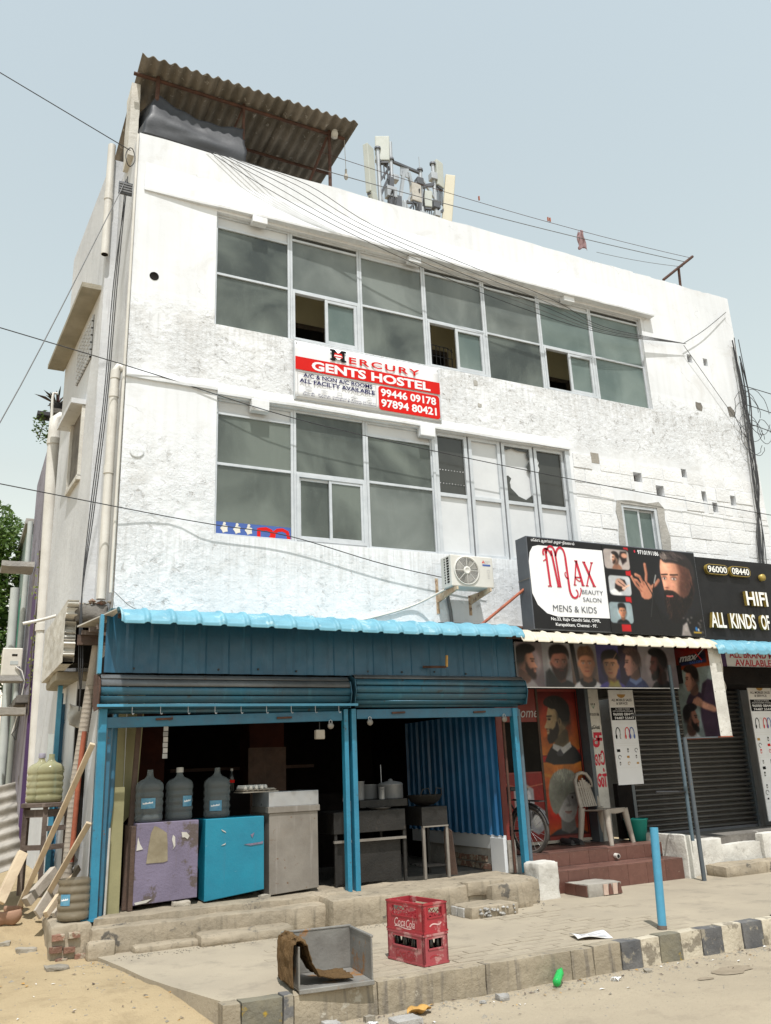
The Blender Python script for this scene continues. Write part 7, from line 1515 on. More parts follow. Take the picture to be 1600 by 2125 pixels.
pipe([(-.22, 4.3, 6.98), (-.34, 4.3, 6.99), (-.40, 4.28, 6.93), (-.405, 4.26, 6.7), (-.30, 4.0, .5)], .10, 'tall thick white soil pipe at the back end of the left wall', couplings=(((-.40, 4.25, 6.55), Zv), ((-.352, 4.12, 3.6), Zv)))
pipe([(-.20, 3.75, 4.25), (-.27, 3.75, 4.25), (-.29, 3.75, 4.15), (-.24, 3.7, .5)], .055, 'second white soil pipe with an elbow beside the thick pipe', couplings=(((-.28, 3.745, 3.9), Zv),))
pipe([(-.40, 4.4, 7.45), (-.46, 4.4, 7.45), (-.47, 4.4, 7.35), (-.46, 4.35, 6.9)], .022, 'thin white overflow pipe above the thick soil pipe')
pipe([(-.33, 2.2, 1.2), (-.21, 2.0, 3.0)], .02, 'thin white pipe low on the left wall behind the jugs')
# vent box and cable coil near the top of the corner
t = thing('vent_grille', 'dark louvred vent box near the top of the left wall corner', 'vent', (-.12, .12, 8.3)); MB().box(-.20, .06, 8.27, -.04, .10, 8.43).build('frame', 'sign_frame', t)
for k in range(4): MB().box(-.195, .052, 8.285 + k * .036, -.045, .06, 8.305 + k * .036).build('louvre', 'cable_grey', t)
wire([(-.10 + .055 * math.cos(a), -.03 + .01 * math.sin(a * 3), 8.74 + .13 * math.sin(a)) for a in np.linspace(0, 18.8, 70)], .006, 'coil of black cable hanging at the top of the building corner', name='cable_coil')['category'] = 'cable'
# broken concrete sunshade over the lane
t = thing('broken_sunshade', 'broken concrete sunshade with jagged white end beside the blue awning', 'sunshade', (-.4, 1.0, 2.6))
JR = [random.uniform(-.045, .045) for _ in range(41)]
def jag(u, v):
    y = .10 + 2.1 * u; z = 2.60 + .62 * v
    j = 1.0 if u < .01 else (.45 if u < .03 else 0); n = JR[int(round(v * 40))] + mnoise.noise(V((v * 2.7 + .37, 3.3, 1.7))) * .09 + mnoise.noise(V((v * 7.3 + .61, 7.2, 1.4))) * .07 + mnoise.noise(V((v * 15.7 + .2, 2.2, 4.4))) * .03
    return (-.44 - .03 * u + mnoise.noise(V((u * 9, v * 6, 0))) * .006, y + j * (n + .22 * (1 - v)), z)
mb = MB(); mb.sheet(jag, 40, 40, .11, off=(1, 0, 0), smooth=False); mb.build('upstand', 'whitewash_dirty', t)
mb = rough_box(-.42, .95, 2.50, -.06, 2.2, 2.60, .07, .014, seed=101, round_=.02); mb.build('slab', 'soffit', t)
mb = rough_box(-.36, .12, 3.02, -.03, .5, 3.20, .05, .025, freq=6, seed=102, round_=.03); mb.build('slab_stump', 'concrete_dark', t)
for k in range(16):
    m = MB(); pebble(m, (-.30 + .30 * random.random(), .12 + .25 * random.random(), 3.21 + .02 * random.random()), random.uniform(.02, .045)); m.build('rubble', 'brick' if k % 2 else 'stone', t)
mb = rough_box(-.34, .5, 2.62, -.05, .95, 3.1, .08, .02, seed=103); mb.build('dark_gap', 'void_dark', t)  # near-black block fills the gap behind the upstand, shade put into its colour
# netted pipe, red pipe, hanging bag and blue folding gate
t = thing('netted_pipe', 'leaning grey pipe wrapped in wire netting behind the left blue post', 'pipe', (-.25, .2, .4)); MB().tube([(-.26, .25, .4), (-.235, .2, 1.43), (-.11, .08, 2.92)], .05, 12).build('tube', 'wood_grey', t)
mb = MB()
for k in range(40):
    z = .6 + k * .045; f = (z - 1.43) / 1.49; c_ = V((-.235 + .125 * max(0, f), .2 - .12 * max(0, f), z)) if z > 1.43 else V((-.26 + .025 * (z - .4) / 1.03, .25 - .05 * (z - .4) / 1.03, z))
    mb.tube([c_ + V((.054 * math.cos(a), .054 * math.sin(a), 0)) for a in np.linspace(0, 6.283, 13)], .0012, 4, caps=False)
mb.build('netting', 'net_black', t)['kind'] = 'stuff'
setp(MB().tube([(-.245, .05, .7), (-.225, .05, 1.5), (-.20, .05, 1.9)], .025, 10).build('upright_pipe', 'rust_red'), 'red painted pipe stub left of the netted pipe', 'pipe')
t = thing('folding_gate', 'dark blue folding lattice gate closing the side passage', 'gate', (-.17, 1.6, .5))
for k in range(5): MB().box(-.28 + k * .06, 1.6, .5, -.262 + k * .06, 1.615, 2.42).build('upright', 'gate_blue', t)
for zc in (.75, 1.2, 1.65, 2.1):
    for k in range(4):
        x = -.271 + k * .06; MB().bar((x, 1.595, zc - .06), (x + .06, 1.595, zc + .06), .012, .005).build('lattice_bar', 'gate_blue', t); MB().bar((x, 1.59, zc + .06), (x + .06, 1.59, zc - .06), .012, .005).build('lattice_bar', 'gate_blue', t)
MB().box(-.27, 1.63, .5, .0, 1.65, 2.3).build('backing_sheet', 'gate_blue', t)
setp(MB().box(-.335, 1.52, .45, -.285, 1.58, 2.50).build('gate_post', 'blue_pole'), 'light blue post at the left of the folding gate', 'post')
t = thing('hanging_bag', 'crumpled white printed bag hanging beside the passage', 'bag', (-.2, .6, 2.0)); mb = MB(); mb.sheet(lambda u, v: (-.30 + .15 * u + .01 * math.sin(v * 8), .60 + .03 * math.sin(u * 6 + v * 5), 2.22 - .22 * v - .05 * u), 10, 10, .02, off=(0, 1, 0)); mb.build('body', 'torn_white', t)
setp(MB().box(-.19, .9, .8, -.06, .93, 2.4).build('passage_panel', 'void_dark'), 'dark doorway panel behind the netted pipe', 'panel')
wire([(-.72, 2.5, 3.37), (-.5, 2.5, 3.43), (-.33, 2.45, 3.48)], .022, 'white horizontal pipe stub sticking out left of the wall', 'pvc_white', name='pipe_stub')['category'] = 'pipe'
wire([(-.42, .6, 3.05), (-.15, .1, 2.98)], .02, 'short white pipe poking out by the broken sunshade', 'pvc_white', name='pipe_stub')['category'] = 'pipe'
# wooden stool with jugs
st = thing('wooden_stool', 'dark old wooden stool carrying two jugs of yellowish liquid', 'stool', (-.42, 1.0, gz(-.42, 1.0)))
zs = 1.232; z0 = gz(-.42, 1.0) - .02
P = [(-.67, .92), (-.45, .74), (-.16, .86), (-.15, 1.16), (-.38, 1.32), (-.62, 1.22)]
MB().prism([(x, y) for x, y in P], Frame((0, 0, 0), (1, 0, 0), (0, 1, 0)), zs - .045, zs).build('seat', 'wood_old', st, bevel=.006)
L4 = ((-.62, .95), (-.44, .80), (-.20, .90), (-.19, 1.14), (-.58, 1.18))
for x, y in L4: MB().bar((x, y, z0), (x, y, zs - .04), .045, .045).build('leg', 'wood_old', st)
for (a, b), zz in (((L4[0], L4[1]), 1.13), ((L4[1], L4[2]), 1.13), ((L4[1], L4[2]), .80), ((L4[0], L4[1]), .80), ((L4[1], L4[2]), .52), ((L4[2], L4[3]), .8), ((L4[1], L4[2]), .98)):
    MB().bar((*a, zz), (*b, zz), .03, .075 if zz > 1 else .05).build('rail', 'wood_old', st)
jug((-.485, 1.12, zs), 'jug of yellowish liquid with purple cap at the back of the stool', 'jug_yellow', 'purple_paint', None, True, .10)
jug((-.40, .98, zs), 'uncapped jug of yellowish liquid at the front of the stool', 'jug_yellow', None, None, True, .09)
setp(MB().box(-.42, 1.34, 1.55, -.36, 1.37, 1.95).build('plastic_strap', 'pvc_grey'), 'pale green strap hanging above the two jugs', 'strap')
# planks and boards leaning at the corner
def plank(a, b, w, h, mat, label): return setp(MB().bar(a, b, w, h, up=(0, 1, .3)).build('plank', mat, bevel=.004), label, 'plank')
plank((-.68, .42, .22), (-.185, -.47, 1.76), .05, .035, 'wood_pale', 'long pale plank leaning diagonally against the left blue post')
plank((-.50, .2, .27), (-.165, -.40, 1.06), .05, .03, 'wood_pale', 'shorter pale plank leaning against the lower left blue post')
plank((-.84, .1, .40), (-.66, .3, .80), .09, .06, 'wood_pale', 'thick pale plank end leaning left of the stool')
plank((-.60, .25, .36), (-.34, .5, .60), .09, .07, 'wood_grey', 'grey squared timber lying under the stool')
plank((-.53, -.12, .29), (-.17, .45, .72), .10, .025, 'wood_grey', 'wide grey board behind the cut jug')
plank((-.46, -.18, .29), (-.14, .35, .62), .06, .04, 'wood_pale', 'pale batten lying on the brick stub behind the cut jug')
plank((-.40, -.22, .285), (-.12, .2, .50), .05, .03, 'wood_grey', 'short grey batten closest to the cut jug')
# corrugated asbestos sheet leaning far left
def asb(u, v):
    x = -1.35 + .70 * u; z0_ = .30; b = V((x, .42, .48 + .18 * u)); tp = V((x - .10, .78, 1.28 + .16 * u)); p = b.lerp(tp, v)
    return p + V((.0, -.022, .012)) * math.cos(v * 2 * math.pi * 7)
mb = MB(); mb.sheet(asb, 6, 84, .008, off=(0, 1, 0)); setp(mb.build('corrugated_sheet', 'asbestos_pale'), 'grey corrugated sheet leaning at the left edge beside the stool', 'sheet')
# terracotta sherds and rubble in the lane
for k, (x, y, r, lb) in enumerate(((-.78, .25, .17, 'large curved terracotta sherd lying in the lane'), (-.70, .40, .10, 'small terracotta sherd behind the large one'))):
    def sh_(u, v, x=x, y=y, r=r, k=k): a = -1.0 + 2.0 * u; b = -.9 + 1.3 * v; q = r * (1 + .1 * math.sin(u * 9)); return (x + q * math.sin(a) * math.cos(b), y - q * math.cos(a) * math.cos(b) * .7, gz(x, y) + .06 + q * math.sin(b) * .6)
    mb = MB(); mb.sheet(sh_, 12, 8, .012, off=(0, 1, .2)); setp(mb.build('terracotta_sherd', 'terracotta'), lb, 'sherd')
for k, (x, y, s, lb) in enumerate(((-.425, -.99, .07, 'flat stone lying in the sand in front of the brick stub'), (-.62, -.30, .06, 'grey stone beside the brick stub'), (-.80, -.15, .05, 'small stone near the terracotta sherd'))):
    setp(rough_box(x - s * 1.4, y - s, gz(x, y) - s * .4, x + s * 1.4, y + s, gz(x, y) + s * .5, .03, .02, freq=8, seed=k + 200, round_=.025).build('stone', 'stone'), lb, 'stone')
# neighbouring buildings down the lane
N1 = thing('purple_building', 'purple plastered neighbour building behind the white building', 'building', (.5, 6, 0))
MB().box(-.42, 4.75, .2, 3, 7.4, 6.85).build('wall', 'purple_paint', N1); MB().box(-.47, 4.6, 7.2, 3, 4.95, 7.28).build('roof_edge', 'concrete_dark', N1)
mb = MB(); mb.prism([(4.6, 5.05), (7.3, 4.72), (7.3, 4.86), (4.6, 5.2)], Frame((0, 0, 0), (0, 1, 0), (0, 0, 1)), .40, .72); mb.build('sunshade', 'purple_deep', N1)
mb = rough_box(-.60, 4.9, 2.6, -.42, 6.6, 2.72, .1, .03, seed=210); mb.build('broken_ledge', 'concrete_dark', N1)
MB().box(-.428, 5.2, 2.9, -.42, 5.9, 4.4).build('window', 'purple_deep', N1); MB().box(-.424, 4.74, .2, -.36, 4.752, 7.15).build('corner_strip', 'purple_deep', N1)
N2 = thing('green_building', 'pale green neighbour building farthest down the lane', 'building', (.5, 9, 0))
MB().box(-.50, 7.5, .2, 3, 11.5, 6.1).build('wall', 'green_paint', N2); MB().box(-.56, 7.42, 6.1, 3, 11.6, 6.2).build('roof_edge', 'cement', N2)
MB().box(-.51, 7.9, .2, -.50, 8.6, 2.4).build('door', 'green_deep', N2); MB().box(-.51, 8.0, 3.6, -.50, 8.8, 4.8).build('window', 'green_deep', N2); MB().box(-.50, 7.48, .3, -.44, 7.499, 6.0).build('corner_strip', 'green_deep', N2)
pipe([(-.60, 6.9, .4), (-.66, 6.9, 4.75)], .075, 'grey drain pipe in front of the pale green building', 'pvc_grey')
pipe([(-.50, 6.6, .4), (-.52, 6.6, 5.9)], .045, 'slim grey pipe between the purple and green buildings', 'pvc_grey')
setp(rough_box(-.95, 5.7, 4.86, -.44, 6.3, 4.96, .1, .01, seed=220).build('lane_sunshade', 'cement'), 'small concrete sunshade slab sticking out over the lane', 'sunshade')
setp(rough_box(-1.3, 4.9, 2.42, -.44, 5.2, 2.54, .1, .01, seed=221).build('lane_ledge', 'cement_pale'), 'lower pale concrete ledge at the left edge of the lane', 'ledge')
t = thing('air_conditioner', 'cream air conditioner box hanging over the lane at the far left', 'air conditioner', (-.62, 6.0, 3.05)); MB().box(-.80, 5.85, 3.10, -.50, 6.15, 3.55).build('case', 'ac_cream', t, bevel=.02); MB().box(-.82, 5.8, 3.02, -.46, 6.18, 3.10).build('shelf', 'cement', t); MB().box(-.66, 5.845, 3.42, -.58, 5.852, 3.45).build('slot', 'void_dark', t); MB().box(-.68, 5.845, 3.28, -.56, 5.852, 3.34).build('cover', 'pvc_grey', t)
for k in range(3): MB().tube([(-.60 + k * .03, 5.83, 3.25), (-.50, 5.8, 3.18 - k * .04), (-.44, 5.8, 3.0), (-.5, 5.8, 2.5 - .2 * k), (-.56, 5.85, 2.2)], .012, 5).build('hose', 'pvc_white' if k == 0 else 'cable_grey', t)
# ---------------------------------------------------------------- plants
def leaf_cloud(mb, c, r, n, size, seed, shape=lambda p: True):
    rg = random.Random(seed)
    for _ in range(n):
        while True:
            p = V((rg.uniform(-1, 1), rg.uniform(-1, 1), rg.uniform(-1, 1)))
            if .25 < p.length < 1 and mnoise.noise(V((p.x * 2.4 + seed, p.y * 2.4, p.z * 2.4))) > -.12: break
        q = V((c[0] + p.x * r[0], c[1] + p.y * r[1], c[2] + p.z * r[2])); a = V((rg.gauss(0, 1), rg.gauss(0, 1), rg.gauss(0, .6))).normalized(); b = a.cross(V((rg.gauss(0, 1), rg.gauss(0, 1), 1))).normalized(); s = size * rg.uniform(.6, 1.3)
        mb.add([q - a * s, q + b * s * .45 + a * s * .1, q + a * s, q - b * s * .45 + a * s * .1], [(0, 1, 2, 3)])
def tree(name, label, base, h, crowns, mat, n, size):
    t = thing(name, label, 'tree', base); b = V(base); MB().tube([b, b + V((.05, 0, h * .3)), b + V((-.05, .05, h * .6)), b + V((.1, 0, h * .85))], [.16, .13, .09, .04], 10).build('trunk', 'bark', t)
    for k, (c, r) in enumerate(crowns): MB().tube([b + V((0, 0, h * .4)), (V(c) + b) * .5 + V((0, 0, .3)) * 1, V(c)], [.07, .05, .015], 7).build('limb', 'bark', t)
    mb = MB()
    for k, (c, r) in enumerate(crowns): leaf_cloud(mb, c, r, n, size, k * 7 + len(label))
    mb.build('crown', mat, t); return t
tree('tree', 'dense green tree above the lane at the left edge', (-1.9, 10.0, .3), 6.0, [((-.75, 9.6, 6.0), (.60, .8, .8)), ((-1.35, 9.7, 6.5), (.8, .8, .8)), ((-.95, 9.4, 5.2), (.60, .7, .9)), ((-1.6, 9.5, 5.5), (.9, .9, 1.0)), ((-.95, 9.2, 4.3), (.50, .6, .8)), ((-1.5, 9.2, 4.2), (.8, .8, 1.0)), ((-1.05, 9.0, 3.3), (.45, .6, .8)), ((-1.7, 9.1, 3.0), (.7, .7, 1.0))], 'leaf', 1900, .065)
tree('tree', 'yellow green bush below the tree at the left edge of the lane', (-1.15, 7.6, .4), 2.9, [((-1.0, 7.4, 3.3), (.30, .4, .5)), ((-1.1, 7.3, 2.5), (.35, .4, .6)), ((-1.25, 7.4, 3.9), (.35, .4, .4))], 'leaf_yellow', 800, .05)
t = thing('potted_plant', 'spiky red leaved plant in a dark pot above the thick soil pipe', 'plant', (-.36, 4.85, 7.28)); mb = MB(); mb.lathe([(0, 0), (.09, 0), (.12, .16), (.13, .17), (.11, .165), (0, .14)], (-.36, 4.85, 7.28), 12); mb.build('pot', 'pot_black', t); mb = MB()
for k in range(22):
    a = random.uniform(0, 6.28); e = random.uniform(.3, 1.3); L = random.uniform(.25, .42); d = V((math.cos(a) * math.cos(e), math.sin(a) * math.cos(e), math.sin(e))); o = V((-.36, 4.85, 7.45)); s = d.cross(V((0, 0, 1))).normalized() * .018
    mb.add([o - s, o + s, o + d * L * .6 + s * .8, o + d * L - V((0, 0, .06)), o + d * L * .6 - s * .8], [(0, 1, 2, 3, 4)])
mb.build('leaves', 'leaf_red', t)
t = thing('trailing_plant', 'small green plant trailing off the purple building roof edge', 'plant', (-.5, 4.8, 7.2)); mb = MB(); leaf_cloud(mb, (-.56, 4.8, 7.0), (.16, .16, .30), 170, .035, 5); mb.build('leaves', 'leaf', t); MB().tube([(-.48, 4.8, 7.22), (-.55, 4.8, 7.1), (-.60, 4.8, 6.8)], .008, 5).build('stem', 'bark', t); MB().box(-.66, 4.7, 7.18, -.40, 4.95, 7.24).build('tray', 'pot_black', t)
t = thing('vine', 'thin climbing vine on the edge of the purple building', 'plant', (-.44, 4.7, 2.5)); mb = MB()
for k in range(50):
    z = 2.6 + 2.3 * random.random(); q = V((-.44 + random.gauss(0, .03), 4.70, z)); a = V((random.gauss(0, 1), -.3, random.gauss(0, 1))).normalized() * .03; b = V((a.z, 0, -a.x)) * .5; mb.add([q - a, q + b, q + a, q - b], [(0, 1, 2, 3)])
mb.build('leaves', 'leaf_yellow', t); MB().tube([(-.42, 4.7, 2.4), (-.45, 4.7, 3.4), (-.42, 4.7, 4.2), (-.45, 4.7, 4.9)], .012, 5).build('stem', 'bark', t)
# ---------------------------------------------------------------- overhead wires
wire([(-3.4, -.9, 9.35), (-.10, .0, 8.86)], .006, 'wire crossing the sky to the top of the building corner', sag=.0)
wire([(-1.9, -1.2, 3.2), (-1.25, -.8, 4.72), (-.30, -.1, 7.85), (-.12, .1, 8.5)], .006, 'steep wire rising across the sky beside the left wall', 'cable_grey')
wire([(-4.0, -.9, 6.05), (-.08, -.08, 5.905), (2.0, -.08, 5.56), (4.54, -.08, 5.36), (7.4, -.08, 5.22), (10.3, -.08, 5.13)], .006, 'long wire crossing the whole facade just above the lower windows')
wire([(-4.0, -.7, 4.45), (-.04, -.08, 4.22), (1.0, -.08, 4.12), (1.92, -.08, 4.06), (3.2, -.08, 3.80), (4.6, -.08, 3.62)], .006, 'wire sloping across the wall below the lower windows')
for k in range(5):
    d = .03 * k
    wire([(.84 + .10 * k, -.02, 9.17), (1.6 + .14 * k, -.10 - d, 8.78 + .03 * k), (2.6 + .12 * k, -.15 - d, 8.42 + .02 * k), (4.2 + .1 * k, -.18 - d, 8.03 + .05 * k), (5.6 + .1 * k, -.17 - d, 7.83 + .05 * k), (7.1, -.14, 7.76 + .03 * k), (8.9, -.08, 7.98)], .0045, 'thin wire drooping from the roof canopy across the upper windows', 'cable_grey' if k % 2 else 'cable_black', group='wires over the upper windows')
wire([(8.85, -.07, 7.98), (9.4, -.07, 8.35), (10.05, -.04, 8.85)], .007, 'grey cable rising to the right end of the parapet', 'cable_grey')
wire([(8.85, -.07, 7.95), (9.3, -.06, 7.4), (9.7, -.06, 6.9), (9.98, -.06, 6.6)], .005, 'thin wire slanting down to the bundle at the right edge', 'cable_grey')
rg = random.Random(11)
for k in range(9):
    x = 10.06 + rg.uniform(-.06, .10); wire([(x, -.05 - .02 * k % .1, 8.3 - .15 * (k % 4)), (x + rg.uniform(-.04, .05), -.08, 7.2), (10.02 + rg.uniform(-.06, .08), -.09, 6.4), (10.0 + rg.uniform(-.08, .08), -.08, 5.6), (9.85 + rg.uniform(-.05, .12), -.06, 4.8), (9.75 + rg.uniform(-.05, .15), -.06, 4.1)], .007 if k % 3 else .012, 'cable hanging down in the tangled bundle at the right edge', 'cable_black', group='cables in the tangled bundle')
for k in range(6):
    cx, cz = 10.12 + rg.uniform(-.05, .30), 6.7 + rg.uniform(-.35, .35); wire([(cx + rg.uniform(.9, 1.1) * (.16 + .03 * k) * math.cos(a), -.08, cz + (.22 + .05 * k) * math.sin(a)) for a in np.linspace(0, 5.8, 26)], .005, 'loose loop of cable in the tangled bundle at the right edge', 'cable_black', group='loops in the tangled bundle')
for k in range(3): wire([(10.05, -.05, 6.75 + .35 * k), (11.2, -.5, 6.3 + .4 * k), (13.5, -1.5, 5.7 + .5 * k)], .007, 'cable running off to the right from the tangled bundle', 'cable_black', group='cables leaving to the right')
wire([(-.02, -.04, 3.32), (.15, -.35, 3.08), (.35, -.7, 3.0)], .004, 'thin stay wire from the corner to the blue awning', 'cable_grey')
for k in range(3): wire([(-.10 - .03 * k + .02 * k * k, .10 + .05 * k, 8.55), (-.13 - .015 * k, .2 + .05 * k, 7.2), (-.15 - .02 * k, .3, 5.6), (-.22 - .02 * k, .3, 4.2), (-.30, .15, 3.3), (-.30 + .02 * k, .05, 2.6), (-.26, .1, 2.3 - .1 * k)], .006, 'dark wire running down the left wall from the cable coil', 'cable_black', group='wires down the left wall')

# ================================================================== STREET THINGS
M('crate_faded', (0.33, 0.05, 0.062), (0.27, 0.055, 0.062), 5, 0.55, bump=0.1, spot=(0.40, 0.19, 0.18), sscale=7, sthr=0.52)
def crate_part(t, loc, rz, L=.46, Wd=.235, h=.212, bottles=False):
    c = thing('bottle_crate', t, 'crate', loc, None, rz); m = 'crate_faded' if bottles else 'crate_red'
    def side(w, fr, fl, name, big):
        mb = MB(); q = .075 if big else .05; T_ = .018; a, b = q, w - q
        def bx(x0, z0, x1, z1, th=T_):
            P = [fr.p(x, y, d) for d in (0, -th) for x, y in ((x0, z0), (x1, z0), (x1, z1), (x0, z1))]
            mb.add(P, [(0, 1, 2, 3), (7, 6, 5, 4), (0, 4, 5, 1), (1, 5, 6, 2), (2, 6, 7, 3), (3, 7, 4, 0)])
        bx(0, 0, a, h); bx(b, 0, w, h); bx(a, 0, b, .112); bx(a, h - .032, b, h)
        o = mb.build(name, m, c, local=True)
        mb = MB(); D = .004
        for x0, z0, x1, z1 in ((a - .008, .104, b + .008, .113), (a - .008, h - .034, b + .008, h - .026), (-.004, h - .014, w + .004, h - .002), (-.004, 0.0, w + .004, .014), (a - .008, .104, a, h - .03), (b, .104, b + .008, h - .03)):
            P = [fr.p(x, y, d) for d in (D, -.001) for x, y in ((x0, z0), (x1, z0), (x1, z1), (x0, z1))]; mb.add(P, [(0, 1, 2, 3), (0, 4, 5, 1), (1, 5, 6, 2), (2, 6, 7, 3), (3, 7, 4, 0)])
        mb.build('rib', m, o, local=True)
        if not bottles:
            mb = MB(); k = 6 if big else 3
            for i in range(k):
                x0 = a + (b - a) * i / k; x1 = a + (b - a) * (i + 1) / k; stroke(mb, [(x0, .114), ((x0 + x1) / 2, .14), (x1, .114)], .010, fr, -.004)
            mb.build('zigzag', m, o, local=True)
        if name == 'long_side' or big:
            mb = MB(); text(mb, 'Coca', fr, a + .02, .035, a + (b - a) * .52, .092, .002, bold=.01, shear=.25); text(mb, 'Cola', fr, a + (b - a) * .54, .030, b - .03, .088, .002, bold=.01, shear=.25); stroke(mb, bez([(a + .03, .03), (a + .10, .045), (a + .14, .01), (a + .24, .025)], 8), .008, fr, .002); mb.build('lettering', 'crate_print' if not bottles else 'crate_red', o, local=True)
        else: mb = MB(); stroke(mb, bez([(a + .01, .05), (a + .06, .09), (a + .09, .03), (b - .01, .07)], 8), .010, fr, .002); mb.build('swoosh', 'crate_print' if not bottles else 'crate_red', o, local=True)
    x0, x1, y0, y1 = -Wd / 2, Wd / 2, -L / 2, L / 2
    side(L, Frame((x0, y1, 0), (0, -1, 0), (0, 0, 1)), 0, 'long_side', True); side(L, Frame((x1, y0, 0), (0, 1, 0), (0, 0, 1)), 0, 'long_side', True)
    side(Wd, Frame((x0, y0, 0), (1, 0, 0), (0, 0, 1)), 0, 'short_side', False); side(Wd, Frame((x1, y1, 0), (-1, 0, 0), (0, 0, 1)), 0, 'short_side', False)
    MB().box(x0 + .01, y0 + .01, .006, x1 - .01, y1 - .01, .014).build('floor', m, c, local=True)
    for i in range(3): MB().box(x0 + .02, y0 + L * (i + 1) / 4 - .003, .014, x1 - .02, y0 + L * (i + 1) / 4 + .003, .11).build('divider', m, c, local=True)
    MB().box(-.003, y0 + .02, .014, .003, y1 - .02, .112).build('divider', m, c, local=True)
    return c
RZ = math.radians(9); CC = V((2.015, -2.625, .006))
crate_part('lower red bottle crate with empty dark bottles standing on the pavement', CC, RZ, bottles=True)
crate_part('upper red bottle crate with white script lettering, empty', CC + V((.004, .006, .2135)), RZ + .025)
bt = None
for ix in range(3):
    for iy in range(4):
        lx, ly = -.07 + ix * .07, -.165 + iy * .108; x = CC.x + lx * math.cos(RZ) - ly * math.sin(RZ); y = CC.y + lx * math.sin(RZ) + ly * math.cos(RZ)
        if bt is None: mb = MB(); mb.lathe([(0, 0), (.026, 0), (.028, .02), (.024, .07), (.028, .10), (.022, .14), (.012, .175), (.012, .195), (.014, .20), (0, .20)], (0, 0, 0), 12); bt = mb.build('glass_bottle', 'bottle_dark'); o = bt
        else: o = bt.copy(); COL.objects.link(o)
        o.location = (x, y, .02); setp(o, 'empty dark glass bottle inside the lower red crate', 'bottle', 'bottles in the lower crate')
# old sink with sacking
S = thing('steel_sink', 'old open fronted steel sink tray lying at the pavement edge', 'sink', (1.18, -2.68, 0)); x0, x1, y0, y1 = .90, 1.435, -2.99, -2.52
def SK(x, y, z): a = math.radians(-5); cx, cy = 1.18, -2.75; dx, dy = x - cx, y - cy; return (cx + dx * math.cos(a) - dy * math.sin(a), cy - .085 + dx * math.sin(a) + dy * math.cos(a), z + .018)
def skbox(n, a, b, m='galv_sink'):
    mb = MB(); mb.box(*a, *b); mb.v = [SK(*p) for p in mb.v]; mb.build(n, m, S, bevel=.004)
skbox('tray_floor', (x0, y0, .0), (x1, y1, .012)); skbox('back_wall', (x0, y1 - .012, .012), (x1, y1, .285)); skbox('side_wall', (x1 - .012, y0, .012), (x1, y1 - .012, .275)); skbox('side_wall', (x0, y0, .012), (x0 + .012, y1 - .012, .27)); skbox('front_lip', (x0, y0 - .02, -.016), (x1, y0 + .002, .014)); skbox('top_lip', (x0, y1 - .016, .285), (x1, y1 + .006, .30)); skbox('side_lip', (x1 - .016, y0, .275), (x1 + .008, y1 - .016, .292))
def sack(u, v):
    t = u * 3.0                                                    # outside fold, over the rim, down inside, along the floor
    pts = [(.865, .015), (.872, .16), (.885, .275), (.915, .292), (.955, .262), (1.0, .14), (1.06, .05), (1.16, .032), (1.30, .030)]
    f = u * (len(pts) - 1); i = min(int(f), len(pts) - 2); q = f - i; x = pts[i][0] * (1 - q) + pts[i + 1][0] * q; z = pts[i][1] * (1 - q) + pts[i + 1][1] * q
    w = .43 - .16 * sstep(.5, .9, u) + .03 * math.sin(u * 9); y = -2.985 + .02 * math.sin(u * 11) + w * v
    if u > .62: y += (u - .62) * .12 * (1 - v); 
    n = mnoise.noise(V((u * 5, v * 3.4, 2))) * .018 + mnoise.noise(V((u * 11, v * 9, 5))) * .012 + mnoise.noise(V((u * 26, v * 19, 8))) * .006
    fold = .020 * math.sin(v * 11 + u * 6) * (.4 + .6 * abs(math.sin(u * 3.1)))
    return SK(x - (abs(n) + fold * .6 if u < .33 else 0) + (abs(fold) * .5 if .4 < u < .62 else 0), y + n, max(z + (abs(n) + abs(fold)) * (1.0 if u > .3 else .3), -.0))
mb = MB(); mb.sheet(sack, 90, 48, .005, off=(.3, 0, .8)); setp(mb.build('sacking', 'sacking'), 'brown sacking draped over the left side of the steel sink', 'cloth')
# bollard, newspaper, litter
t = thing('bollard', 'light blue steel post leaning slightly at the pavement edge', 'bollard', (4.30, -2.83, 0)); mb = MB(); mb.tube([(4.305, -2.83, -.05), (4.372, -2.81, .825)], .037, 18, caps=False); mb.build('tube', 'blue_pole', t); MB().tube([(4.3715, -2.81, .80), (4.3725, -2.81, .815)], .033, 18).build('hollow_top', 'void_dark', t); MB().tube([(4.305, -2.83, .0), (4.308, -2.829, .03)], .041, 18).build('base_stain', 'wood_old', t)
t = thing('newspaper', 'folded newspaper lying on the pavement', 'newspaper', (3.54, -2.72, 0)); fr_ = Frame((3.43, -2.78, .012), (.94, -.34, 0), (.34, .94, 0))
mb = MB(); mb.sheet(lambda u, v: fr_.p(.30 * u, .22 * v, .012 * math.sin(u * 5 + v * 3) + .010), 10, 6, .006, off=(0, 0, -1)); mb.build('sheet', 'newsprint', t)
for k, (a, b, c_, d, m) in enumerate(((.03, .15, .12, .19, 'flex_navy'), (.15, .14, .26, .16, 'flex_grey'), (.15, .175, .24, .185, 'flex_grey'), (.04, .03, .14, .10, 'flex_grey'), (.17, .04, .27, .11, 'flex_grey'))): mb = MB(); mb.sheet(lambda u, v, a=a, b=b, c_=c_, d=d: fr_.p(a + (c_ - a) * u, b + (d - b) * v, .0125 + .012 * math.sin((a + (c_ - a) * u) / .30 * 5 + (b + (d - b) * v) / .22 * 3)), 5, 3); mb.build('printed_block', m, t)
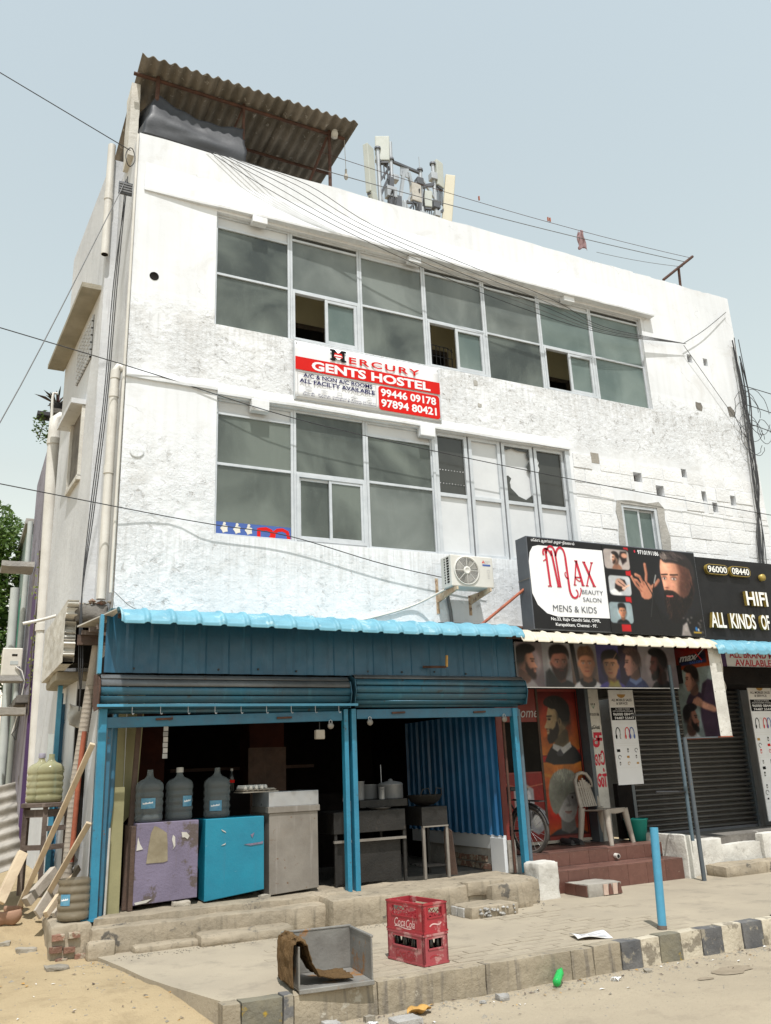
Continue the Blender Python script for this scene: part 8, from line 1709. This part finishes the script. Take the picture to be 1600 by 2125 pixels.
t = thing('green_bottle', 'crushed green plastic bottle lying at the kerb foot', 'bottle', (2.92, -3.2, -.19)); mb = MB(); mb.lathe([(0, 0), (.026, .004), (.032, .02), (.029, .05), (.033, .08), (.027, .11), (.032, .14), (.026, .17), (.012, .20), (.012, .215), (0, .216)], (2.87, -3.20, -.165), 14, (.72, .62, .25)); mb.build('body', 'pet_green', t)
def dl(u, v): w = math.sin(math.pi * u) ** .7; return (1.60 + .19 * u, -3.22 + .06 * (v - .5) * 2 * w + .01 * math.sin(u * 20), -.185 + .035 * abs(v - .5) * 2 * w + .012 * math.sin(u * 9))
mb = MB(); mb.sheet(dl, 16, 8, .002, off=(0, 0, 1)); setp(mb.build('dry_leaf', 'leaf_dry'), 'curled brown dry leaf lying on the road edge', 'leaf')
setp(rough_box(1.42, -3.42, -.24, 1.62, -3.27, -.165, .05, .008, seed=301, round_=.012).build('concrete_block', 'stone_grey'), 'flat grey concrete piece lying on the road edge below the leaf', 'block')
for k, (x, y, s, lb) in enumerate(((2.37, -3.22, .05, 'grey stone lump lying at the kerb foot left of the green bottle'), (1.33, -3.17, .045, 'pale stone in front of the shadowed kerb'), (1.05, -3.2, .06, 'stone piece beside the yellow kerb stone'), (3.75, -3.22, .03, 'small stone under the painted kerb'), (2.2, -3.25, .025, 'small dark stone near the grey lump'))):
    setp(rough_box(x - s, y - s * .8, gz(x, y) - s * .3, x + s, y + s * .8, gz(x, y) + s * .9, .025, .016, freq=9, seed=k + 320, round_=.018).build('stone', 'stone_grey' if k % 2 == 0 else 'stone'), lb, 'stone')
for k, (x, y, lb) in enumerate(((1.30, -3.28, 'crumpled pale wrapper beside the concrete piece'), (3.35, -3.3, 'crumpled white paper ball on the road'))):
    mb = MB(); mb.sheet(lambda u, v: (x + .06 * (u - .5) + .012 * math.sin(v * 9), y + .05 * (v - .5) + .01 * math.sin(u * 11), gz(x, y) + .012 + .014 * math.sin(u * 8 + v * 5)), 8, 8, .002, off=(0, 0, 1)); setp(mb.build('wrapper', 'newsprint'), lb, 'litter')
M('damp_sand', (0.20, 0.16, 0.11), (0.26, 0.21, 0.15), 14, 0.9, bump=0.3)
for k, (x, y, r) in enumerate(((4.30, -3.55, .13), (3.95, -3.62, .05))):
    rr_ = [random.uniform(.8, 1.15) for _ in range(17)]; rr_[16] = rr_[0]
    mb = MB(); mb.sheet(lambda u, v: (lambda X, Y: (X, Y, gz(X, Y) + .005))(x + r * v * rr_[int(u * 16)] * math.cos(u * 6.2832) * 1.5, y + r * v * rr_[int(u * 16)] * math.sin(u * 6.2832) * .8), 16, 5); mb.build('damp_patch', 'damp_sand', g)
